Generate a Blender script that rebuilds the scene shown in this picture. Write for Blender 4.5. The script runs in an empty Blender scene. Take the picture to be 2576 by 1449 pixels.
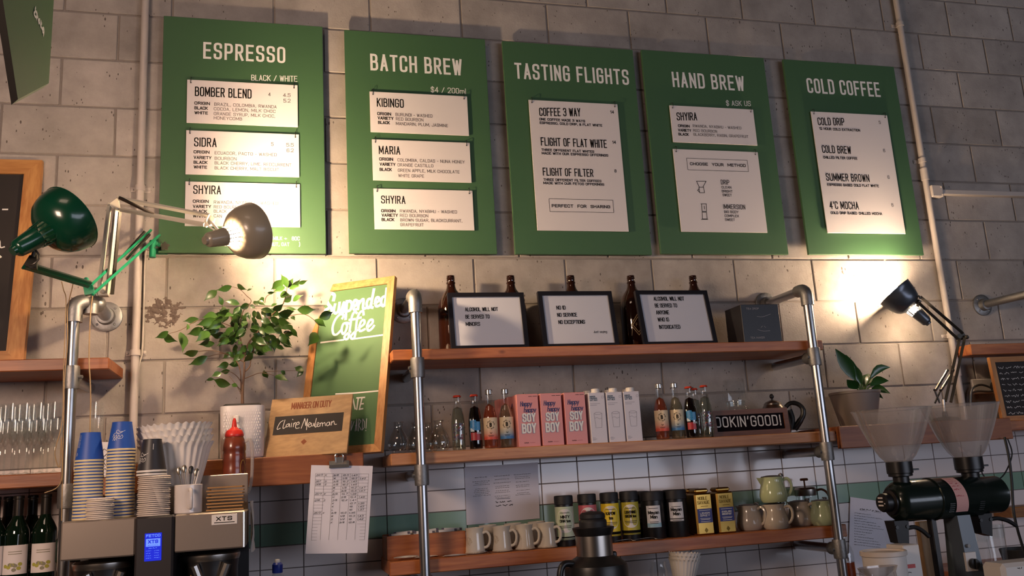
import bpy, math, random
from mathutils import Vector, Matrix
R = random.Random(7)
sc = bpy.context.scene
COL = sc.collection
# ---------------------------------------------------------------- camera
FPX, CX, CY = 2229.05, 1288.0, 724.5
CAM = Vector((0.0, -3.5194, 1.5))
ya, pa, ra = 0.263235544, 0.209012988, -0.0606768929
_r = Vector((math.cos(ya), -math.sin(ya), 0))
FW = Vector((math.sin(ya)*math.cos(pa), math.cos(ya)*math.cos(pa), math.sin(pa)))
_u = _r.cross(FW)
RT = _r*math.cos(ra) + _u*math.sin(ra)
UP = -_r*math.sin(ra) + _u*math.cos(ra)
cd = bpy.data.cameras.new('camera'); cam = bpy.data.objects.new('camera', cd); COL.objects.link(cam)
cd.sensor_fit = 'HORIZONTAL'; cd.sensor_width = 36.0; cd.lens = FPX*36.0/2576.0
cd.clip_start = 0.05
cam.matrix_world = Matrix(((RT.x, UP.x, -FW.x, CAM.x), (RT.y, UP.y, -FW.y, CAM.y), (RT.z, UP.z, -FW.z, CAM.z), (0, 0, 0, 1)))
sc.camera = cam
# ---------------------------------------------------------------- light and exposure
vs = sc.view_settings
vs.view_transform = 'Standard'; vs.look = 'None'; vs.gamma = 1.0; vs.use_curve_mapping = False
vs.exposure = 0.0
sc.cycles.transparent_max_bounces = 24
w = bpy.data.worlds.new('world'); sc.world = w; w.use_nodes = True
w.node_tree.nodes['Background'].inputs[0].default_value = (0.55, 0.68, 1.0, 1)
w.node_tree.nodes['Background'].inputs[1].default_value = 1.0
def area(name, loc, target, sx, sy, power, col):
    l = bpy.data.lights.new(name, 'AREA'); l.shape = 'RECTANGLE'; l.size = sx; l.size_y = sy
    l.energy = power; l.color = col
    o = bpy.data.objects.new(name, l); COL.objects.link(o); o.location = loc
    o.rotation_euler = (Vector(target)-Vector(loc)).to_track_quat('-Z', 'Y').to_euler()
    return o
area('daylight_window_street', (4.5, -7.35, 1.7), (1.6, 0, 1.4), 4.6, 1.8, 82, (0.85, 0.87, 1.0))
area('warm_fill_left', (-1.35, -2.4, 2.2), (-0.5, -0.3, 1.7), 0.5, 0.5, 34, (1.0, 0.70, 0.52))  # added warm fill for the brewer and left wall; no lamp hangs here
area('daylight_window_right', (8.0, -7.35, 2.3), (2.6, 0, 1.6), 1.4, 1.5, 16, (0.80, 0.86, 1.0))
area('warm_fill_overhead', (-0.9, -2.6, 4.3), (0.1, 0, 2.7), 1.0, 0.5, 7, (1.0, 0.70, 0.52))  # weak overhead fill, added to warm the upper wall, not a room fixture
BULB_LEFT, BULB_RIGHT = 2100.0, 660.0

# ---------------------------------------------------------------- pixel rays onto real planes
def ray(px, py):
    return FW + RT*((px-CX)/FPX) - UP*((py-CY)/FPX)
def A(px, py, Y=0.0):
    d = ray(px, py); t = (Y-CAM.y)/d.y
    return CAM + d*t
def mpp(px, py, Y):
    return ((A(px, py, Y)-CAM).dot(FW))/FPX
class Pl:
    """a real plane in the room; uv() gives the plane coordinates seen at a pixel"""
    def __init__(s, O, U, V):
        s.O = Vector(O); s.U = Vector(U).normalized(); s.V = Vector(V).normalized(); s.N = s.U.cross(s.V)
    def uv(s, px, py):
        d = ray(px, py); t = (s.O-CAM).dot(s.N)/d.dot(s.N); q = CAM+d*t-s.O
        return q.dot(s.U), q.dot(s.V)
    def p(s, u, v, n=0.0):
        return s.O+s.U*u+s.V*v+s.N*n
def wallpl(Y, X=0.0, Z=0.0):
    return Pl((X, Y, Z), (1, 0, 0), (0, 0, 1))       # N points to -Y, into the room

# ---------------------------------------------------------------- mesh builder
class MB:
    def __init__(s): s.v = []; s.f = []; s.m = []; s.T = None
    def add(s, vs, fs, mi=0):
        b = len(s.v)
        if s.T is not None: vs = [s.T @ Vector(q) for q in vs]
        s.v += [tuple(q) for q in vs]
        for f in fs: s.f.append(tuple(b+i for i in f)); s.m.append(mi)
        return s
    def box(s, x0, x1, y0, y1, z0, z1, b=0.0, mi=0):
        if b <= 0:
            return s.add([(x, y, z) for x in (x0, x1) for y in (y0, y1) for z in (z0, z1)],
                  [(0, 1, 3, 2), (4, 6, 7, 5), (0, 4, 5, 1), (2, 3, 7, 6), (0, 2, 6, 4), (1, 5, 7, 3)], mi)
        c = ((x0+x1)/2, (y0+y1)/2, (z0+z1)/2); h = (abs(x1-x0)/2, abs(y1-y0)/2, abs(z1-z0)/2)
        b = min(b, min(h)*0.9)
        vv = []; idx = {}
        for sx in (-1, 1):
            for sy in (-1, 1):
                for sz in (-1, 1):
                    for a in range(3):
                        o = [h[0]-b, h[1]-b, h[2]-b]; o[a] = h[a]
                        idx[(sx, sy, sz, a)] = len(vv)
                        vv.append((c[0]+sx*o[0], c[1]+sy*o[1], c[2]+sz*o[2]))
        F = []
        def q(a, sg):
            o = [i for i in range(3) if i != a]
            l = []
            for p, r in ((-1, -1), (1, -1), (1, 1), (-1, 1)):
                k = [0, 0, 0]; k[a] = sg; k[o[0]] = p; k[o[1]] = r
                l.append(idx[(k[0], k[1], k[2], a)])
            flip = (sg > 0) == (a == 1)
            return tuple(reversed(l)) if flip else tuple(l)
        for a in range(3):
            for sg in (-1, 1): F.append(q(a, sg))
        for a in range(3):
            o = [i for i in range(3) if i != a]
            for p in (-1, 1):
                for r in (-1, 1):
                    l = []
                    for sg, ax in ((-1, o[0]), (1, o[0]), (1, o[1]), (-1, o[1])):
                        k = [0, 0, 0]; k[a] = sg; k[o[0]] = p; k[o[1]] = r
                        l.append(idx[(k[0], k[1], k[2], ax)])
                    F.append(tuple(l))
        for sx in (-1, 1):
            for sy in (-1, 1):
                for sz in (-1, 1):
                    F.append(tuple(idx[(sx, sy, sz, a)] for a in range(3)))
        return s.add(vv, F, mi)
    def lathe(s, prof, seg=24, mi=0, sx=1.0, sy=1.0, fl=None, cap0=False, cap1=False):
        vv = []; F = []
        for j, (r, z) in enumerate(prof):
            for i in range(seg):
                t = 2*math.pi*i/seg
                k = r*(1.0 if fl is None else 1+fl(i, j))
                vv.append((k*math.cos(t)*sx, k*math.sin(t)*sy, z))
        n = len(prof)
        for j in range(n-1):
            for i in range(seg):
                a = j*seg+i; b = j*seg+(i+1) % seg
                F.append((a, b, b+seg, a+seg))
        if cap0: F.append(tuple(reversed(range(seg))))
        if cap1: F.append(tuple((n-1)*seg+i for i in range(seg)))
        return s.add(vv, F, mi)
    def tube(s, pts, r, seg=8, mi=0, caps=True):
        P = [Vector(p) for p in pts]; n = len(P)
        rr = r if isinstance(r, (list, tuple)) else [r]*n
        vv = []; F = []; prev = None
        for i in range(n):
            t = (P[min(i+1, n-1)]-P[max(i-1, 0)]).normalized()
            if prev is None:
                a = Vector((0, 0, 1)) if abs(t.z) < .9 else Vector((1, 0, 0)); e = t.cross(a).normalized()
            else:
                e = (prev-t*prev.dot(t)).normalized()
            prev = e; g = t.cross(e)
            for k in range(seg):
                th = 2*math.pi*k/seg
                vv.append(P[i]+(e*math.cos(th)+g*math.sin(th))*rr[i])
        for i in range(n-1):
            for k in range(seg):
                a = i*seg+k; b = i*seg+(k+1) % seg
                F.append((a, b, b+seg, a+seg))
        if caps: F += [tuple(reversed(range(seg))), tuple((n-1)*seg+k for k in range(seg))]
        return s.add(vv, F, mi)
    def ball(s, c, r, seg=16, mi=0, sz=1.0):
        T = s.T; s.T = (T or Matrix()) @ Matrix.Translation(Vector(c))
        n = seg//2
        s.lathe([(max(1e-5, r*math.sin(math.pi*j/n)), -r*sz*math.cos(math.pi*j/n)) for j in range(n+1)], seg, mi)
        s.T = T; return s
    def torus(s, c, nrm, R0, r, seg=20, sub=8, mi=0):
        M = frame(c, nrm); pts = []
        for i in range(seg):
            t = 2*math.pi*i/seg; pts.append(t)
        vv = []; F = []
        for i in range(seg):
            for j in range(sub):
                t = 2*math.pi*i/seg; q = 2*math.pi*j/sub
                vv.append(M @ Vector(((R0+r*math.cos(q))*math.cos(t), (R0+r*math.cos(q))*math.sin(t), r*math.sin(q))))
        for i in range(seg):
            for j in range(sub):
                F.append((i*sub+j, ((i+1) % seg)*sub+j, ((i+1) % seg)*sub+(j+1) % sub, i*sub+(j+1) % sub))
        return s.add(vv, F, mi)
    def quad(s, a, b, c, d, mi=0): return s.add([a, b, c, d], [(0, 1, 2, 3)], mi)
    def slab(s, poly, to3, n0, n1, mi=0):
        """extruded outline: poly in (u, v), to3(u, v, n)"""
        k = len(poly)
        vv = [to3(u, v, n0) for u, v in poly]+[to3(u, v, n1) for u, v in poly]
        F = [tuple(reversed(range(k))), tuple(range(k, 2*k))]
        F += [(i, (i+1) % k, k+(i+1) % k, k+i) for i in range(k)]
        return s.add(vv, F, mi)
    def ribbon(s, pts, wd, to3, n=0.0, mi=0, ext=0.0):
        """a flat painted stroke in (u, v)"""
        P = [Vector((a, b)) for a, b in pts]
        Q = [P[0]]
        for p in P[1:]:
            if (p-Q[-1]).length > 1e-7: Q.append(p)
        if len(Q) < 2: return s
        closed = (Q[0]-Q[-1]).length < 1e-6
        h = wd/2; run = [Q[0]]; whole = True
        def flush(run):
            if len(run) < 2: return
            L = []; m = len(run); cl = closed and whole
            for i in range(m):
                d0 = (run[i]-run[i-1]).normalized() if i else (run[1]-run[0]).normalized()
                d1 = (run[i+1]-run[i]).normalized() if i < m-1 else d0
                if cl and i in (0, m-1): d0 = (run[m-1]-run[m-2]).normalized(); d1 = (run[1]-run[0]).normalized()
                n0 = Vector((-d0.y, d0.x)); n1 = Vector((-d1.y, d1.x)); a = n0+n1
                if a.length < 1e-6: a = n0
                a.normalize(); k = h/max(.5, a.dot(n0)); p = run[i]
                if i == 0 and not cl: p = p-d1*ext
                if i == m-1 and not cl: p = p+d0*ext
                L.append((p+a*k, p-a*k))
            vv = []; s.k = (getattr(s, 'k', 0)+1) % 9; nn = n+s.k*.00004
            for a, b in L: vv += [to3(a.x, a.y, nn), to3(b.x, b.y, nn)]
            s.add(vv, [(2*i+1, 2*i+3, 2*i+2, 2*i) for i in range(m-1)], mi)
        for i in range(1, len(Q)):
            run.append(Q[i])
            if i < len(Q)-1:
                d0 = (Q[i]-Q[i-1]).normalized(); d1 = (Q[i+1]-Q[i]).normalized()
                if d0.dot(d1) < .35: whole = False; flush(run); run = [Q[i]]
        flush(run)
        return s
def frame(c, z, x=None):
    z = Vector(z).normalized()
    a = Vector(x) if x is not None else (Vector((0, 0, 1)) if abs(z.z) < .95 else Vector((0, 1, 0)))
    xx = (a-z*a.dot(z)).normalized(); yy = z.cross(xx)
    return Matrix(((xx.x, yy.x, z.x, c[0]), (xx.y, yy.y, z.y, c[1]), (xx.z, yy.z, z.z, c[2]), (0, 0, 0, 1)))
def smooth(pts, k=4):
    P = [Vector(p) for p in pts]
    if len(P) < 3: return [tuple(p) for p in P]
    out = []
    for i in range(len(P)-1):
        a = P[max(i-1, 0)]; b = P[i]; c = P[i+1]; d = P[min(i+2, len(P)-1)]
        for j in range(k):
            t = j/k
            out.append(tuple(.5*((2*b)+(c-a)*t+(2*a-5*b+4*c-d)*t*t+(3*b-a-3*c+d)*t**3)))
    out.append(tuple(P[-1])); return out

# ---------------------------------------------------------------- objects
def obj(name, mb, mats, parent=None, sharp=32, world=False, flat=False):
    me = bpy.data.meshes.new(name)
    vv = mb.v
    if world and parent is not None:
        q = parent
        while q.parent: q = q.parent
        L = q.location; vv = [(a-L.x, b-L.y, c-L.z) for a, b, c in vv]
    me.from_pydata(vv, [], mb.f)
    if not isinstance(mats, (list, tuple)): mats = [mats]
    for m in mats: me.materials.append(m)
    if len(mats) > 1: me.polygons.foreach_set('material_index', mb.m)
    me.validate(); me.update()
    if not flat:
        me.polygons.foreach_set('use_smooth', [True]*len(me.polygons))
        me.set_sharp_from_angle(angle=math.radians(sharp))
    o = bpy.data.objects.new(name, me); COL.objects.link(o)
    if parent is not None: o.parent = parent
    return o
def recenter(o):
    """put a single-mesh thing's origin at its base"""
    me = o.data; n = len(me.vertices)
    xs = [v.co.x for v in me.vertices]; ys = [v.co.y for v in me.vertices]; zs = [v.co.z for v in me.vertices]
    c = Vector(((min(xs)+max(xs))/2, (min(ys)+max(ys))/2, min(zs)))
    me.transform(Matrix.Translation(-c)); o.location = o.location + c
    return o
def tag(o, label, cat, group=None):
    o['label'] = label; o['category'] = cat
    if group: o['group'] = group
    return o
def thing(name, label, cat, loc=(0, 0, 0), rotz=0.0, group=None):
    o = bpy.data.objects.new(name, None); COL.objects.link(o)
    o.empty_display_size = .05; o.location = loc; o.rotation_euler = (0, 0, rotz)
    return tag(o, label, cat, group)
def struct(name, mb, mats, **k):
    o = obj(name, mb, mats, **k); o['kind'] = 'structure'; return o
def dup(root, loc, label, rotz=None, group=None):
    r = root.copy(); COL.objects.link(r); r.location = loc; r['label'] = label
    if rotz is not None: r.rotation_euler = (0, 0, rotz)
    if group: r['group'] = group
    for ch in list(root.children):
        c = ch.copy(); COL.objects.link(c); c.parent = r
        for g in list(ch.children):
            d = g.copy(); COL.objects.link(d); d.parent = c
    return r
ORD = ['topmost', 'second', 'third', 'fourth', 'fifth', 'sixth', 'seventh', 'eighth', 'ninth', 'tenth', 'eleventh', 'twelfth',
       'thirteenth', 'fourteenth', 'fifteenth', 'sixteenth', 'seventeenth', 'eighteenth', 'nineteenth', 'twentieth', 'twenty-first', 'twenty-second',
       'twenty-third', 'twenty-fourth']

# ---------------------------------------------------------------- materials
def lin(c):
    if isinstance(c, str):
        c = tuple(int(c[i:i+2], 16)/255 for i in (0, 2, 4))
    return tuple((x/12.92 if x <= .04045 else ((x+.055)/1.055)**2.4) for x in c)+(1,)
def mat(name, col, rough=.5, metal=0.0, bump=0.0, bscale=60.0, var=0.0, emit=0.0, spec=.5, coat=0.0, trans=0.0, island=0.0, stretch=None):
    m = bpy.data.materials.new(name); m.use_nodes = True
    nt = m.node_tree; b = nt.nodes['Principled BSDF']; c = lin(col)
    b.inputs['Base Color'].default_value = c; b.inputs['Roughness'].default_value = rough
    b.inputs['Metallic'].default_value = metal; b.inputs['Specular IOR Level'].default_value = spec
    b.inputs['Coat Weight'].default_value = coat
    b.inputs['Transmission Weight'].default_value = trans
    if emit:
        b.inputs['Emission Color'].default_value = c; b.inputs['Emission Strength'].default_value = emit
    if bump or var:
        tc = nt.nodes.new('ShaderNodeTexCoord'); n = nt.nodes.new('ShaderNodeTexNoise')
        n.inputs['Scale'].default_value = bscale; n.inputs['Detail'].default_value = 5
        if stretch:
            mp = nt.nodes.new('ShaderNodeMapping'); mp.inputs['Scale'].default_value = stretch
            nt.links.new(tc.outputs['Object'], mp.inputs[0]); nt.links.new(mp.outputs[0], n.inputs[0])
        else: nt.links.new(tc.outputs['Object'], n.inputs[0])
        if bump:
            bp = nt.nodes.new('ShaderNodeBump'); bp.inputs['Strength'].default_value = bump; bp.inputs['Distance'].default_value = .004
            nt.links.new(n.outputs[0], bp.inputs['Height']); nt.links.new(bp.outputs[0], b.inputs['Normal'])
        if var:
            mx = nt.nodes.new('ShaderNodeMix'); mx.data_type = 'RGBA'
            mx.inputs[6].default_value = tuple(x*(1-var) for x in c[:3])+(1,); mx.inputs[7].default_value = tuple(min(1, x*(1+var)) for x in c[:3])+(1,)
            nt.links.new(n.outputs[0], mx.inputs[0]); nt.links.new(mx.outputs[2], b.inputs['Base Color'])
    return m
def wood(name, c0, c1, scale=1.0, rough=.5, axis='X', knots=True):
    m = bpy.data.materials.new(name); m.use_nodes = True
    nt = m.node_tree; b = nt.nodes['Principled BSDF']; N = nt.nodes.new; L = nt.links.new
    tc = N('ShaderNodeTexCoord'); mp = N('ShaderNodeMapping')
    s = {'X': (1.2, 14, 14), 'Z': (14, 14, 1.2), 'Y': (14, 1.2, 14)}[axis]
    mp.inputs['Scale'].default_value = tuple(x*scale for x in s); L(tc.outputs['Object'], mp.inputs[0])
    n = N('ShaderNodeTexNoise'); n.inputs['Scale'].default_value = 2.2; n.inputs['Detail'].default_value = 8; n.inputs['Distortion'].default_value = .8
    L(mp.outputs[0], n.inputs[0])
    n2 = N('ShaderNodeTexNoise'); n2.inputs['Scale'].default_value = 9; n2.inputs['Detail'].default_value = 4; L(mp.outputs[0], n2.inputs[0])
    ad = N('ShaderNodeMath'); ad.operation = 'MULTIPLY_ADD'; L(n2.outputs[0], ad.inputs[0]); ad.inputs[1].default_value = .45; L(n.outputs[0], ad.inputs[2])
    cr = N('ShaderNodeValToRGB'); cr.color_ramp.elements[0].position = .52; cr.color_ramp.elements[1].position = .9
    cr.color_ramp.elements[0].color = lin(c0); cr.color_ramp.elements[1].color = lin(c1)
    L(ad.outputs[0], cr.inputs[0])
    out = cr.outputs[0]
    if knots:
        vo = N('ShaderNodeTexVoronoi'); vo.inputs['Scale'].default_value = 5.5; vo.inputs['Randomness'].default_value = 1
        mp2 = N('ShaderNodeMapping'); mp2.inputs['Scale'].default_value = (.8, 1.5, 1.5); L(tc.outputs['Object'], mp2.inputs[0]); L(mp2.outputs[0], vo.inputs[0])
        kr = N('ShaderNodeValToRGB'); kr.color_ramp.elements[0].position = .03; kr.color_ramp.elements[1].position = .085
        kr.color_ramp.elements[0].color = (.25, .2, .18, 1); kr.color_ramp.elements[1].color = (1, 1, 1, 1)
        L(vo.outputs['Distance'], kr.inputs[0])
        mx = N('ShaderNodeMix'); mx.data_type = 'RGBA'; mx.blend_type = 'MULTIPLY'; mx.inputs[0].default_value = .8
        L(out, mx.inputs[6]); L(kr.outputs[0], mx.inputs[7]); out = mx.outputs[2]
    L(out, b.inputs['Base Color']); b.inputs['Roughness'].default_value = rough
    bp = N('ShaderNodeBump'); bp.inputs['Strength'].default_value = .12; bp.inputs['Distance'].default_value = .003
    L(n2.outputs[0], bp.inputs['Height']); L(bp.outputs[0], b.inputs['Normal'])
    return m
def glass(name, tint=(1, 1, 1), refl=.10, rough=.03, edge=.55, haze=0.0, hcol='ffffff'):
    """thin clear glass: see-through with a fresnel reflection"""
    m = bpy.data.materials.new(name); m.use_nodes = True
    nt = m.node_tree; N = nt.nodes.new; L = nt.links.new
    nt.nodes.remove(nt.nodes['Principled BSDF']); out = nt.nodes['Material Output']
    t = N('ShaderNodeBsdfTransparent'); t.inputs[0].default_value = tuple(tint)+(1,)
    g = N('ShaderNodeBsdfGlossy'); g.inputs['Roughness'].default_value = rough; g.inputs[0].default_value = (1, 1, 1, 1)
    lw = N('ShaderNodeLayerWeight'); lw.inputs[0].default_value = .35
    mr = N('ShaderNodeMapRange'); mr.inputs[3].default_value = refl; mr.inputs[4].default_value = edge
    L(lw.outputs['Facing'], mr.inputs[0])
    a = t
    if haze:
        d = N('ShaderNodeBsdfDiffuse'); d.inputs[0].default_value = lin(hcol)
        h = N('ShaderNodeMixShader'); h.inputs[0].default_value = haze; L(t.outputs[0], h.inputs[1]); L(d.outputs[0], h.inputs[2]); a = h
    mx = N('ShaderNodeMixShader'); L(mr.outputs[0], mx.inputs[0]); L(a.outputs[0], mx.inputs[1]); L(g.outputs[0], mx.inputs[2])
    L(mx.outputs[0], out.inputs[0]); return m
def block_material():
    m = bpy.data.materials.new('concrete_block'); m.use_nodes = True
    nt = m.node_tree; b = nt.nodes['Principled BSDF']; N = nt.nodes.new; L = nt.links.new
    tc = N('ShaderNodeTexCoord'); geo = N('ShaderNodeNewGeometry')
    n = N('ShaderNodeTexNoise'); n.inputs['Scale'].default_value = 5; n.inputs['Detail'].default_value = 8; n.inputs['Roughness'].default_value = .65; L(tc.outputs['Object'], n.inputs[0])
    fine = N('ShaderNodeTexNoise'); fine.inputs['Scale'].default_value = 140; fine.inputs['Detail'].default_value = 3; L(tc.outputs['Object'], fine.inputs[0])
    cr = N('ShaderNodeValToRGB'); cr.color_ramp.elements[0].color = lin('8e8681'); cr.color_ramp.elements[1].color = lin('b5aca5')
    cr.color_ramp.elements[0].position = .3; cr.color_ramp.elements[1].position = .72; L(n.outputs[0], cr.inputs[0])
    isl = N('ShaderNodeMapRange'); isl.inputs[3].default_value = .86; isl.inputs[4].default_value = 1.08; L(geo.outputs['Random Per Island'], isl.inputs[0])
    vm = N('ShaderNodeVectorMath'); vm.operation = 'SCALE'; L(cr.outputs[0], vm.inputs[0]); L(isl.outputs[0], vm.inputs['Scale'])
    # small open pits in the block face
    mpv = N('ShaderNodeMapping'); mpv.inputs['Scale'].default_value = (1, 1, .45); L(tc.outputs['Object'], mpv.inputs[0])
    vo = N('ShaderNodeTexVoronoi'); vo.inputs['Scale'].default_value = 75; L(mpv.outputs[0], vo.inputs[0])
    den = N('ShaderNodeTexNoise'); den.inputs['Scale'].default_value = 16; den.inputs['Detail'].default_value = 3; L(tc.outputs['Object'], den.inputs[0])
    thr = N('ShaderNodeMapRange'); thr.inputs[1].default_value = .45; thr.inputs[2].default_value = .75; thr.inputs[3].default_value = .0; thr.inputs[4].default_value = .30; L(den.outputs[0], thr.inputs[0])
    lt = N('ShaderNodeMath'); lt.operation = 'LESS_THAN'; L(vo.outputs['Distance'], lt.inputs[0]); L(thr.outputs[0], lt.inputs[1])
    mx = N('ShaderNodeMix'); mx.data_type = 'RGBA'; L(lt.outputs[0], mx.inputs[0]); L(vm.outputs[0], mx.inputs[6]); mx.inputs[7].default_value = lin('5d5550')
    L(mx.outputs[2], b.inputs['Base Color']); b.inputs['Roughness'].default_value = .9; b.inputs['Specular IOR Level'].default_value = .2
    hs = N('ShaderNodeMath'); hs.operation = 'MULTIPLY_ADD'; L(lt.outputs[0], hs.inputs[0]); hs.inputs[1].default_value = -.8; L(fine.outputs[0], hs.inputs[2])
    bp = N('ShaderNodeBump'); bp.inputs['Strength'].default_value = .35; bp.inputs['Distance'].default_value = .003
    L(hs.outputs[0], bp.inputs['Height']); L(bp.outputs[0], b.inputs['Normal'])
    return m
M = {}
M['block'] = block_material()
M['mortar'] = mat('mortar', '8c827b', .95, bump=.3, bscale=90, var=.12)
M['tile'] = mat('white_tile', 'e2d9d7', .12, var=.03, bscale=3, spec=.5)
M['tile_green'] = mat('sage_tile', '7f9f8d', .12, var=.04, bscale=3)
M['grout'] = mat('grout', '6f6663', .9)
M['shelf'] = wood('shelf_pine', '96512c', 'bd7544', 1.0, .42)
M['shelf_dark'] = wood('shelf_pine_dark', '7a4022', '9a5c34', 1.0, .45)
M['shelf_pale'] = wood('shelf_pine_pale', 'a86c45', 'cc9466', 1.0, .42)
M['frame_wood'] = wood('frame_wood', '9c612f', 'c08a50', 1.2, .5, 'Z', False)
M['frame_wood_h'] = wood('frame_wood_h', '9c612f', 'c08a50', 1.2, .5, 'X', False)
M['ply'] = wood('plywood', '94704a', 'b08a5e', 1.0, .5, 'X', False)
M['tray_wood'] = wood('tray_wood', '8b4a24', 'ad6838', 1.4, .5, 'X', False)
M['green'] = mat('green_board', '3b5f3d', .6, bump=.02, bscale=300)
M['board_edge'] = mat('board_edge', '1f4527', .6)
M['card'] = mat('white_card', 'ded6d6', .6, spec=.2)
M['paper'] = mat('paper', 'dfdbe4', .8)
M['white_ink'] = mat('white_ink', 'e9e6e2', .6)
M['black_ink'] = mat('black_ink', '120f0c', .8, spec=.1)
M['grey_ink'] = mat('grey_ink', '4e4846', .8, spec=.1)
M['brown_ink'] = mat('burnt_lettering', '7c3f1d', .7)
M['galv'] = mat('galvanised_pipe', 'b4b4b6', .28, 1.0, bump=.03, bscale=40, var=.12)
M['cast'] = mat('cast_fitting', '8f8e8e', .5, .9, bump=.25, bscale=110, var=.15)
M['steel'] = mat('brushed_steel', 'a9a39d', .30, 1.0, var=.06, bscale=60, stretch=(1, 1, 40))
M['chrome'] = mat('chrome', 'd0cecb', .14, .8)
M['white_pipe'] = mat('painted_conduit', 'b8aea8', .45, var=.05, bscale=30)
M['black'] = mat('black_plastic', '151416', .38)
M['black_soft'] = mat('black_matte', '1b1a1d', .6)
M['black_gloss'] = mat('black_gloss', '0d0c0e', .15)
M['slate'] = mat('chalkboard', '26201f', .75, var=.25, bscale=6)
M['chalk'] = mat('chalk', 'ddd8d4', .9)
M['lamp_green'] = mat('lamp_green_enamel', '083625', .22, coat=.3)
M['arm_green'] = mat('arm_green', '1e8a62', .35)
M['lamp_cream'] = mat('lamp_cream_enamel', '8a8070', .32, coat=.2)
M['arm_cream'] = mat('arm_cream', 'cdc4b2', .35)
M['lamp_grey'] = mat('lamp_grey_enamel', '565c66', .28, .5)
M['arm_grey'] = mat('arm_grey', '4c4843', .35, .7)
M['spring'] = mat('spring_steel', '9a938a', .3, 1.0)
def emit_mat(name, col, s):
    m = bpy.data.materials.new(name); m.use_nodes = True; nt = m.node_tree
    nt.nodes.remove(nt.nodes['Principled BSDF']); e = nt.nodes.new('ShaderNodeEmission')
    e.inputs[0].default_value = tuple(col)+(1,); e.inputs[1].default_value = s
    nt.links.new(e.outputs[0], nt.nodes['Material Output'].inputs[0]); return m
M['bulb_l'] = emit_mat('lit_bulb_left', (1.0, .70, .42), BULB_LEFT)
M['bulb_r'] = emit_mat('lit_bulb_right', (1.0, .72, .46), BULB_RIGHT)
M['glass_bright'] = glass('thick_clear_glass', (.90, .93, .93), .06, .02, .55)
M['glass'] = glass('clear_glass', (.95, .97, .97), .03, .02, .34)
M['glass_dim'] = glass('frosted_plastic', (.88, .87, .86), .06, .08, .42, .34, 'd2c8c4')
M['amber'] = mat('amber_glass', '24100a', .06, spec=.6, coat=.5)
M['soil'] = mat('potting_soil', '1b1411', .9, bump=.5, bscale=90)
M['white_pot'] = mat('white_ceramic', 'd2cdcf', .35)
M['cream_cer'] = mat('cream_ceramic', 'cfc6b8', .15, coat=.3)
M['sage_cer'] = mat('pale_green_ceramic', 'bcc79c', .15, coat=.3)
M['grey_cer'] = mat('warm_grey_ceramic', 'b9aea2', .18, coat=.3)
M['plastic_white'] = mat('white_plastic', 'ddd6d0', .4)
M['lid_white'] = mat('lid_plastic', 'd8cbc0', .45)
M['cup_blue'] = mat('blue_paper', '1f4ea6', .5)
M['cup_rim'] = mat('cup_rim_paper', 'd8c69a', .6)
M['cup_black'] = mat('charcoal_paper', '2c2a2e', .45)
M['twine'] = mat('twine', 'a58a68', .9)
M['cable'] = mat('cable_black', '141314', .5)
M['cable_w'] = mat('cable_white', 'bdb3aa', .5)
M['filter'] = mat('filter_paper', 'e6dfd8', .85)
M['kraft'] = mat('corrugated_card', 'a67a49', .8, var=.15, bscale=40)
M['leaf'] = mat('ficus_leaf', '34521e', .32, var=.35, bscale=14, coat=.15)
M['leaf2'] = mat('lily_leaf', '2c5526', .3, var=.3, bscale=14, coat=.2)
M['bark'] = mat('bark', '6b5140', .85, var=.2, bscale=40)
M['room'] = mat('room_paint', '6d625c', .9)
M['ceil'] = mat('ceiling_paint', '3c3835', .9)
M['floor'] = mat('floor_concrete', '6a625b', .5, var=.15, bscale=3)
M['gold'] = mat('gold_tin', 'b08d4a', .28, 1.0, var=.08, bscale=12)
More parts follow.
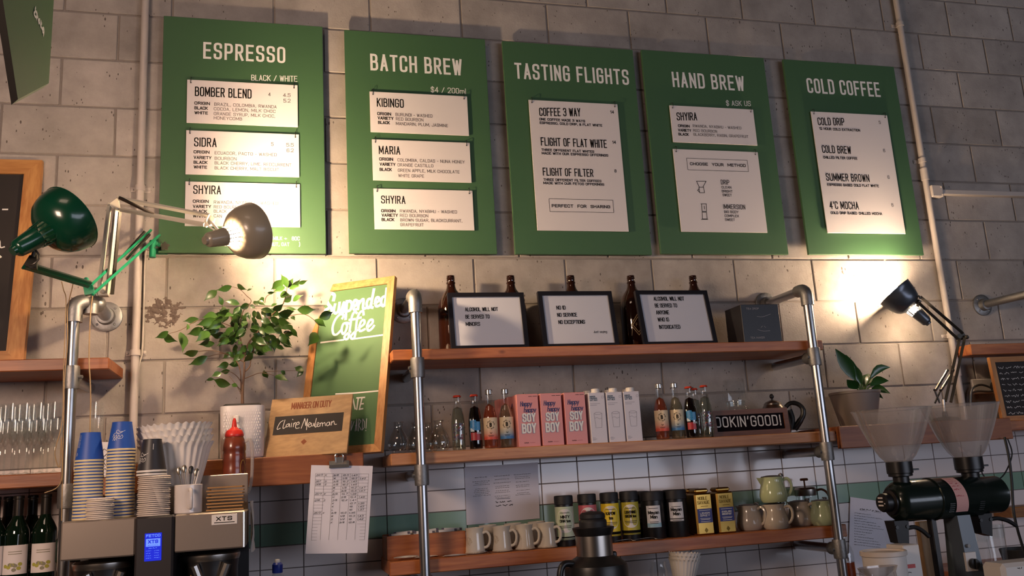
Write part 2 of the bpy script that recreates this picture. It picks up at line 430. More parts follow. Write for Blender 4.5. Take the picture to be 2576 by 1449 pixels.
# ---------------------------------------------------------------- stroke lettering
G = {
'A': '0,0 .5,1 1,0|.2,.3 .8,.3', 'B': '0,0 0,1 .92,1r .92,.53r 0,.53|0,.53 1,.53r 1,0r 0,0', 'C': '1,.74 1,1r 0,1r 0,0r 1,0r 1,.26',
'D': '0,0 0,1 1,1r 1,0r 0,0', 'E': '.92,1 0,1 0,0 .92,0|0,.52 .8,.52', 'F': '.92,1 0,1 0,0|0,.5 .8,.5', 'G': '1,.74 1,1r 0,1r 0,0r 1,0r 1,.48 .55,.48',
'H': '0,0 0,1|1,0 1,1|0,.52 1,.52', 'I': '0,0 0,1', 'J': '0,.25 0,0r .9,0r .9,1', 'K': '0,0 0,1|1,1 .05,.45|.3,.6 1,0', 'L': '0,1 0,0 .88,0',
'M': '0,0 0,1 .65,.2 1.3,1 1.3,0', 'N': '0,0 0,1 1,0 1,1', 'O': '0,.5 0,1r 1,1r 1,0r 0,0r 0,.5', 'P': '0,0 0,1 1,1r 1,.44r 0,.44',
'Q': '0,.5 0,1r 1,1r 1,0r 0,0r 0,.5|.6,.2 1.1,-.1', 'R': '0,0 0,1 .95,1r .95,.48r 0,.48|.5,.48 1,0', 'S': '1,.76 1,1r 0,1r 0,.54r 1,.48r 1,0r 0,0r 0,.24',
'T': '0,1 1,1|.5,1 .5,0', 'U': '0,1 0,0r 1,0r 1,1', 'V': '0,1 .5,0 1,1', 'W': '0,1 .35,0 .7,.9 1.05,0 1.4,1', 'X': '0,0 1,1|0,1 1,0',
'Y': '0,1 .5,.45 1,1|.5,.45 .5,0', 'Z': '0,1 1,1 0,0 1,0',
'0': '0,.5 0,1r 1,1r 1,0r 0,0r 0,.5', '1': '.1,.8 .5,1 .5,0', '2': '0,.75 0,1r 1,1r 1,.6r 0,0 1,0', '3': '0,.8 0,1r 1,1r 1,.53r .35,.53|.35,.53 1,.53r 1,0r 0,0r 0,.2',
'4': '.75,0 .75,1 0,.28 1.05,.28', '5': '1,1 .05,1 .05,.58 1,.62r 1,0r 0,0r 0,.2', '6': '1,.8 1,1r 0,1r 0,0r 1,0r 1,.56r 0,.56', '7': '0,1 1,1 .35,0',
'8': '.5,.52 .05,.52r .05,1r .95,1r .95,.52r .5,.52|.5,.52 0,.52r 0,0r 1,0r 1,.52r .5,.52', '9': '1,.45 0,.45r 0,1r 1,1r 1,0r 0,0r 0,.2',
'.': '0,0 0,.11', ',': '.12,.1 0,-.14', '/': '0,0 .9,1', '-': '0,.45 .55,.45', '+': '0,.45 .8,.45|.4,.2 .4,.7', "'": '.1,1 0,.76', '!': '.1,1 .1,.3|.1,.11 .1,0',
'$': '1,.76 1,1r 0,1r 0,.54r 1,.48r 1,0r 0,0r 0,.24|.5,-.14 .5,1.14', '&': '1,0 .2,.75 .2,1r .8,1r .8,.7 0,.35 0,0r .7,0r 1,.4', '(': '.4,1.1 0,.8 0,.2 .4,-.1', ')': '0,1.1 .4,.8 .4,.2 0,-.1',
':': '0,.1 0,.22|0,.5 0,.62', 'o': '0,.3 0,.64r .95,.64r .95,0r 0,0r 0,.3', 'a': '.06,.64 .9,.64r .9,0|.9,.4 0,.4r 0,0r .9,.04', 'e': '0,.33 .95,.33 .95,.64r 0,.64r 0,0r .95,0r',
'h': '0,0 0,1|0,.64 .9,.64r .9,0', 'n': '0,0 0,.64|0,.6 .9,.64r .9,0', 'm': '0,0 0,.64|0,.62 .75,.64r .75,0|.75,.62 1.5,.64r 1.5,0', 'p': '0,-.34 0,.64|0,.64 .95,.64r .95,0r 0,0',
'y': '0,.64 .5,.02|1,.64 .3,-.34', 'l': '0,1 0,0', 't': '.35,.95 .35,0 .7,0|0,.64 .7,.64', 's': '.85,.64 0,.64r 0,.34r .85,.31r .85,0r 0,0', 'i': '0,0 0,.64|0,.8 0,.9', 'k': '0,0 0,1|.8,.64 .05,.28|.25,.4 .85,0',
'u': '0,.64 0,0r .9,0r .9,.64', 'g': '.9,.64 .9,-.34r 0,-.34r|.9,.64 0,.64r 0,0r .9,0', 'r': '0,0 0,.64|0,.5 .6,.64', 'c': '.9,.5 .9,.64r 0,.64r 0,0r .9,0r .9,.14', 'd': '.9,1 .9,0|.9,.64 0,.64r 0,0r .9,0',
'f': '.8,1 .3,1r .3,0|0,.64 .7,.64', 'w': '0,.64 .3,0 .6,.6 .9,0 1.2,.64', 'v': '0,.64 .45,0 .9,.64', 'b': '0,1 0,0|0,.64 .95,.64r .95,0r 0,0', 'j': '.3,.64 .3,-.34r 0,-.34|.3,.8 .3,.9', 'x': '0,0 .9,.64|0,.64 .9,0', 'z': '0,.64 .9,.64 0,0 .9,0',
}
_gc = {}
def glyph(ch, rx):
    k = (ch, rx)
    if k in _gc: return _gc[k]
    out = []; wmax = 0.0
    for st in G[ch].split('|'):
        pts = []
        for tk in st.split():
            rd = tk.endswith('r'); x, y = tk.rstrip('r').split(','); pts.append((float(x), float(y), rd))
        res = []
        for i, (x, y, rd) in enumerate(pts):
            if not rd or i in (0, len(pts)-1): res.append((x, y)); continue
            def tow(q):
                dx, dy = q[0]-x, q[1]-y; l = max(abs(dx), 1e-9), max(abs(dy), 1e-9)
                t = min(1.0 if not abs(dx) else rx/l[0], 1.0 if not abs(dy) else .17/l[1]) if (abs(dx) > 1e-6 and abs(dy) > 1e-6) else (rx/l[0] if abs(dx) > 1e-6 else .17/l[1])
                t = min(t, .5); return (x+dx*t, y+dy*t)
            a = tow(pts[i-1]); b = tow(pts[i+1])
            for t in (0, .33, .67, 1):
                res.append(((1-t)**2*a[0]+2*t*(1-t)*x+t*t*b[0], (1-t)**2*a[1]+2*t*(1-t)*y+t*t*b[1]))
        out.append(res); wmax = max(wmax, max(p[0] for p in res))
    _gc[k] = (out, wmax); return _gc[k]
def stext(mb, s, u0, v0, h, to3, width=None, asp=.42, gap=.2, wt=.13, n=.0004, mi=0, shear=0.0, align='L', slope=0.0, rx=.45):
    """lettering drawn with strokes; h cap height, width = total width to fit"""
    x = 0.0; items = []
    for ch in s:
        if ch == ' ': x += .62+gap/asp*.5; continue
        g, wg = glyph(ch, rx)
        items.append((g, x)); x += wg+gap/asp
    tot = (x-gap/asp)
    if width is None: kx = asp*h
    else: kx = (width-wt*h)/max(tot, 1e-6)
    W = tot*kx
    if align == 'R': u0 = u0-W
    if align == 'C': u0 = u0-W/2
    if width is not None and align == 'L': u0 = u0+wt*h/2
    for g, xo in items:
        for st in g:
            pts = [(u0+(xo+p[0])*kx+shear*p[1]*h, v0+p[1]*h*(1-wt)+wt*h/2+slope*((xo+p[0])*kx)) for p in st]
            mb.ribbon(pts, wt*h, to3, n, mi, ext=wt*h*.5)
    return W
def ptext(mb, pl, s, xl, yl, xr, yr, hpx, n=.0004, **k):
    """lettering on plane pl, its baseline running between two pixels, cap height in pixels"""
    a = pl.uv(xl, yl); b = pl.uv(xr, yr)
    t = pl.uv(xl, yl-hpx); h = math.hypot(t[0]-a[0], t[1]-a[1])
    sl = (b[1]-a[1])/max(1e-6, b[0]-a[0]); sl = 0.0 if abs(sl) < .03 and not k.pop('tilt', False) else sl
    v = (a[1]+b[1])/2 if sl == 0 else a[1]
    stext(mb, s, a[0], v, h, pl.p, width=b[0]-a[0], n=n, slope=sl, **k)
def pstroke(mb, pl, pts, wd, n=.0004, mi=0, sm=True):
    q = [pl.uv(x, y) for x, y in pts]
    q = [(a[0], a[1]) for a in (smooth([(x, y, 0) for x, y in q], 4) if sm else q)]
    mb.ribbon(q, wd, pl.p, n, mi, ext=wd*.35)
def scribble(mb, pl, u0, u1, v, h, rng, wt, n=.0004, mi=0):
    """fine print too small to read in the photograph: short joined pen marks"""
    u = u0
    while u < u1-h*.3:
        L = min(u1-u, h*rng.uniform(1.2, 4.0))
        pts = []; x = u
        while x < u+L:
            pts.append((x, v+rng.uniform(0, h))); x += h*rng.uniform(.25, .5)
        mb.ribbon(pts, wt, pl.p, n, mi); u += L+h*rng.uniform(.5, .9)

# ================================================================ the room
XL, XR, YB, ZT = -3.4, 9.2, -7.5, 4.7
def block_wall():
    mb = MB(); g = .004
    z = 0.0; k = 0
    while z < ZT-1e-6:
        z1 = min(z+.2, ZT)
        off = -.014 + (0.0 if (k % 2 == 1) else .2)
        x = off-.4*math.ceil((off-XL)/.4)
        vis = (x, z)
        while x < XR:
            a, b = max(x, XL), min(x+.4, XR)
            if b-a > .02:
                if -1.6 < (a+b)/2 < 4.6 and z > .8:
                    j = R.uniform(0, .0012)
                    mb.box(a+g, b-g, -.012-j, .06, z+g, z1-g, .0022, 0)
                else:
                    mb.box(a+g, b-g, -.012, .06, z+g, z1-g, 0, 0)
            x += .4
        z = z1; k += 1
    mb.box(XL, XR, -.0065, .2, 0, ZT, 0, 1)
    return struct('wall_back', mb, [M['block'], M['mortar']], flat=True)
block_wall()
def tiles():
    mb = MB(); pw, ph, g = .1552, .0812, .0016
    z0 = 1.3005
    mb.box(-1.75, 4.7, -.0175, -.0125, .93, 1.629, 0, 2)
    for r in range(-4, 4):
        za = z0+ph*r; zb = za+ph
        for i in range(-16, 30):
            x = .3945-pw*2+pw*i+.0
            if x < -1.7 or x+pw > 4.7: continue
            mb.box(x+g, x+pw-g, -.0225-R.uniform(0, .0006), -.015, za+g, zb-g, .0012, 1 if r == 0 else 0)
    return struct('trim_1', mb, [M['tile'], M['tile_green'], M['grout']], flat=True)
tiles()
struct('floor', MB().box(XL, XR, YB, .2, -.1, 0), M['floor'], flat=True)
struct('ceiling', MB().box(XL, XR, YB, .2, ZT, ZT+.1), M['ceil'], flat=True)
struct('wall_left', MB().box(XL-.15, XL, YB, .2, 0, ZT), M['room'], flat=True)
struct('wall_right', MB().box(XR, XR+.15, YB, .2, 0, ZT), M['room'], flat=True)
fb = MB()
for a, b, c, d in ((XL, XR, 0, .75), (XL, XR, 3.05, ZT), (XL, 2.1, .75, 2.65), (6.9, 7.25, .75, 3.05), (2.1, 6.9, 2.65, 3.05), (XL, 2.1, 2.65, 3.05), (7.25, 8.75, .75, 1.5), (8.75, XR, .75, 3.05)):
    fb.box(a, b, YB-.15, YB, c, d)
struct('wall_front', fb, M['room'], flat=True)
for n, (a, b) in enumerate(((2.1, 6.9), (7.25, 8.75)), 1):
    wf = MB()
    for x in [a+(b-a)*i/(4 if n == 1 else 2) for i in range(5 if n == 1 else 3)]: wf.box(x-.03, x+.03, YB-.1, YB-.04, 1.5 if n == 2 else .75, 3.05 if n == 2 else 2.65)
    for z in (1.53 if n == 2 else .78, 3.02 if n == 2 else 2.62): wf.box(a, b, YB-.1, YB-.04, z-.03, z+.03)
    struct('window_%d' % n, wf, M['black_soft'], flat=True)
# broken mortar patch by the conduit
def patch():
    from mathutils import noise
    mb = MB(); c = A(418, 786, -.012); n = 64; vv = []; F = []
    for j in range(n):
        for i in range(n):
            u = (i/(n-1)-.5)*2; v = (j/(n-1)-.5)*2; q = Vector((u*1.6, v*1.6, 3.1))
            d = math.hypot(u*1.05, v*1.2)+.38*noise.noise(q*1.3)+.12*noise.noise(q*4)
            k = max(0.0, 1-d); h = .010*min(1, k*2.2)*(.35+noise.noise(q*3)*.9)+.005*noise.noise(q*9)*min(1, k*4)
            vv.append((c.x+u*.088, -.0105-max(-.012, h) if k > .02 else .002, c.z+v*.072))
    for j in range(n-1):
        for i in range(n-1):
            a = j*n+i; F.append((a, a+1, a+n+1, a+n))
    mb.add(vv, F)
    struct('trim_2', mb, mat('rough_mortar', '6a5c54', .95, bump=.7, bscale=90, var=.5), sharp=75)
patch()

# back counter that carries the machines (below the picture's edge)
ct = MB().box(-1.5, 4.4, -1.15, -.023, .88, .92, .003)
cb = MB().box(-1.48, 4.38, -1.1, -.03, 0, .88)
t = thing('counter', 'dark back counter running along the foot of the tiled wall', 'counter', (1.4, -.55, 0))
obj('worktop', ct, M['black_soft'], t, world=True, flat=True); obj('cabinet_base', cb, M['room'], t, world=True, flat=True)
CTZ = .92

# ---------------------------------------------------------------- shelves
def shelf(name, label, x0, x1, z0, z1, m, y0=-.30, y1=-.0138, group='wooden shelves on the block wall'):
    o = obj(name, MB().box(x0, x1, y0, y1, z0, z1, .003), m)
    tag(recenter(o), label, 'shelf', group); return o
TOP, MID, BOT, PLZ, RSZ = 1.978, 1.604, 1.234, 1.614, 1.620
shelf('wall_shelf', 'long pine shelf holding the black framed notices, highest between the two pipe posts', .40, 2.193, TOP-.040, TOP, M['shelf'])
shelf('wall_shelf', 'long pine shelf holding the pink cartons and soft drink bottles', .383, 2.197, MID-.042, MID, M['shelf_pale'], y1=-.0235)
shelf('wall_shelf', 'long pine shelf holding the mugs and black tea canisters', .368, 2.190, BOT-.048, BOT, M['shelf'], y1=-.0235)
shelf('wall_shelf', 'short wooden shelf under the wood-framed blackboard at left', -1.7, -.556, 1.934, 1.974, M['shelf_dark'])
shelf('wall_shelf', 'short wooden shelf holding the champagne flutes at left', -1.7, -.50, 1.557, 1.600, M['shelf_dark'], y1=-.0235)
shelf('wall_shelf', 'lower left shelf below the flutes that the wine bottles stand on', -1.7, -.62, 1.19, 1.234, M['shelf'], y1=-.0235)
shelf('wall_shelf', 'short dark wooden shelf high at far right beside the white conduit', A(2440, 866, -.12).x, 4.3, A(2440, 893, -.12).z, A(2440, 866, -.12).z, M['shelf'], y0=-.12)
def thick_shelf(label, x0, x1, z0, z1, m):
    t = thing('wall_shelf', label, 'shelf', ((x0+x1)/2, -.16, z0), 0, 'wooden shelves on the block wall')
    obj('fascia', MB().box(x0, x1, -.325, -.295, z0, z1, .003), m, t, world=True)
    obj('shelf_top', MB().box(x0+.001, x1-.001, -.2945, -.0235, z1-.03, z1, .002), m, t, world=True)
    return t
thick_shelf('deep-fronted wooden shelf carrying the potted ficus and the manager sign', -.62, .285, 1.517, PLZ, M['shelf_dark'])
thick_shelf('deep-fronted wooden shelf behind the grinder hoppers carrying the peace lily pot', 2.20, 3.045, 1.530, RSZ, M['shelf_dark'])
shelf('wall_shelf', 'dark wooden shelf end at the right edge carrying the small framed blackboard', 3.052, 4.3, 1.565, 1.608, M['shelf'], y1=-.0235)

# ---------------------------------------------------------------- pipe posts
PR = .0185
def post(label, X, zt, Y, collars, flange, ztop_pipe_end):
    t = thing('pipe_post', label, 'pipe post', (X, Y, CTZ), 0, 'galvanised pipe posts')
    obj('upright_pipe', MB().tube([(X, Y, CTZ+.012), (X, Y, zt-.035)], PR, 20), M['galv'], t, world=True)
    obj('base_flange', MB().tube([(X, Y, CTZ), (X, Y, CTZ+.012)], .05, 24), M['cast'], t, world=True)
    # bent elbow from the post to the wall pipe
    e = MB(); c = [(X, Y, zt-.07), (X, Y, zt-.035)]
    for i in range(7):
        a = math.pi/2*i/6; c.append((X, Y+.035*(1-math.cos(a)), zt-.03+.03*math.sin(a)))
    c.append((X, Y+.06, zt))
    e.tube(c, .0255, 20)
    obj('elbow', e, M['cast'], t, world=True)
    h = MB().tube([(X, Y+.055, zt), (X, -.02, flange)], PR, 18)
    obj('wall_pipe', h, M['galv'], t, world=True)
    f = MB(); f.T = frame((X, -.0135, flange), (0, -1, 0)); f.lathe([(.052, 0), (.052, .006), (.047, .009), (.03, .011), (.027, .034), (.022, .036)], 28, cap0=True, cap1=True)
    for k in range(4):
        a = math.pi/4+k*math.pi/2; f.lathe([(.001, .0125), (.006, .0125), (.006, .007)], 8) if False else f.ball((.039*math.cos(a), .039*math.sin(a), .008), .006, 8)
    obj('wall_flange', f, M['cast'], t, world=True)
    for zc, arm in collars:
        m = MB(); m.T = Matrix.Translation((X, Y, zc))
        m.lathe([(.0185, -.036), (.0245, -.036), (.0258, -.028), (.0258, .028), (.0245, .036), (.0185, .036)], 22)
        m.T = None; m.tube([(X, Y, zc), (X, Y+.055, zc)], .0245, 18)
        m.tube([(X-.024, Y, zc), (X-.034, Y-.001, zc)], .006, 8)
        cl = obj('tee_collar', m, M['cast'], t, world=True)
        if arm: obj('bracket_pipe', MB().tube([(X, Y+.05, zc), (X, -.03, zc)], PR, 14), M['galv'], cl, world=True)
    return t
post('galvanised pipe post in front of the shelf ends left of the bottles', .486, 2.178, -.335, [(1.905, 1), (1.523, 1), (1.146, 1)], 2.178, 0)
post('galvanised pipe post at the right end of the long shelves by the tea box', 2.122, 2.190, -.335, [(1.905, 1), (1.523, 1), (1.146, 1)], 2.190, 0)
# left post: the elbow turns along the wall to a second fitting and then back to the wall flange
def left_post():
    Y = -.33; X = A(183, 870, Y).x; zt = A(190, 765, Y).z
    q = A(243, 765, -.24); fl = A(268, 797, -.0135)
    t = thing('pipe_post', 'galvanised pipe post at left under the two desk lamps with twine tied to it', 'pipe post', (X, Y, CTZ), 0, 'galvanised pipe posts')
    obj('upright_pipe', MB().tube([(X, Y, CTZ+.012), (X, Y, zt-.03)], PR, 20), M['galv'], t, world=True)
    obj('base_flange', MB().tube([(X, Y, CTZ), (X, Y, CTZ+.012)], .05, 24), M['cast'], t, world=True)
    e = MB(); c = [(X, Y, zt-.062), (X, Y, zt-.02)]
    for i in range(1, 7):
        a = math.pi/2*i/6; c.append((X+.03*(1-math.cos(a)), Y+.02*(1-math.cos(a)), zt-.02+.03*math.sin(a)))
    e.tube(c, .0265, 20)
    obj('elbow', e, M['cast'], t, world=True)
    s = MB().tube([(X+.025, Y+.016, zt+.008), (q.x, q.y, q.z)], .021, 16); s.tube([(X+.045, Y+.03, zt-.03), (X+.045, Y+.03, zt+.005)], .024, 16)
    s.ball((q.x, q.y, q.z), .031, 20)
    obj('corner_fitting', s, M['cast'], t, world=True)
    obj('wall_pipe', MB().tube([tuple(q), (fl.x, -.02, fl.z)], .022, 18), M['galv'], t, world=True)
    f = MB(); f.T = frame((fl.x, -.0135, fl.z), (0, -1, 0)); f.lathe([(.056, 0), (.056, .006), (.05, .009), (.033, .011), (.03, .034), (.022, .036)], 28, cap0=True, cap1=True)
    for k in range(4):
        a = math.pi/4+k*math.pi/2; f.ball((.042*math.cos(a), .042*math.sin(a), .008), .006, 8)
    obj('wall_flange', f, M['cast'], t, world=True)
    for zc in (1.905, 1.523):
        m = MB(); m.T = Matrix.Translation((X, Y, zc))
        m.lathe([(.0185, -.038), (.0245, -.038), (.026, -.028), (.026, .028), (.0245, .038), (.0185, .038)], 22)
        m.T = None; m.tube([(X+.024, Y-.008, zc), (X+.036, Y-.012, zc)], .006, 8); m.tube([(X, Y, zc), (X, Y+.05, zc)], .0235, 16)
        cl = obj('tee_collar', m, M['cast'], t, world=True)
        obj('bracket_pipe', MB().tube([(X, Y+.05, zc), (X, -.03, zc)], PR, 14), M['galv'], cl, world=True)
    return X, Y, zt, q
LPX, LPY, LPZ, LPQ = left_post()
# far right wall pipe with flange, leaving the picture
def far_pipe():
    c = A(2470, 768, -.0135)
    t = thing('wall_pipe', 'galvanised pipe stub with round flange on the wall at far right above the shelf', 'pipe', (c.x, c.y, c.z))
    f = MB(); f.T = frame(c, (0, -1, 0)); f.lathe([(.052, 0), (.052, .006), (.047, .009), (.03, .011), (.027, .034), (.022, .036)], 28, cap0=True, cap1=True)
    for k in range(4):
        a = math.pi/4+k*math.pi/2; f.ball((.039*math.cos(a), .039*math.sin(a), .008), .006, 8)
    obj('flange', f, M['cast'], t, world=True)
    obj('pipe', MB().tube([(c.x, -.02, c.z), (c.x, -.36, c.z-.004)], PR, 18), M['cast'], t, world=True)
far_pipe()

# ---------------------------------------------------------------- painted conduits
def conduit(label, X, z0, z1, clamps, couplings, extra=None):
    t = thing('conduit', label, 'conduit', (X, -.033, z0), 0, 'painted conduits on the block wall')
    obj('pipe', MB().tube([(X, -.035, z0), (X, -.035, z1)], .0145, 16), M['white_pipe'], t, world=True)
    for z in clamps:
        m = MB(); m.T = Matrix.Translation((X, -.035, z)); m.lathe([(.015, -.011), (.0185, -.011), (.0185, .011), (.015, .011)], 18)
        m.T = None; m.box(X-.036, X+.036, -.017, -.0125, z-.010, z+.010, .002)
        for s in (-1, 1): m.ball((X+s*.029, -.018, z), .005, 8)
        obj('saddle_clamp', m, M['white_pipe'], t, world=True)
    for z in couplings:
        m = MB(); m.T = Matrix.Translation((X, -.035, z)); m.lathe([(.0145, -.03), (.0185, -.03), (.0185, .03), (.0145, .03)], 18)
        obj('coupling', m, M['white_pipe'], t, world=True)
    return t
conduit('white painted conduit running down the wall left of the first menu board', -.513, 1.63, ZT, [A(352, 475, -.03).z, A(337, 888, -.03).z], [])
ct = conduit('white painted conduit running down the wall right of the last menu board', 3.066, 1.63, ZT, [A(2262, 63, -.03).z, A(2318, 405, -.03).z, A(2397, 845, -.03).z], [A(2330, 440, -.03).z, A(2410, 930, -.03).z])
c = A(2343, 484, -.03)
jb = MB().box(c.x-.02, c.x+.045, -.06, -.0135, c.z-.03, c.z+.03, .004)
for s in (-1, 1): jb.ball((c.x+.035, -.06, c.z+s*.02), .005, 8)
obj('junction_box', jb, M['white_pipe'], ct, world=True)
tr = MB().box(c.x+.045, 4.4, -.045, -.0135, c.z-.012, c.z+.012, .002)
obj('trunking', tr, M['white_pipe'], ct, world=True)
# thin cable beside the left conduit
p = [A(400, 620, -.03), A(377, 628, -.03), A(366, 640, -.022), A(362, 760, -.022), A(358, 880, -.022), A(350, 920, -.022), A(346, 1000, -.022), A(340, 1050, -.022), A(338, 1090, -.022)]
tag(recenter(obj('lamp_cable', MB().tube(smooth(p, 4), .0035, 8), M['cable_w'])), 'thin pale cable clipped to the wall right of the left conduit', 'cable')

# ================================================================ menu boards
BF = -.052                       # front face of the boards
bp = wallpl(BF)
CARDS = []
def board(label, x0, x1, z0, z1, title, tl, sub=None, foot=None):
    t = thing('menu_board', label, 'menu board', ((x0+x1)/2, BF, z0), 0, 'green menu boards')
    obj('panel', MB().box(x0, x1, BF, BF+.014, z0, z1, .0012), [M['green']], t, world=True, flat=True)
    for x in (x0+.12, x1-.12):
        obj('batten', MB().box(x-.02, x+.02, BF+.0145, -.0137, z0+.1, z1-.1), M['black_soft'], t, world=True, flat=True)
    m = MB(); ptext(m, bp, title, *tl, wt=.13, gap=.34)
    if sub: ptext(m, bp, sub[0], *sub[1], wt=.11, gap=.3, asp=.6)
    if foot:
        for f in foot: ptext(m, bp, f[0], *f[1], wt=.15, gap=.25)
    obj('lettering', m, M['white_ink'], t, world=True, flat=True)
    return t
board('green menu board headed ESPRESSO, leftmost of the five', -.441, .182, 2.405, 3.387, 'ESPRESSO', (511, 147, 718, 160, 42), ('BLACK / WHITE', (632, 203, 748, 206, 15)),
      [('MILK', (687, 604, 710, 604, 9)), ('+', (715, 604, 722, 604, 8)), ('80C', (734, 605, 754, 605, 10)), ('NUT,', (680, 619, 703, 619, 9)), ('OAT', (708, 619, 728, 619, 9)), (')', (752, 620, 755, 620, 11))])
board('green menu board headed BATCH BREW, second from left', .272, .880, 2.407, 3.380, 'BATCH BREW', (932, 177, 1163, 190, 42), ('$4 / 200ml', (1084, 233, 1172, 236, 14)))
board('green menu board headed TASTING FLIGHTS, middle of the five', .958, 1.575, 2.407, 3.378, 'TASTING FLIGHTS', (1296, 200, 1583, 212, 40))
board('green menu board headed HAND BREW, second from right', 1.618, 2.247, 2.412, 3.382, 'HAND BREW', (1693, 220, 1874, 228, 38), ('$ ASK US', (1827, 266, 1889, 267, 13)))
board('green menu board headed COLD COFFEE, rightmost of the five', 2.352, 2.974, 2.413, 3.383, 'COLD COFFEE', (2032, 233, 2216, 245, 37))
CY0 = BF-.0105                   # card faces
cp = wallpl(CY0)
def card(label, q, lines, boxes=(), art=None):
    """q: pixel corners of the card's top left and bottom right; lines: (text, xl, yl, xr, yr, h, kind)"""
    a = cp.uv(*q[0]); b = cp.uv(*q[1]); c = cp.uv(*q[2]); d = cp.uv(*q[3])
    x0 = (a[0]+d[0])/2; x1 = (b[0]+c[0])/2; z1 = (a[1]+b[1])/2; z0 = (c[1]+d[1])/2
    t = thing('menu_card', label, 'menu card', ((x0+x1)/2, CY0, z0), 0, 'white menu cards')
    obj('card', MB().box(x0, x1, CY0, BF-.0060, z0, z1, .0008), M['card'], t, world=True, flat=True)
    m = MB()
    for L in lines:
        s, xl, yl, xr, yr, h, kd = L
        k = {'T': dict(wt=.115, gap=.26), 'B': dict(wt=.2, gap=.32, asp=.7), 'N': dict(wt=.12, gap=.32, asp=.7, mi=1), 'D': dict(wt=.15, gap=.32, asp=.7)}[kd]
        ptext(m, cp, s, xl, yl, xr, yr, h, **k)
    for bx in boxes:
        u0, v0 = cp.uv(bx[0], bx[1]); u1, v1 = cp.uv(bx[2], bx[3])
        m.ribbon([(u0, v0), (u1, v0)], .0018, cp.p, .0004); m.ribbon([(u1, v0), (u1, v1)], .0018, cp.p, .0004)
        m.ribbon([(u1, v1), (u0, v1)], .0018, cp.p, .0004); m.ribbon([(u0, v1), (u0, v0)], .0018, cp.p, .0004)
    if art:
        for st in art: pstroke(m, cp, st, .0026, sm=False)
    obj('lettering', m, [M['black_ink'], M['grey_ink']], t, world=True, flat=True)
    for x in (x0+.014, x1-.014):
        h = MB(); h.tube(smooth([(x, BF-.0015, z1+.012), (x+.001, CY0-.004, z1+.010), (x, CY0-.006, z1-.004), (x-.001, CY0-.003, z1-.013), (x, CY0-.0005, z1-.014)], 3), .0012, 6)
        h.ball((x, CY0-.001, z1-.013), .0028, 8)
        obj('hook', h, M['black_soft'], t, world=True)
K = 'ORIGIN BLACK WHITE VARIETY'.split()
card('white menu card headed BOMBER BLEND on the first green board', [(470, 198), (748, 216), (750, 322), (470, 306)],
     [('BOMBER BLEND', 490, 243, 633, 247, 24, 'T'), ('4', 675, 242, 681, 242, 9, 'N'), ('4.5', 712, 244, 731, 244, 9, 'N'), ('5.2', 713, 258, 731, 258, 9, 'N'),
      ('ORIGIN', 489, 263, 528, 265, 8, 'B'), ('BLACK', 489, 275, 523, 277, 8, 'B'), ('WHITE', 489, 287, 523, 289, 8, 'B'),
      ('BRAZIL, COLOMBIA, RWANDA', 539, 265, 696, 274, 8, 'N'), ('COCOA, LEMON, MILK CHOC', 538, 277, 693, 285, 8, 'N'), ('ORANGE SYRUP, MILK CHOC,', 538, 289, 692, 297, 8, 'N'), ('HONEYCOMB', 538, 301, 609, 303, 8, 'N')])
card('white menu card headed SIDRA on the first green board', [(468, 325), (751, 340), (754, 448), (467, 436)],
     [('SIDRA', 488, 369, 545, 370, 23, 'T'), ('5', 682, 367, 688, 367, 9, 'N'), ('5.5', 720, 369, 739, 369, 9, 'N'), ('6.2', 721, 383, 739, 383, 9, 'N'),
      ('ORIGIN', 487, 386, 527, 387, 8, 'B'), ('VARIETY', 487, 400, 532, 401, 8, 'B'), ('BLACK', 487, 412, 522, 413, 8, 'B'), ('WHITE', 487, 424, 521, 425, 8, 'B'),
      ('ECUADOR, PACTO - WASHED', 540, 388, 696, 394, 8, 'N'), ('BOURBON', 540, 402, 595, 404, 8, 'N'), ('BLACK CHERRY, LIME, REDCURRENT', 540, 413, 733, 420, 8, 'N'), ('BLACK CHERRY, MALT BISCUIT', 540, 426, 702, 431, 8, 'N')])
card('white menu card headed SHYIRA on the first green board, lit brightest by the cream lamp', [(466, 453), (754, 466), (756, 574), (465, 566)],
     [('SHYIRA', 486, 488, 556, 489, 22, 'T'), ('ORIGIN', 485, 510, 525, 511, 8, 'B'), ('VARIETY', 485, 523, 531, 524, 8, 'B'), ('BLACK', 485, 535, 521, 536, 8, 'B'), ('WHITE', 485, 547, 520, 548, 8, 'B'),
      ('RWANDA, NYABIHU - WASHED', 538, 511, 700, 517, 8, 'N'), ('RED BOURBON', 538, 524, 612, 526, 8, 'N'), ('BLACK', 538, 535, 570, 536, 8, 'N'), ('CAN', 538, 547, 558, 548, 8, 'N')])
card('white menu card headed KIBINGO on the second green board', [(929, 229), (1175, 243), (1180, 342), (933, 331)],
     [('KIBINGO', 948, 269, 1016, 271, 22, 'T'), ('ORIGIN', 949, 290, 984, 291, 8, 'B'), ('VARIETY', 950, 301, 990, 302, 8, 'B'), ('BLACK', 951, 312, 981, 313, 8, 'B'),
      ('BURUNDI - WASHED', 995, 292, 1088, 296, 8, 'N'), ('RED BOURBON', 996, 303, 1065, 306, 8, 'N'), ('MANDARIN, PLUM, JASMINE', 996, 315, 1127, 320, 8, 'N')])
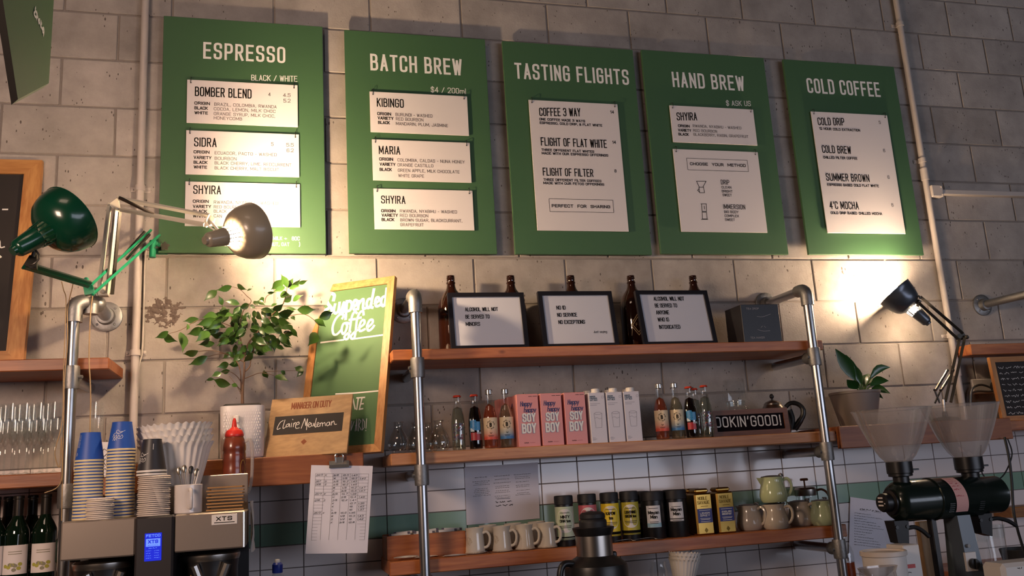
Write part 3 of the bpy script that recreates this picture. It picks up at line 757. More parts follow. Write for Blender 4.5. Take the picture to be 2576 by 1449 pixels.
card('white menu card headed MARIA on the second green board', [(935, 349), (1181, 360), (1187, 461), (939, 452)],
     [('MARIA', 953, 388, 1007, 389, 21, 'T'), ('ORIGIN', 954, 404, 989, 405, 8, 'B'), ('VARIETY', 955, 417, 995, 418, 8, 'B'), ('BLACK', 955, 430, 986, 431, 8, 'B'),
      ('COLOMBIA, CALDAS - NUNA HONEY', 1000, 406, 1169, 412, 8, 'N'), ('ORANGE CASTILLO', 1000, 418, 1090, 422, 8, 'N'), ('GREEN APPLE, MILK CHOCOLATE', 1001, 432, 1156, 437, 8, 'N'), ('WHITE GRAPE', 1002, 445, 1067, 448, 8, 'N')])
card('white menu card headed SHYIRA, lowest on the second green board', [(939, 472), (1188, 481), (1194, 579), (943, 577)],
     [('SHYIRA', 959, 512, 1020, 513, 20, 'T'), ('ORIGIN', 959, 534, 995, 535, 8, 'B'), ('VARIETY', 960, 545, 1001, 546, 8, 'B'), ('BLACK', 960, 556, 992, 557, 8, 'B'),
      ('RWANDA, NYABIHU - WASHED', 1006, 535, 1150, 537, 8, 'N'), ('RED BOURBON', 1006, 546, 1077, 547, 8, 'N'), ('BROWN SUGAR, BLACKCURRANT,', 1007, 558, 1163, 559, 8, 'N'), ('GRAPEFRUIT', 1007, 569, 1066, 570, 8, 'N')])
card('tall white menu card headed COFFEE 3 WAY on the middle green board', [(1331, 251), (1555, 262), (1580, 582), (1351, 580)],
     [('COFFEE 3 WAY', 1357, 292, 1461, 293, 21, 'T'), ('14', 1535, 286, 1545, 286, 8, 'D'), ('ONE COFFEE MADE 3 WAYS', 1357, 304, 1472, 307, 6.5, 'B'), ('ESPRESSO, COLD DRIP, & FLAT WHITE', 1358, 313, 1515, 318, 6.5, 'B'),
      ('FLIGHT OF FLAT WHITE', 1361, 368, 1527, 371, 21, 'T'), ('14', 1540, 362, 1550, 362, 8, 'D'), ('THREE DIFFERENT FLAT WHITES', 1362, 381, 1495, 384, 6.5, 'B'), ('MADE WITH OUR ESPRESSO OFFERINGS', 1363, 390, 1530, 393, 6.5, 'B'),
      ('FLIGHT OF FILTER', 1366, 443, 1493, 444, 20, 'T'), ('8', 1546, 434, 1551, 434, 8, 'D'), ('THREE DIFFERENT FILTER COFFEES', 1367, 456, 1513, 458, 6.5, 'B'), ('MADE WITH OUR FETCO OFFERINGS', 1367, 464, 1520, 467, 6.5, 'B'),
      ('PERFECT  FOR  SHARING', 1388, 522, 1535, 524, 8, 'B')], [(1381, 500, 1544, 535)])
card('small white menu card headed SHYIRA on the HAND BREW board', [(1685, 266), (1895, 274), (1905, 365), (1693, 358)],
     [('SHYIRA', 1703, 303, 1754, 303, 20, 'T'), ('ORIGIN', 1706, 320, 1735, 321, 7, 'B'), ('VARIETY', 1706, 331, 1739, 332, 7, 'B'), ('BLACK', 1707, 341, 1733, 342, 7, 'B'),
      ('RWANDA, NYABIHU - WASHED', 1743, 321, 1865, 325, 7, 'N'), ('RED BOURBON', 1744, 332, 1804, 334, 7, 'N'), ('BLACKBERRY, RAISIN, GRAPEFRUIT', 1745, 342, 1883, 347, 7, 'N')])
dx = [[(1752, 456), (1776, 456), (1768, 471), (1759, 471), (1752, 456)], [(1758, 471), (1770, 471), (1772, 485), (1760, 485), (1758, 471)], [(1758, 475), (1755, 479), (1759, 483)]]
ix = [[(1763, 513), (1777, 513)], [(1765, 513), (1766, 532), (1777, 532), (1776, 513)], [(1766, 534), (1767, 551), (1779, 551), (1777, 534), (1766, 534)], [(1764, 552), (1781, 552)], [(1771, 518), (1772, 526)]]
card('large white menu card reading CHOOSE YOUR METHOD with drawn brewers', [(1694, 375), (1907, 382), (1930, 585), (1713, 583)],
     [('CHOOSE  YOUR  METHOD', 1736, 416, 1876, 420, 7.5, 'B'), ('DRIP', 1814, 464, 1835, 465, 12, 'T'), ('CLEAN', 1815, 474, 1840, 475, 6.5, 'D'), ('BRIGHT', 1816, 484, 1843, 485, 6.5, 'D'), ('SWEET', 1818, 494, 1841, 494, 6.5, 'D'),
      ('IMMERSION', 1820, 526, 1875, 527, 12, 'T'), ('BIG BODY', 1822, 536, 1858, 537, 6.5, 'D'), ('COMPLEX', 1823, 546, 1859, 547, 6.5, 'D'), ('SWEET', 1824, 556, 1849, 556, 6.5, 'D')],
     [(1727, 398, 1883, 432)], dx+ix)
card('tall white menu card headed COLD DRIP on the rightmost green board', [(2041, 281), (2232, 289), (2278, 588), (2081, 586)],
     [('COLD DRIP', 2058, 315, 2125, 316, 19, 'T'), ('5', 2211, 312, 2216, 312, 8, 'N'), ('12 HOUR COLD EXTRACTION', 2061, 327, 2164, 331, 6.5, 'B'),
      ('COLD BREW', 2069, 385, 2142, 387, 19, 'T'), ('6', 2222, 383, 2227, 383, 8, 'N'), ('CHILLED FILTER COFFEE', 2071, 399, 2157, 402, 6.5, 'B'),
      ('SUMMER BROWN', 2079, 455, 2188, 458, 19, 'T'), ('6', 2233, 450, 2238, 450, 8, 'N'), ('ESPRESSO BASED COLD FLAT WHITE', 2081, 468, 2211, 471, 6.5, 'B'),
      ("4'C MOCHA", 2088, 526, 2161, 527, 19, 'T'), ('6', 2243, 520, 2248, 520, 8, 'N'), ('COLD DRIP BASED CHILLED MOCHA', 2090, 539, 2219, 541, 6.5, 'B')])
# ================================================================ lamps
def bar(mb, p, q, wd=.009, mi=0): return mb.tube([tuple(p), tuple(q)], wd*.7, 4, mi)
def lamp_shade(root, cap, d, k, mshade, mbulb=None, bulb_out=False, prof=None):
    """bell reflector on a louvred neck; d points out of the mouth"""
    T = frame(cap, d)
    n = MB(); n.T = T
    n.lathe([(.012*k, -.012*k), (.014*k, -.004*k), (.020*k, 0), (.0225*k, .004*k), (.0285*k, .062*k), (.0275*k, .062*k), (.0215*k, .006*k)], 28)
    n.lathe([(.0001, -.012*k), (.012*k, -.012*k)], 28)
    obj('neck', n, mshade, root, world=True)
    v = MB(); v.T = T
    for i in range(16):
        a = 2*math.pi*i/16; c, s_ = math.cos(a), math.sin(a)
        e = Vector((-s_, c, 0))*.0017*k; p0 = Vector((c*.0283*k, s_*.0283*k, .060*k)); p1 = Vector((c*.033*k, s_*.033*k, .094*k)); o = Vector((c, s_, 0))*.0012
        v.add([p0-e-o, p0+e-o, p1+e-o, p1-e-o, p0-e+o, p0+e+o, p1+e+o, p1-e+o], [(0, 1, 2, 3), (7, 6, 5, 4), (0, 4, 5, 1), (1, 5, 6, 2), (2, 6, 7, 3), (3, 7, 4, 0)])
    obj('louvre', v, mshade, root, world=True)
    prof = prof or [(.032, .092), (.046, .095), (.061, .103), (.075, .117), (.084, .137), (.0885, .158), (.0895, .172)]
    b = MB(); b.T = T
    pp = [(r*k, z*k) for r, z in prof]
    b.lathe(pp+[(pp[-1][0]+.0015, pp[-1][1]+.001)]+[(r-.0014, z+.0012) for r, z in reversed(pp)], 40)
    obj('shade', b, mshade, root, world=True, sharp=50)
    q = MB(); q.T = T
    q.lathe([(.014*k, .004*k), (.014*k, .066*k), (.0001, .066*k)], 16)
    obj('socket', q, M['black_soft'], root, world=True)
    if mbulb:
        g = MB(); g.T = T
        if bulb_out:
            z = prof[-1][1]*k
            g.lathe([(.0001, z+.014), (.020, z+.011), (.033, z+.003), (.036, z-.006), (.034, z-.014), (.016, .100*k), (.0135, .068*k)], 24)
        else:
            g.lathe([(.0001, .146*k), (.012, .144*k), (.023, .134*k), (.0275, .118*k), (.0265, .098*k), (.020, .080*k), (.0135, .068*k)], 20)
        obj('bulb', g, mbulb, root, world=True)
def dpx(px, py, dx, dy, c):
    r_ = ray(px, py).normalized(); e = RT*dx-UP*dy; e = (e-r_*e.dot(r_)).normalized()
    return (r_*c+e*math.sqrt(1-c*c)).normalized()
# cream lamp, lit
b0 = A(262, 730, -.27)
t = thing('desk_lamp', 'cream spring-arm desk lamp, lit and aimed at the first menu board', 'lamp', tuple(LPQ+Vector((0, 0, .031))), 0, 'spring-arm desk lamps')
m = MB(); m.tube([tuple(LPQ+Vector((0, -.004, .024))), tuple(LPQ+Vector((.0, -.006, .05))), (b0.x, b0.y, b0.z)], [.022, .012, .008], 14)
obj('base_pin', m, M['chrome'], t, world=True)
m = MB(); c = A(260, 735, -.30)
m.box(c.x-.018, c.x+.018, c.y-.004, c.y+.03, c.z-.012, c.z+.02, .003); m.ball((c.x, c.y-.003, c.z), .010, 12, sz=.7)
obj('lower_bracket', m, M['arm_cream'], t, world=True)
Y0, Y1, Y2 = -.30, -.42, -.53
for (x0, y0), (x1, y1), dy, mm in (((250, 727), (275, 517), 0, 'arm_cream'), ((271, 737), (292, 522), -.012, 'arm_cream'), ((281, 740), (301, 524), .02, 'arm_grey')):
    obj('arm_bar', bar(MB(), A(x0, y0, Y0+dy), A(x1, y1, Y1+dy), .011), M[mm], t, world=True)
obj('spring', MB().tube([A(279, 702, Y0+.0), A(285, 637, Y0-.03)], .008, 10), M['spring'], t, world=True)
m = MB(); P = [A(273, 514, Y1), A(297, 496, Y1), A(302, 527, Y1), A(290, 532, Y1)]
m.add(P+[p_+Vector((0, .016, 0)) for p_ in P], [(0, 3, 2, 1), (4, 5, 6, 7), (0, 1, 5, 4), (1, 2, 6, 5), (2, 3, 7, 6), (3, 0, 4, 7)])
for p_ in P[:3]: m.ball(tuple(p_+Vector((0, -.003, 0))), .005, 8)
obj('elbow_bracket', m, M['arm_cream'], t, world=True)
for (x0, y0), (x1, y1) in (((299, 499), (527, 543)), ((303, 527), (514, 565))):
    obj('arm_bar', bar(MB(), A(x0, y0, Y1-.006), A(x1, y1, Y2), .011), M['arm_cream'], t, world=True)
obj('spring', bar(MB(), A(300, 497, Y1-.02), A(398, 545, Y1-.05), .008), M['spring'], t, world=True)
m = MB(); P = [A(524, 538, Y2), A(541, 549, Y2), A(537, 562, Y2), A(518, 570, Y2), A(508, 566, Y2)]
m.add(P+[p_+Vector((0, .012, 0)) for p_ in P], [(0, 4, 3, 2, 1), (5, 6, 7, 8, 9)]+[(i, (i+1) % 5, 5+(i+1) % 5, 5+i) for i in range(5)])
m.tube(smooth([A(525, 541, Y2-.01), A(519, 556, Y2-.012), A(524, 568, Y2-.012), A(540, 579, Y2-.015)], 4), .003, 8)
m.tube([A(533, 560, Y2), A(548, 578, Y2-.01)], .005, 8)
obj('head_bracket', m, M['arm_cream'], t, world=True)
cap = A(522, 604, -.575); dr = dpx(600, 590, 120, -24, .60)
lamp_shade(t, cap, dr, 1.08, M['lamp_cream'], M['bulb_l'])
# green lamp, unlit
c = A(408, 622, -.0135)
t = thing('desk_lamp', 'dark green spring-arm desk lamp, switched off, left of the cream one', 'lamp', (c.x, -.0135, c.z-.03), 0, 'spring-arm desk lamps')
m = MB(); m.box(c.x-.022, c.x+.022, -.03, -.0135, c.z-.03, c.z+.03, .003)
m.tube([(c.x, -.03, c.z), A(392, 612, -.10)], .008, 10)
a_ = A(384, 625, -.10); m.tube([(a_.x, a_.y, a_.z-.035), (a_.x, a_.y, a_.z+.03)], .012, 14)
obj('wall_clamp', m, M['arm_green'], t, world=True)
m = MB(); q = A(415, 620, -.075); m.T = frame(q, (0, -1, 0))
m.lathe([(.001, .008), (.014, .008), (.016, .004), (.014, 0), (.001, 0)], 20, fl=lambda i, j: .22*math.cos(5*2*math.pi*i/20))
obj('knob', m, M['spring'], t, world=True)
for (x0, y0), (x1, y1), y_ in (((380, 579), (224, 722), .008), ((402, 591), (233, 741), -.01)):
    obj('arm_bar', bar(MB(), A(x0, y0, -.10+y_), A(x1, y1, -.43+y_), .008), M['arm_green'], t, world=True)
for (x0, y0), (x1, y1) in (((363, 583), (311, 643)), ((376, 590), (319, 652))):
    obj('spring', MB().tube([A(x0, y0, -.13), A(x1, y1, -.22)], .0055, 10), M['spring'], t, world=True)
m = MB().torus(A(394, 612, -.115), FW, .018, .0012, 24, 6); obj('ring', m, M['spring'], t, world=True)
m = MB(); P = [A(207, 712, -.44), A(232, 716, -.44), A(238, 738, -.44), A(213, 742, -.44)]
m.add(P+[p_+Vector((0, .02, 0)) for p_ in P], [(0, 3, 2, 1), (4, 5, 6, 7), (0, 1, 5, 4), (1, 2, 6, 5), (2, 3, 7, 6), (3, 0, 4, 7)])
m.ball(tuple(A(217, 704, -.44)), .009, 10)
obj('elbow_bracket', m, M['arm_green'], t, world=True)
for (x0, y0), (x1, y1), y_ in (((66, 662), (228, 712), .0), ((60, 672), (222, 720), -.012)):
    obj('arm_bar', bar(MB(), A(x0, y0, -.70+y_), A(x1, y1, -.45+y_), .010), M['lamp_green'], t, world=True)
m = MB(); P = [A(53, 675, -.70), A(74, 642, -.72), A(92, 640, -.72), A(92, 676, -.70)]
m.add(P+[p_+Vector((0, .014, 0)) for p_ in P], [(0, 1, 2, 3), (7, 6, 5, 4), (0, 4, 5, 1), (1, 5, 6, 2), (2, 6, 7, 3), (3, 7, 4, 0)])
m.tube(smooth([A(66, 668, -.73), A(84, 664, -.74), A(97, 652, -.74), A(97, 640, -.74), A(90, 630, -.74)], 4), .0028, 8)
m.tube([A(83, 645, -.73), A(88, 628, -.735)], .006, 8)
obj('head_bracket', m, M['arm_grey'], t, world=True)
cap = A(41, 627, -.78); dr = dpx(120, 590, 125, -73, .50)
lamp_shade(t, cap, dr, 1.15, M['lamp_green'])
# grey lamp at right, lit
Yb = -.20
c = A(2372, 1012, Yb)
t = thing('desk_lamp', 'dark grey spring-arm desk lamp at right, lit and aimed at the bare block wall', 'lamp', (c.x, Yb, RSZ), 0, 'spring-arm desk lamps')
m = MB(); m.T = Matrix.Translation((c.x, Yb, RSZ)); m.lathe([(.0001, 0), (.055, 0), (.057, .008), (.05, .018), (.012, .024), (.010, .045), (.0001, .045)], 28)
obj('base', m, M['arm_grey'], t, world=True)
zb = Vector((c.x, Yb, RSZ+.045))
obj('base_pin', MB().tube([tuple(zb), A(2373, 1005, Yb)], .007, 10), M['spring'], t, world=True)
for (x0, y0), (x1, y1), y_ in (((2378, 1010), (2414, 852), .0), ((2392, 1012), (2427, 850), -.008)):
    obj('arm_bar', bar(MB(), A(x0, y0, Yb+y_), A(x1, y1, Yb+y_), .011), M['arm_grey'], t, world=True)
for (x0, y0), (x1, y1), y_ in (((2353, 982), (2383, 932), -.012), ((2366, 984), (2398, 932), .012)):
    obj('spring', MB().tube([A(x0, y0, Yb+y_), A(x1, y1, Yb+y_)], .006, 8), M['spring'], t, world=True)
m = MB(); m.tube([A(2351, 981, Yb), A(2364, 1014, Yb)], .004, 8); m.tube([A(2366, 982, Yb), A(2352, 1014, Yb)], .004, 8)
for q in ((2351, 981), (2366, 982), (2384, 932), (2398, 931)): m.ball(tuple(A(q[0], q[1], Yb-.012)), .006, 8)
obj('link', m, M['arm_grey'], t, world=True)
m = MB(); P = [A(2408, 842, Yb), A(2424, 836, Yb), A(2434, 850, Yb), A(2412, 858, Yb)]
m.add(P+[p_+Vector((0, .016, 0)) for p_ in P], [(0, 3, 2, 1), (4, 5, 6, 7), (0, 1, 5, 4), (1, 2, 6, 5), (2, 3, 7, 6), (3, 0, 4, 7)])
m.ball(tuple(A(2432, 848, Yb-.01)), .010, 10)
obj('elbow_bracket', m, M['arm_grey'], t, world=True)
for (x0, y0), (x1, y1), y_ in (((2422, 838), (2316, 747), .0), ((2409, 852), (2312, 762), -.01)):
    obj('arm_bar', bar(MB(), A(x0, y0, Yb+y_), A(x1, y1, Yb+y_-.01), .012), M['arm_grey'], t, world=True)
m = MB(); m.tube(smooth([A(2316, 752, Yb-.02), A(2312, 745, Yb-.02), A(2306, 748, Yb-.02), A(2304, 762, Yb-.01)], 4), .004, 8); m.tube([A(2314, 755, Yb-.01), A(2306, 772, Yb)], .008, 8)
obj('head_bracket', m, M['arm_grey'], t, world=True)
cap = A(2333, 811, -.205); dr = dpx(2290, 770, -88, -81, .06)
lamp_shade(t, cap, dr, .98, M['lamp_grey'], M['bulb_r'], True, [(.032, .092), (.040, .097), (.052, .104), (.064, .118), (.072, .140), (.079, .170), (.083, .196)])

# ================================================================ signs that lean
def leanpl(x, y, z, yaw, lean):
    U = Vector((math.cos(yaw), math.sin(yaw), 0)); n = Vector((math.sin(yaw), -math.cos(yaw), 0))
    return Pl((x, y, z), U, Vector((0, 0, 1))*math.cos(lean)-n*math.sin(lean))
def framed(name, label, cat, pl, wd, h, fw, dp, mf, mp_, group=None, back=.006, inset=.006, mfh=None):
    """mitred frame around a panel; plane origin = bottom centre of the front face"""
    t = thing(name, label, cat, tuple(pl.O), 0, group)
    o = [(-wd/2, 0), (wd/2, 0), (wd/2, h), (-wd/2, h)]; i = [(-wd/2+fw, fw), (wd/2-fw, fw), (wd/2-fw, h-fw), (-wd/2+fw, h-fw)]
    m = MB(); 
    for k in range(4):
        a, b = o[k], o[(k+1) % 4]; c, d = i[(k+1) % 4], i[k]
        m.slab([a, b, c, d], pl.p, -dp, 0, mi=k % 2)
    obj('frame', m, [mfh or mf, mf], t, world=True, flat=True)
    p = MB().slab([(-wd/2+fw*.6, fw*.6), (wd/2-fw*.6, fw*.6), (wd/2-fw*.6, h-fw*.6), (-wd/2+fw*.6, h-fw*.6)], pl.p, -inset-back, -inset)
    obj('panel', p, mp_, t, world=True, flat=True)
    return t
# tall green chalkboard: Suspended Coffee
SP = leanpl(.204, -.200, PLZ, -.576, .232)
t = framed('chalkboard', 'tall green chalkboard in a wooden frame lettered Suspended Coffee, leaning beside the ficus', 'chalkboard', SP, .347, .694, .030, .022, M['frame_wood'], mat('green_chalkboard', '44673f', .7, var=.18, bscale=5), mfh=M['frame_wood_h'])
SPf = Pl(SP.p(0, 0, -.006), SP.U, SP.V)
def sc1(l): return [(770+x/7.246, 680+y/7.246) for x, y in l]
m = MB()
sus = [[(500, 545), (515, 450), (440, 425), (380, 500), (395, 600), (455, 680), (475, 750), (430, 800), (365, 790), (350, 735), (400, 700)],
 [(530, 620), (505, 740), (545, 785), (590, 730), (612, 590), (597, 730), (620, 780)], [(635, 765), (690, 590), (705, 690), (675, 770), (630, 745)],
 [(745, 560), (722, 890)], [(735, 610), (790, 560), (835, 610), (810, 720), (755, 745)], [(850, 690), (915, 630), (930, 560), (885, 550), (862, 630), (875, 715), (935, 705)],
 [(965, 560), (945, 710)], [(962, 620), (1010, 545), (1048, 540), (1040, 690), (1085, 690)], [(1190, 525), (1135, 530), (1105, 610), (1130, 685), (1180, 630), (1238, 345)], [(1238, 345), (1185, 640), (1215, 680)],
 [(1250, 615), (1320, 560), (1330, 505), (1285, 500), (1258, 590), (1285, 655), (1350, 635)], [(1438, 475), (1390, 500), (1368, 590), (1400, 650), (1440, 600), (1473, 330)], [(1470, 340), (1440, 640)],
 [(660, 880), (685, 820), (620, 805), (535, 900), (485, 1040), (500, 1160), (560, 1170), (640, 1090)], [(740, 960), (680, 980), (650, 1080), (672, 1160), (720, 1115), (750, 1020), (735, 960), (800, 975)],
 [(925, 780), (885, 755), (835, 850), (800, 1060), (770, 1230), (720, 1255), (700, 1210), (760, 1150), (810, 1120)], [(790, 905), (890, 890)],
 [(1050, 810), (1038, 745), (980, 775), (930, 900), (905, 1100), (880, 1230), (830, 1245), (820, 1200), (870, 1140), (935, 1090)], [(930, 880), (1000, 862)],
 [(960, 1055), (1058, 980), (1060, 915), (1015, 920), (972, 1020), (985, 1108), (1070, 1075)], [(1110, 1055), (1208, 965), (1210, 905), (1160, 915), (1112, 1020), (1135, 1098), (1190, 1075), (1240, 1010)]]
for i, s_ in enumerate(sus): pstroke(m, SPf, sc1(s_), .0135 if i < 1 else (.0112 if i < 13 else .0096))
for s_ in ([(270, 1318), (685, 1268)], [(890, 1248), (1410, 1178)]): pstroke(m, SPf, sc1(s_), .0066)
def sc2(l): return [(660+x/7.576, 980+y/7.576) for x, y in l]
for s_ in ([(1400, 85), (1780, 65), (2215, 25)], [(1800, 160), (1950, 150)], [(1830, 160), (1800, 380)], [(1900, 160), (1850, 380)], [(1850, 375), (1915, 365)], [(1875, 275), (1925, 270)], [(1725, 170), (1770, 370)]): pstroke(m, SPf, sc2(s_), .0055, sm=False)
for s_ in ([(1705, 600), (1690, 780), (1750, 610)], [(1770, 790), (1800, 560), (1800, 780)], [(1775, 690), (1805, 680)], [(1830, 790), (1840, 560), (1880, 600), (1840, 680), (1885, 770)], [(1905, 775), (1915, 560), (1950, 620), (1945, 720), (1905, 775)], [(1990, 555), (1975, 740)], [(1973, 775), (1971, 785)]): pstroke(m, SPf, sc2(s_), .0026, sm=False)
obj('lettering', m, M['chalk'], t, world=True, flat=True)
# manager sign
MPn = leanpl(.084, -.302, PLZ, -.364, .401)
t = thing('sign', 'pale plywood sign with a dark name strip, leaning in front of the green chalkboard', 'sign', tuple(MPn.O))
obj('plywood_panel', MB().slab([(-.1505, 0), (.1505, 0), (.1505, .229), (-.1505, .229)], MPn.p, -.012, 0), M['ply'], t, world=True, flat=True)
q = [MPn.uv(660+x/7.576, 980+y/7.576) for x, y in ((190, 865), (1510, 795), (1560, 430), (255, 525))]
u0 = (q[0][0]+q[3][0])/2; u1 = (q[1][0]+q[2][0])/2; v0 = (q[0][1]+q[1][1])/2; v1 = (q[2][1]+q[3][1])/2
obj('name_strip', MB().slab([(u0, v0), (u1, v0), (u1, v1), (u0, v1)], MPn.p, .0002, .001), M['slate'], t, world=True, flat=True)
m = MB(); a = MPn.uv(*sc2([(545, 385)])[0]); b = MPn.uv(*sc2([(1310, 325)])[0]); c = MPn.uv(*sc2([(555, 258)])[0])
stext(m, 'MANAGER ON DUTY', a[0], (a[1]+b[1])/2, abs(c[1]-a[1]), MPn.p, width=b[0]-a[0], wt=.13, gap=.14, n=.0004)
c = MPn.uv(*sc2([(790, 995)])[0]); m.add([MPn.p(c[0]+x, c[1]+y, .0004) for x, y in ((-.011, 0), (0, -.011), (.011, 0), (0, .011))], [(0, 1, 2, 3)])
obj('lettering', m, M['brown_ink'], t, world=True, flat=True)
m = MB(); SN = Pl(MPn.p(0, 0, .001), MPn.U, MPn.V)
for s_ in ([(400, 590), (340, 630), (290, 720), (288, 762), (345, 735)], [(432, 580), (392, 735), (440, 722)], [(512, 650), (465, 670), (452, 712), (495, 700), (515, 650), (520, 715)], [(560, 640), (550, 715)], [(577, 565), (583, 578)],
           [(602, 640), (590, 712)], [(600, 670), (625, 632), (650, 640)], [(632, 680), (700, 655), (690, 618), (640, 660), (640, 738), (705, 728)], [(740, 740), (810, 552)], [(810, 552), (828, 690)], [(828, 690), (862, 558)], [(862, 558), (842, 768)],
           [(872, 690), (922, 650), (900, 628), (868, 680), (892, 715), (932, 700)], [(940, 640), (940, 688), (970, 690), (985, 640), (992, 702)], [(1030, 550), (1005, 708), (1040, 700)], [(1042, 682), (1082, 650), (1060, 628), (1040, 670), (1060, 708), (1092, 692)],
           [(1105, 638), (1100, 700)], [(1104, 660), (1140, 630), (1146, 700)], [(1146, 660), (1190, 630), (1202, 690)], [(1272, 620), (1230, 640), (1232, 690), (1270, 678), (1285, 620), (1292, 680)], [(1322, 610), (1316, 680)], [(1320, 640), (1360, 600), (1378, 662), (1416, 660)]):
    pstroke(m, SN, sc2(s_), .0022)
obj('chalk_writing', m, M['chalk'], t, world=True, flat=True)
# black framed notices on the top shelf
NB = mat('frame_black', '1b1a20', .3)
def notice(label, x, y, yaw, lean, wd, h, lines, extra=None):
    pl = leanpl(x, y, TOP, yaw, lean)
    t = framed('framed_notice', label, 'framed notice', pl, wd, h, .017, .018, NB, M['paper'], 'black framed notices on the top shelf', inset=.007)
    q = Pl(pl.p(0, 0, -.007), pl.U, pl.V); m = MB()
    for s_, xl, yl, xr, yr, hp in lines: ptext(m, q, s_, xl, yl, xr, yr, hp, wt=.15, gap=.2)
    if extra: extra(m, q)
    obj('lettering', m, M['black_ink'], t, world=True, flat=True)
    g = MB().slab([(-wd/2+.017, .017), (wd/2-.017, .017), (wd/2-.017, h-.017), (-wd/2+.017, h-.017)], pl.p, -.0050, -.0046)
    obj('pane', g, M['pane'], t, world=True, flat=True)
M['pane'] = glass('picture_glass', (.97, .98, .98), .02, .03, .25)
notice('black framed notice about minors, leftmost of three on the top shelf', .783, -.255, .009, .152, .306, .232,
       [('ALCOHOL WILL NOT', 1170, 783, 1253, 783, 10), ('BE SERVED TO', 1171, 802, 1232, 801, 10), ('MINORS', 1172, 820, 1208, 820, 10)])
notice('black framed notice reading NO ID NO SERVICE, middle of three on the top shelf', 1.153, -.250, .008, .166, .314, .238,
       [('NO ID', 1400, 779, 1423, 779, 10), ('NO SERVICE', 1402, 797, 1452, 797, 10), ('NO EXCEPTIONS', 1405, 815, 1472, 815, 10)],
       lambda m, q: ptext(m, q, 'Just saying', 1493, 838, 1527, 837, 6, wt=.12, asp=.6))
notice('black framed notice about intoxicated customers, rightmost of three on the top shelf', 1.579, -.250, .02, .196, .327, .242,
       [('ALCOHOL WILL NOT', 1645, 757, 1722, 756, 10), ('BE SERVED TO', 1648, 774, 1704, 773, 10), ('ANYONE', 1651, 791, 1684, 791, 10), ('WHO IS', 1655, 809, 1684, 809, 10), ('INTOXICATED', 1659, 828, 1712, 827, 10)])
# lookin' good
pl = leanpl(1.839, -.268, MID, -.051, .068)
t = framed('chalkboard', 'small wide wood-framed chalkboard lettered LOOKIN GOOD on the middle shelf', 'chalkboard', pl, .336, .105, .020, .018, wood('brown_frame', '5a3320', '7a4a30', 1, .5, 'X', False), mat('black_panel', '120a10', .8, spec=.1), inset=.005)
q = Pl(pl.p(0, 0, -.005), pl.U, pl.V); m = MB()
ptext(m, q, "LOOKIN'", 1783, 1077, 1886, 1073, 27, wt=.12, asp=.5, tilt=True, gap=.3); ptext(m, q, 'GOOD!', 1890, 1073, 1966, 1070, 27, wt=.12, asp=.5, tilt=True, gap=.3)
obj('lettering', m, M['chalk'], t, world=True, flat=True)
# left wood framed blackboard standing on the left shelf
a = A(70, 903, -.10); b = A(130, 388, -.02)
pl = leanpl(-.862-.45, -.115, 1.974, -.03, .12)
t = framed('chalkboard', 'large blackboard in an orange wooden frame on the left shelf, cut by the picture edge', 'chalkboard', pl, .90, .80, .058, .026, M['frame_wood'], M['slate'], inset=.008, mfh=M['frame_wood_h'])
q = Pl(pl.p(0, 0, -.008), pl.U, pl.V); m = MB()
for s_, wd_ in (([(7, 527), (19, 527)], .006), ([(-8, 600), (-1, 606), (0, 618), (3, 623), (11, 621)], .005), ([(-30, 605), (-20, 622), (-12, 600)], .005), ([(0, 645), (2, 647)], .007)): pstroke(m, q, s_, wd_)
obj('chalk_marks', m, M['chalk'], t, world=True, flat=True)
# far right small blackboard
pl = leanpl(3.36, -.20, 1.608, -.03, .06)
c0 = pl.uv(2535, 897); c1 = pl.uv(2562, 1065)
wd_ = 2*abs(c0[0]); h_ = c0[1]
t = framed('chalkboard', 'small handwritten blackboard in a wooden frame at the right picture edge', 'chalkboard', pl, .46, h_, .024, .018, M['frame_wood'], M['slate'], inset=.006, mfh=M['frame_wood_h'])
q = Pl(pl.p(0, 0, -.006), pl.U, pl.V); m = MB(); rg = random.Random(11)
for i in range(9):
    scribble(m, q, -.19, rg.uniform(-.02, .17), h_-.055-i*.026, .011, rg, .0018)
obj('chalk_writing', m, M['chalk'], t, world=True, flat=True)
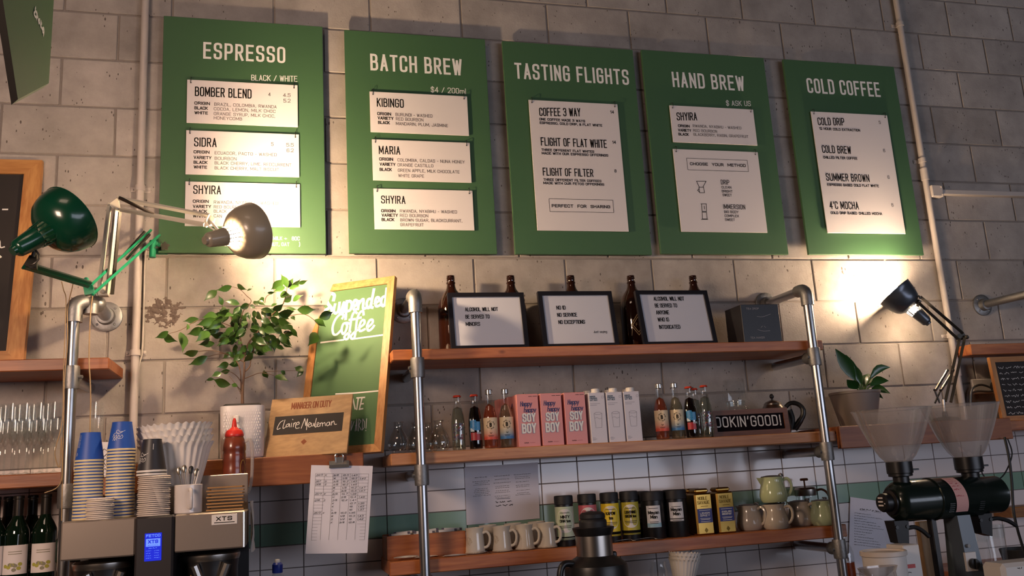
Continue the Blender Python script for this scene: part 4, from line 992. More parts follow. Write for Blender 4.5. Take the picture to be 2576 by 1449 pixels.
# hanging green sign at top left, close to the camera
def blade():
    P = [A(45, 250, -1.62), A(123, 209, -1.30), A(139, -60, -1.30), None]
    n = (P[1]-P[0]).cross(P[2]-P[0]); d = ray(-2, -60); P[3] = CAM+d*((P[0]-CAM).dot(n)/d.dot(n))
    n = (P[1]-P[0]).cross(P[3]-P[0]).normalized()
    if n.dot(CAM-P[0]) < 0: n = -n
    t = thing('hanging_sign', 'green hanging sign board with dark edge at the top left corner, script lettering on it', 'sign', tuple(P[0]))
    off = (A(18, 250, -1.62)-P[0])
    Q = [p_+Vector((off.x, .03, 0)) for p_ in P]
    m = MB().add(P+Q, [(0, 1, 2, 3), (7, 6, 5, 4), (0, 4, 5, 1), (1, 5, 6, 2), (2, 6, 7, 3)], 0).add([P[3], Q[3], Q[0], P[0]], [(0, 1, 2, 3)], 1)
    obj('panel', m, [M['green'], mat('sign_edge', '0c0a09', .7, spec=.2)], t, world=True, flat=True)
    u = (P[1]-P[0]); pl = Pl(P[0]+n*.001, u, (P[2]-P[1])-(P[2]-P[1]).project(u))
    if pl.N.dot(n) < 0: pl.N = -pl.N
    m = MB()
    f = lambda l: [(x/5.365, y/5.365) for x, y in l]
    for s_ in ([(480, 100), (470, 130), (485, 160), (500, 190), (490, 230), (470, 220), (455, 180), (470, 160)], [(492, 160), (490, 265)], [(492, 240), (507, 225), (512, 285)], [(530, 262), (515, 275), (518, 310), (532, 300), (534, 265), (538, 330)],
               [(555, 285), (545, 370)], [(562, 315), (548, 345), (565, 390)], [(568, 390), (590, 400), (585, 378), (570, 385), (572, 430), (585, 440)], [(585, 400), (592, 425), (582, 480)]):
        pstroke(m, pl, f(s_), .0060)
    obj('lettering', m, M['white_ink'], t, world=True, flat=True)
    for k, (px, Y) in enumerate(((70, -1.5), (125, -1.36))):
        q = (P[3]*.6+P[2]*.4) if k == 0 else (P[3]*.1+P[2]*.9)
        q = q+Vector((0, .012, 0))
        obj('hanger_rod', MB().tube([tuple(q-Vector((0, 0, .01))), (q.x, q.y, ZT)], .005, 8), M['black_soft'], t, world=True)
blade()
# ================================================================ things on the top shelf
def X_(px, py, Y): return A(px, py, Y).x
def growler(label, px, Y, logo=False):
    x = X_(px, 722, Y); t = thing('growler', label, 'bottle', (x, Y, TOP), 0, 'brown growler bottles on the top shelf')
    g = MB(); r = .057; t.scale = (1, 1, (A(px, 694, Y).z-TOP)/.2695)
    g.lathe([(.0001, .003), (r*.6, .002), (r*.93, .001), (r, .008), (r, .150), (r*.97, .165), (r*.86, .184), (r*.62, .205), (r*.40, .219), (.0185, .228), (.0165, .238), (.0165, .241)], 32)
    obj('bottle_body', g, M['amber'], t)
    n = MB(); n.lathe([(.0165, .240), (.0185, .242), (.0185, .246), (.0160, .248), (.0160, .253), (.0172, .255), (.0160, .258), (.0172, .261), (.0160, .264), (.0160, .269), (.0125, .2695), (.0125, .225)], 24)
    obj('threaded_neck', n, M['amber'], t)
    if logo:
        m = MB(); a0 = -1.72
        f = lambda u, v, n_: (((r+.0004+n_)*math.cos(a0+u/r)), ((r+.0004+n_)*math.sin(a0+u/r)), v)
        for s_ in ([(-.03, .085), (0, .122), (.03, .085), (0, .048), (-.03, .085)], [(-.022, .085), (0, .112), (.022, .085), (0, .058), (-.022, .085)], [(-.03, .048), (-.02, .105)]):
            for i in range(len(s_)-1):
                p, q = s_[i], s_[i+1]; m.ribbon([(p[0]+(q[0]-p[0])*k/4, p[1]+(q[1]-p[1])*k/4) for k in range(5)], .0028, f)
        stext(m, 'F C', -.010, .080, .011, f, width=.020)
        obj('printed_logo', m, mat('tan_print', 'a08a6a', .6), t, flat=True)
    return t
growler('brown glass growler showing beside the first black framed notice', 1134.5, -.105)
growler('brown glass growler behind the first notice, only its neck showing', 1285.5, -.105)
growler('brown glass growler behind the NO ID notice, only its neck showing', 1437, -.105)
growler('brown glass growler with a diamond logo between the second and third notices', 1588.5, -.115, True)
growler('brown glass growler behind the third notice, nearest the tea box', 1745, -.105)
# tea box
x0 = X_(1874, 856, -.29); x1 = X_(1970, 855, -.29); h = A(1915, 765, -.29).z-TOP
t = thing('tea_box', 'matte black cardboard tea maker box at the right end of the top shelf', 'box', ((x0+x1)/2, -.22, TOP))
obj('carton', MB().box(x0, x1, -.285, -.15, TOP, TOP+h, .0015), mat('black_carton', '1c1a20', .45), t, world=True)
q = wallpl(-.2854); m = MB()
ptext(m, q, 'TEA DROP', 1877, 779, 1909, 779, 5, wt=.17, asp=.7, gap=.3); ptext(m, q, 'TEA MAKER', 1888, 852, 1924, 852, 5, wt=.17, asp=.7, gap=.3)
for s_ in ([(1904, 796), (1918, 797), (1938, 790)], [(1906, 829), (1920, 833), (1937, 832)], [(1914, 824), (1918, 820)], [(1922, 820), (1926, 824)]): pstroke(m, q, s_, .0016)
obj('lettering', m, mat('grey_print', '8a8484', .5), t, world=True, flat=True)

# ================================================================ middle shelf
def camrot(x, y): return math.atan2(CAM.y-y, CAM.x-x)+math.pi/2     # turn so that -Y local faces the camera
def cyl3(r, a0=-math.pi/2, r1=None, z0=0, z1=1):
    def f(u, v, n):
        rr = (r if r1 is None else r+(r1-r)*(v-z0)/(z1-z0))+n
        return (rr*math.cos(a0+u/r), rr*math.sin(a0+u/r), v)
    return f
def arc(mb, r, z0, z1, half, mi=0, seg=14, r1=None, a0=-math.pi/2, dz=0.0):
    vv = []
    for i in range(seg+1):
        a = a0-half+2*half*i/seg
        vv += [(r*math.cos(a), r*math.sin(a), z0), ((r1 or r)*math.cos(a), (r1 or r)*math.sin(a), z1)]
    return mb.add(vv, [(2*i, 2*i+2, 2*i+3, 2*i+1) for i in range(seg)], mi)
def cln(m): return m
def rrect(w_, h_, r, k=4):
    o = []
    for cx_, cy_, a in ((w_-r, h_-r, 0), (-w_+r, h_-r, 90), (-w_+r, -h_+r, 180), (w_-r, -h_+r, 270)):
        for i in range(k+1):
            t_ = math.radians(a+90*i/k); o.append((cx_+r*math.cos(t_), cy_+r*math.sin(t_)))
    return o
# small round glass vessels
def carafe(label, px, py, Y, x=None):
    x = X_(px, py, Y); t = thing('glass_carafe', label, 'carafe', (x, Y, MID), 0, 'small round glass carafes')
    g = MB(); g.lathe([(.0001, .003), (.020, .001), (.031, .006), (.0385, .020), (.041, .034), (.0385, .050), (.030, .070), (.0195, .086), (.0165, .097), (.0175, .110), (.0205, .117)], 28)
    obj('bulb', g, M['glass_bright'], t)
    g = MB(); g.torus((0, 0, .117), (0, 0, 1), .0205, .0013, 24, 6); obj('rim', g, M['glass'], t)
carafe('round clear glass carafe at the left end of the middle shelf', 1003, 1120, -.20)
carafe('round clear glass carafe directly behind the pipe post', 1047, 1110, -.13)
carafe('round clear glass carafe further back, right behind the pipe post', 1076, 1100, -.09)
carafe('round clear glass carafe between the pipe post and the first bottle', 1105, 1115, -.20)
CAP = {'red': mat('red_cap', 'c3412f', .35), 'silver': M['chrome']}
M['cola'] = mat('cola_liquid', '120605', .08, coat=.5); M['peach'] = glass('peach_liquid', (.85, .42, .25), .06, .03, .4, .25, 'c9694a')
M['pale'] = glass('pale_liquid', (.78, .74, .60), .06, .03, .4, .18, 'a89c84'); M['clearish'] = glass('clear_liquid', (.72, .74, .68), .06, .03, .4, .12, '7c8078')
def grad_label(name, top, mid, bot, z0, z1):
    m = bpy.data.materials.new(name); m.use_nodes = True; nt = m.node_tree; b = nt.nodes['Principled BSDF']; N = nt.nodes.new; L = nt.links.new
    tc = N('ShaderNodeTexCoord'); sp = N('ShaderNodeSeparateXYZ'); mr = N('ShaderNodeMapRange'); cr = N('ShaderNodeValToRGB')
    L(tc.outputs['Object'], sp.inputs[0]); L(sp.outputs['Z'], mr.inputs[0]); mr.inputs[1].default_value = z0; mr.inputs[2].default_value = z1
    L(mr.outputs[0], cr.inputs[0]); e = cr.color_ramp.elements; e[0].position = .08; e[0].color = lin(bot); e[1].position = .55; e[1].color = lin(top)
    k = e.new(.28); k.color = lin(mid); L(cr.outputs[0], b.inputs['Base Color']); b.inputs['Roughness'].default_value = .5; return m
M['lab_o'] = grad_label('orange_label', 'e3c9a4', 'dba488', 'd8543f', .035, .115); M['lab_b'] = grad_label('blue_label', 'dcc7a4', 'a9aea6', '3d7ab0', .035, .115)
def brew_bottle(label, px, py, Y, liquid, lab, rot=None):
    x = X_(px, py, Y); t = thing('drink_bottle', label, 'bottle', (x, Y, MID), camrot(x, Y)*.8, 'soft drink bottles on the middle shelf')
    P = [(.0001, .004), (.018, .002), (.0245, .002), (.0270, .008), (.0270, .112), (.0257, .126), (.0215, .142), (.0160, .157), (.0135, .172), (.0128, .206)]
    obj('glass_bottle', MB().lathe(P, 28), M['glass'], t)
    obj('drink', MB().lathe([(max(r-.0012, .0001), z+.002) for r, z in P if z < .165]+[(.0001, .168)], 24), liquid, t)
    c = MB(); c.lathe([(.0001, .2215), (.0120, .2215), (.0140, .219), (.0142, .204), (.0130, .2035)], 24, fl=lambda i, j: .03*(i % 2)*(j in (2, 3)))
    obj('screw_cap', c, CAP['silver'], t)
    lb = arc(MB(), .0274, .034, .115, 1.35); l = obj('label', lb, lab, t, sharp=60)
    f = cyl3(.0274); m = MB()
    for r in (.0150, .0125):
        for k in range(12):
            if k % 3 == 2 and r > .013: continue
            a = 2*math.pi*k/12; m.ribbon([(r*math.cos(a+i*.13), .088+r*math.sin(a+i*.13)) for i in range(4)], .0010 if r < .013 else .0017, f, .0004)
    stext(m, 'B', -.0042, .080, .016, f, width=.0085, wt=.2); m.ribbon([(-.004, .060), (0, .056), (.004, .060)], .0016, f, .0004)
    for v_, w_ in ((.049, .011), (.046, .009)): m.ribbon([(-w_+2*w_*i/5, v_) for i in range(6)], .0012, f, .0004)
    obj('print', m, M['black_ink'], l, flat=True)
    return t
brew_bottle('orange drink bottle with an orange-edged label, left of the pink cartons', 1236, 1118, -.245, M['peach'], M['lab_o'])
brew_bottle('pale drink bottle with a blue-edged label, left of the pink cartons', 1277, 1116, -.245, M['pale'], M['lab_b'])
brew_bottle('orange drink bottle with an orange-edged label, right of the white cartons', 1668, 1098, -.245, M['peach'], M['lab_o'])
brew_bottle('pale drink bottle with a blue-edged label, right of the white cartons', 1707, 1096, -.245, M['pale'], M['lab_b'])
def crown_bottle(label, px, py, Y, kind, rot=.0):
    x = X_(px, py, Y); t = thing('drink_bottle', label, 'bottle', (x, Y, MID), camrot(x, Y)*.8+rot, 'soft drink bottles on the middle shelf')
    P = [(.0001, .004), (.020, .002), (.0240, .002), (.0255, .008), (.0250, .040), (.0265, .085), (.0260, .105), (.0230, .130), (.0180, .153), (.0145, .170), (.0130, .188), (.0140, .192), (.0140, .198), (.0128, .199)]
    liq = {'cola': M['cola'], 'clear': M['clearish']}[kind]
    obj('glass_bottle', MB().lathe(P, 28), M['glass'], t)
    obj('drink', MB().lathe([(max(r-.0012, .0001), z+.002) for r, z in P if z < .16]+[(.0001, .163)], 24), liq, t)
    c = MB(); c.lathe([(.0001, .2055), (.0125, .205), (.0142, .2025), (.0158, .1985), (.0150, .1975)], 24, fl=lambda i, j: .05*(i % 2)*(j >= 3))
    obj('crown_cap', c, CAP['red'], t)
    f = lambda u, v, n: ((.0270+n)*math.cos(-math.pi/2+u/.027), (.0270+n)*math.sin(-math.pi/2+u/.027), v)
    m = MB(); rg = random.Random(5)
    if kind == 'cola':
        for k in range(12): m.ribbon([(-.022+.004*i, .072+.0032*k+rg.uniform(-.001, .001)) for i in range(11-(k > 9)*4)], .0036, f, .0002, 0)
        for k in range(8): m.ribbon([(-.020+.004*i, .036+.0035*k) for i in range(10)], .0038, f, .0001, 1)
        for k in range(4): m.ribbon([(-.020+.003*i, .068+.003*k) for i in range(6-k)], .0034, f, .0006, 2)
        for k in range(3): m.ribbon([(-.022+.002*i, .108+.002*k) for i in range(4)], .0030, f, .0006, 2)
        for k in range(3): m.ribbon([(.004+.006*k, .057), (.006+.006*k, .065), (.008+.006*k, .057)], .0016, f, .0012, 2)
        obj('painted_label', m, [mat('label_blue', '2f7fb5', .4), mat('label_red', 'a3242a', .4), mat('label_white', 'c9d5da', .4)], t, flat=True)
    else:
        for k in range(26):
            u = rg.uniform(-.017, .017); v = rg.uniform(.035, .098)
            m.ribbon([(u+.004*math.cos(a), v+.004*math.sin(a)) for a in (0, 1, 2, 3, 4)], .003, f, .0002, 0 if k % 5 else 1)
        obj('painted_label', m, [mat('label_purple', '34284a', .4), mat('label_plum', '7a3030', .4)], t, flat=True)
    return t
crown_bottle('clear drink bottle with a red crown cap, first bottle right of the carafes', 1155, 1122, -.235, 'clear')
crown_bottle('dark cola bottle with a red and blue label, left of the pink cartons', 1198, 1119, -.245, 'cola')
crown_bottle('dark cola bottle with a red and blue label, left of the LOOKIN GOOD board', 1743, 1096, -.255, 'cola')
crown_bottle('clear drink bottle with a red crown cap, overlapping the LOOKIN GOOD board', 1782, 1094, -.285, 'clear')
crown_bottle('clear drink bottle behind the right-hand cola bottle, only its red cap clear', 1757, 1096, -.17, 'clear')
# cartons
CWx, CH = .0845, .196
def soy(label, xl, Y, txt=True, side=False):
    t = thing('soy_carton', label, 'carton', (xl+CWx/2, Y, MID), 0, 'pink soy milk cartons')
    b = MB().box(-CWx/2, CWx/2, 0, .063, 0, CH, .0015); obj('carton', b, M['pink'], t)
    f = lambda u, v, n: (u, -n, v)
    m = MB(); k = CWx
    stext(m, 'Happy', -.030, .150, .019, f, width=.046, wt=.15, n=.0003, shear=.12, mi=0, asp=.5); stext(m, 'happy', -.017, .127, .019, f, width=.048, wt=.15, n=.0003, shear=.12, mi=0, asp=.5)
    stext(m, 'SOY', -.0255, .0905, .033, f, width=.052, wt=.20, n=.0003, mi=1, gap=.27); stext(m, 'BOY', -.0295, .0485, .037, f, width=.056, wt=.20, n=.0003, mi=1, gap=.27)
    stext(m, 'SOY', -.0240, .0915, .033, f, width=.052, wt=.17, n=.0010, mi=2, gap=.27); stext(m, 'BOY', -.0280, .0495, .037, f, width=.056, wt=.17, n=.0010, mi=2, gap=.27)
    m.ribbon([(-.022+.003*i, .0125+.004*(i % 2)) for i in range(7)], .0014, f, .0003, 3); m.ribbon([(.0, .0145), (.02, .0145)], .0016, f, .0003, 4)
    m.ribbon([(.004, CH-.009), (.018, CH-.009)], .0016, f, .0003, 3); m.ribbon([(.021, CH-.009), (.038, CH-.009)], .0016, f, .0003, 3)
    obj('print', m, [M['navy'], M['navy_shadow'], M['white_ink'], M['black_ink'], mat('pink_dark', 'b86868', .5)], t, flat=True)
    return t
M['pink'] = mat('pink_carton', 'd98c88', .42); M['navy'] = mat('navy_print', '2c2a5e', .5); M['navy_shadow'] = mat('blue_shadow_print', '5d6f94', .5); M['carton_w'] = mat('white_carton', 'd5cdd2', .42)
YC = -.285
for xp, lab in ((1306, 'leftmost of the three pink soy cartons in the front row'), (1366, 'middle of the three pink soy cartons in the front row'), (1427, 'pink soy carton in the front row beside the white cartons')):
    soy(lab, X_(xp, 1117, YC), YC)
soy('pink soy carton in the second row, seen left of the front ones', X_(1306, 1117, YC)-.012, -.20)
soy('pink soy carton in the back row, furthest from the front', X_(1306, 1117, YC)-.030, -.115)
WW, WH = .0655, .192
def oat(label, xl, Y):
    t = thing('oat_carton', label, 'carton', (xl+WW/2, Y, MID), 0, 'white oat milk cartons')
    b = MB().box(-WW/2, WW/2, 0, .062, 0, WH, .0015); obj('carton', b, M['carton_w'], t)
    c = MB(); c.T = Matrix.Translation((0.003, .018, WH)); c.lathe([(.0185, -.001), (.0185, .003), (.016, .004), (.016, .0145), (.0145, .016), (.0001, .016)], 22, fl=lambda i, j: .02*(i % 2)*(j in (2, 3)))
    obj('screw_cap', c, M['plastic_white'], t)
    f = lambda u, v, n: (u, -n, v); m = MB()
    for i, s_ in enumerate(('MINOR', 'FIGURES', 'OAT M*LK'.replace('*', ''))): stext(m, s_, -.0285, .174-i*.0068, .0058, f, width=(.023, .030, .031)[i], wt=.24, n=.0003, mi=0)
    rg = random.Random(4)
    for v_, w_ in ((.150, .040), (.144, .027), (.020, .012), (.016, .018), (.012, .012)): m.ribbon([(-.0285, v_), (-.0285+w_, v_)], .0011, f, .0003, 1)
    for k in range(10):
        a = 2*math.pi*k/10; m.ribbon([(.024+.0045*math.cos(a+j*.3), .174+.0045*math.sin(a+j*.3)) for j in range(3)], .0008, f, .0003, 1)
    # a plain generic drawing of a glass on the front of the carton
    for s_ in ([(-.016, .112), (-.012, .058), (.012, .058), (.016, .112)], [(-.016, .112), (-.008, .1165), (.008, .1165), (.016, .112), (.008, .1085), (-.008, .1085), (-.016, .112)], [(-.0145, .094), (-.005, .097), (.005, .091), (.0145, .094)]):
        m.ribbon(s_, .0010, f, .0003, 1)
    obj('print', m, [mat('teal_print', '3f5563', .5), mat('grey_print_2', '7c7880', .5)], t, flat=True)
    return t
for xp, lab in ((1489, 'white oat carton in the front row beside the pink cartons'), (1534, 'middle white oat carton in the front row'), (1578, 'rightmost white oat carton in the front row')):
    oat(lab, X_(xp, 1110, YC), YC)
for xp, lab in ((1451, 'white oat carton behind, its cap showing above the right pink carton'), (1476, 'white oat carton behind, its cap above the joint of pink and white cartons'),
                (1530, 'white oat carton behind, cap between the first two front white ones'), (1575, 'white oat carton behind, cap between the last two front white ones')):
    yy = -.145 if xp == 1451 else -.215
    oat(lab, X_(xp, 980, yy+.018)-.0357, yy)
# jar with a glass cone on it
x = X_(1862, 1060, -.15)
t = thing('glass_jar', 'clear glass jar with a screw rim behind the LOOKIN GOOD board', 'jar', (x, -.13, MID))
obj('jar_body', MB().lathe([(.0001, .003), (.045, .001), (.052, .007), (.053, .10), (.050, .118), (.043, .126), (.041, .130), (.041, .150), (.0385, .150), (.0385, .13)], 30), M['glass'], t)
m = MB()
for z in (.133, .139, .145): m.torus((0, 0, z), (0, 0, 1), .0415, .0014, 30, 6)
obj('screw_rim', m, M['glass'], t)
t = thing('glass_funnel', 'clear glass cone standing upside down on top of the jar', 'funnel', (x, -.13, MID+.1515))
obj('cone', MB().lathe([(.052, 0), (.054, .003), (.050, .05), (.044, .085), (.042, .088)], 28), M['glass'], t)
# kettle
x = X_(1957, 1075, -.17)
t = thing('kettle', 'brushed steel kettle with a black handle behind the LOOKIN GOOD board', 'kettle', (x, -.15, MID))
obj('body', MB().lathe([(.0001, .002), (.050, .001), (.062, .008), (.066, .030), (.065, .060), (.060, .085), (.050, .108), (.040, .121), (.036, .126)], 34), M['steel'], t)
m = MB(); m.lathe([(.038, .124), (.036, .131), (.028, .138), (.012, .144), (.004, .146), (.0001, .146)], 30); obj('lid', m, M['steel'], t)
m = MB(); m.lathe([(.004, .144), (.0045, .151), (.009, .157), (.0095, .163), (.006, .170), (.0001, .172)], 18); obj('knob', m, M['black'], t)
m = MB(); m.tube(smooth([(.048, -.02, .112), (.066, -.028, .127), (.092, -.038, .124), (.110, -.046, .103), (.109, -.046, .075), (.090, -.038, .045), (.071, -.028, .018)], 4), [.009]*6+[.010]*7+[.011]*6+[.013]*6, 12)
obj('handle', m, M['black'], t)
m = MB(); m.tube(smooth([(.060, -.024, .02), (.068, -.03, .06), (.062, -.026, .10)], 4), .010, 10); obj('handle_mount', m, M['black'], t)
m = MB(); m.tube(smooth([(-.058, .02, .04), (-.088, .03, .065), (-.098, .034, .105)], 4), [.014]*4+[.009]*5, 12); obj('spout', m, M['steel'], t)
# ================================================================ bottom shelf
def zat(px, py, Y): return A(px, py, Y).z
# wooden tray of sugar sachets
x0 = X_(973, 1380, -.22); x1 = X_(1172, 1370, -.22); zt = zat(1075, 1342, -.22)
t = thing('wooden_tray', 'orange wooden tray box at the left end of the lowest shelf', 'tray', ((x0+x1)/2, -.16, BOT))
for nm, b in (('front_board', (x0, x1, -.225, -.210, BOT, zt)), ('back_board', (x0, x1, -.095, -.080, BOT, zt)), ('side_board', (x0, x0+.015, -.2095, -.0955, BOT, zt-.003)), ('side_board', (x1-.015, x1, -.2095, -.0955, BOT, zt-.003)), ('base_board', (x0+.0155, x1-.0155, -.2095, -.0955, BOT, BOT+.01))):
    obj(nm, MB().box(*b, .0015), M['tray_wood'], t, world=True)
M['sachet'] = mat('paper_sachet', 'd8d2cc', .6)
def sachet(label, loc, rot, w_=.085, group=None):
    m = MB(); n = 9
    for i in range(n):
        u = -w_/2+w_*i/(n-1); th = .0035*math.sin(math.pi*i/(n-1))**.5 if 0 < i < n-1 else .0004
        m.v += [(u, -.010, 0), (u, 0, th), (u, .010, 0), (u, 0, -th)]
    for i in range(n-1):
        for k in range(4):
            a = i*4+k; b = i*4+(k+1) % 4; m.f.append((a, b, b+4, a+4)); m.m.append(1 if i in (0, n-2) and k % 2 else 0)
    m.f += [(3, 2, 1, 0), (n*4-4, n*4-3, n*4-2, n*4-1)]; m.m += [0, 0]
    o = obj('sugar_sachet', m, [M['sachet'], mat('sachet_print', '5a5560', .6)], None); o.location = loc; o.rotation_euler = rot
    return tag(o, label, 'sugar sachet', group)
k = 0
for px, lab in ((1004, 'front leftmost'), (1018, 'rear leftmost'), (1066, 'front middle'), (1079, 'rear middle'), (1122, 'front rightmost'), (1138, 'rear rightmost')):
    x = X_(px, 1345, -.17)
    sachet('white sugar sachet standing in the wooden tray, %s of those showing above its edge' % lab, (x, -.185+.022*(k % 2), zt-.002+.003*(k % 2)), (math.radians(72), math.radians(-5+4*(k % 3)), math.radians(3*(k % 2))), .078, 'sachets standing in the tray'); k += 1
for px, py, r_, lab in ((1022, 1400, .10, 'on the lowest shelf, upper one left of the post'), (1030, 1406, -.18, 'lying on the shelf, under the upper one left of the post'), (1072, 1400, .3, 'lying on the shelf just behind the pipe post'), (1148, 1398, .03, 'lying alone on the shelf in front of the tray corner')):
    z = BOT+(.0105 if 'upper' in lab else .0042); p = A(px, py, -.26); d = p-CAM; tt = (z-CAM.z)/d.z; q = CAM+d*tt
    sachet('white sugar sachet '+lab, (q.x, min(-.235, max(-.285, q.y)), z), (0, 0, r_), .088, 'sachets lying on the lowest shelf')
# mugs
def make_mug():
    t = thing('mug', 'x', 'mug', (0, 0, 0), 0, 'cream mugs on the lowest shelf')
    t.scale = (.90, .90, .98)
    P = [(.0001, .004), (.034, .003), (.0385, .002), (.0395, .008), (.0388, .020), (.0362, .050), (.0345, .074), (.0352, .083), (.0375, .089), (.0380, .0915), (.0368, .0925), (.0345, .088), (.0322, .076), (.0340, .050), (.0360, .012), (.0001, .010)]
    obj('cup', MB().lathe(P, 36), M['cream_cer'], t)
    h = MB(); h.tube(smooth([(.034, 0, .072), (.050, 0, .076), (.062, 0, .062), (.062, 0, .040), (.052, 0, .024), (.037, 0, .020)], 4), .0052, 10)
    obj('handle', h, M['cream_cer'], t)
    b = MB()
    for i in range(40):
        a = 2*math.pi*i/40; b.ball((.0392*math.cos(a), .0392*math.sin(a), .0045), .0026, 6)
    obj('beaded_foot', b, mat('bead_glaze', 'b7a894', .25), t)
    f = lambda u, v, n: ((.0372-(v-.03)*.06+n)*math.cos(-2.0+u/.037), (.0372-(v-.03)*.06+n)*math.sin(-2.0+u/.037), v); m = MB()
    for s_ in ([(-.012, .03), (-.006, .05), (.0, .036), (.006, .058), (.012, .040), (.016, .046)], [(-.008, .042), (.004, .032), (.012, .052)], [(-.014, .048), (-.004, .060), (.004, .052), (.002, .044)]):
        m.ribbon([(p[0], p[1]) for p in smooth([(a, b, 0) for a, b in s_], 4)], .0012, f, .0006)
    obj('motif', m, mat('mug_motif', 'a8977e', .4), t, flat=True)
    return t
mug = make_mug(); first = True
for px, py, Y, rz, lab in ((1196, 1383, -.235, -.5, 'leftmost cream mug in the front row, next to the wooden tray'), (1264, 1383, -.245, -.55, 'second cream mug from the tray in the front row'), (1321, 1378, -.245, -.55, 'third cream mug from the tray in the front row'), (1376, 1373, -.245, -.6, 'cream mug in the front row next to the first black canister'),
                       (1229, 1365, -.125, .5, 'cream mug in the back row between the first two front mugs'), (1292, 1362, -.125, .5, 'cream mug in the back row behind the second and third front mugs'), (1352, 1358, -.125, .5, 'cream mug in the back row behind the third and fourth front mugs')):
    x = X_(px, py, Y)
    if first: mug.location = (x, Y, BOT); mug.rotation_euler = (0, 0, rz); mug['label'] = lab; first = False
    else: dup(mug, (x, Y, BOT), lab, rz)
def teaspoon(label, p, q, z, group='teaspoons on the lowest shelf'):
    p = Vector((p[0], p[1], z)); q = Vector((q[0], q[1], z)); d = (q-p).normalized(); n = Vector((-d.y, d.x, 0)); L = (q-p).length; m = MB()
    pr = [(0, .004), (.1, .0042), (.45, .002), (.66, .002), (.72, .006), (.82, .0115), (.92, .010), (1, .003)]
    vv = []
    for a, w_ in pr:
        zz = .0035*(math.sin(a*3.0))+(-.002 if a > .7 else .002)
        c = p+d*(L*a)+Vector((0, 0, .003+zz)); vv += [c+n*w_, c-n*w_, c-n*w_*.9+Vector((0, 0, .0014)), c+n*w_*.9+Vector((0, 0, .0014))]
    F = []
    for i in range(len(pr)-1):
        for k in range(4): F.append((i*4+k, i*4+(k+1) % 4, i*4+4+(k+1) % 4, i*4+4+k))
    F += [(3, 2, 1, 0), tuple(len(pr)*4-4+k for k in range(4))]
    m.add(vv, F); return tag(recenter(obj('teaspoon', m, M['steel'], None)), label, 'spoon', group)
teaspoon('dark teaspoon lying between the first two mugs', (X_(1205, 1390, -.27), -.285), (X_(1232, 1386, -.27), -.289), BOT)
teaspoon('steel teaspoon lying before the yellow-labelled canisters', (X_(1545, 1362, -.27), -.272), (X_(1604, 1357, -.27), -.285), BOT)
teaspoon('steel teaspoon lying before the black canisters, right of the other spoon', (X_(1598, 1357, -.28), -.272), (X_(1662, 1352, -.27), -.292), BOT)
# tea canisters
def canister(label, px, py, Y, r, h, lab, bands, texts, capz=.82, lz=(.13, .78), paper=False):
    x = X_(px, py, Y); t = thing('tea_canister', label, 'canister', (x, Y, BOT), camrot(x, Y)*.85, 'tea canisters on the lowest shelf')
    obj('tin_body', MB().lathe([(.0001, .001), (r*.97, 0), (r, .003), (r, h*capz), (.0001, h*capz)], 36), M['black'], t)
    c = MB(); c.lathe([(r, h*capz), (r*1.035, h*capz+.0015), (r*1.035, h-.006), (r*1.0, h-.001), (r*.88, h), (r*.86, h-.003), (.0001, h-.003)], 36); obj('lid', c, M['black_soft'], t)
    f = cyl3(r+.0003)
    if not paper:
        l = obj('label', arc(MB(), r+.0004, h*lz[0], h*lz[1], 1.75, seg=26), lab, t, sharp=60); m = MB()
        # pale rounded panel on the label
        pc = h*.50; a_, b_ = r*.95, h*.235
        poly = [(0, pc)]+[(a_*math.cos(2*math.pi*i/32), pc+b_*math.copysign(abs(math.sin(2*math.pi*i/32))**.75, math.sin(2*math.pi*i/32))) for i in range(32)]
        m.add([f(u, v, .0004) for u, v in poly], [(0, 1+i, 1+(i+1) % 32) for i in range(32)], 0)
        for z0, z1, mi, *_c in bands:
            arc(m, r+.0008, h*z0, h*z1, 1.75, mi, 26)
    else:
        l = obj('label', arc(MB(), r+.0004, h*lz[0], h*lz[1], .62, seg=12), lab, t, sharp=60); m = MB()
        for z0, z1, mi, *_c in bands: arc(m, r+.0008, h*z0, h*z1, .62, mi, 12)
    for s_, v, hh, ww in texts: stext(m, s_, 0, h*v, h*hh, f, width=None if ww is None else r*ww, n=.0012, mi=1, wt=.17, align='C' if ww is None else 'L', asp=.5, gap=.15) if ww is None else stext(m, s_, -r*ww/2, h*v, h*hh, f, width=r*ww, n=.0012, mi=1, wt=.17, gap=.15)
    rg = random.Random(2)
    for v, w_ in ((.66, 1.0), (.40, 1.35), (.37, 1.2)) if not paper else ((.645, .8), (.36, .75), (.33, .7)): m.ribbon([(-r*w_/2+r*w_*i/8, h*v) for i in range(9)], h*.011, f, .0012, 2)
    obj('print', m, [mat('pale_panel', 'd9d3cf', .5), M['black_ink'], M['grey_ink'], bands and mat('band', bands[0][3] if len(bands[0]) > 3 else '151416', .5) or M['black_ink']], l, flat=True)
    return t
def cw(px0, px1, py, Y): return abs(A(px1, py, Y).x-A(px0, py, Y).x)/2
Yc = -.235
def ht(px, py, Y): return zat(px, py, Y)-BOT
r6 = .0345
B3 = [(.165, .19, 1), (.14, .152, 1)]
def cbands(): return [(a, b, c) for a, b, c in B3]
hh = ht(1423, 1246, Yc)
canister('black canister with a pale green label reading MINTY OHM tea, nearest the mugs', 1425, 1371, Yc, r6, hh, mat('label_mint', 'b9c4a8', .5), cbands(), [('MINTY', .55, .06, 1.0), ('OHM tea', .47, .06, 1.2)])
canister('black canister with a pink label, half hidden by the server in front', 1484, 1366, Yc, r6, hh, mat('label_pink', 'c2606a', .5), cbands(), [])
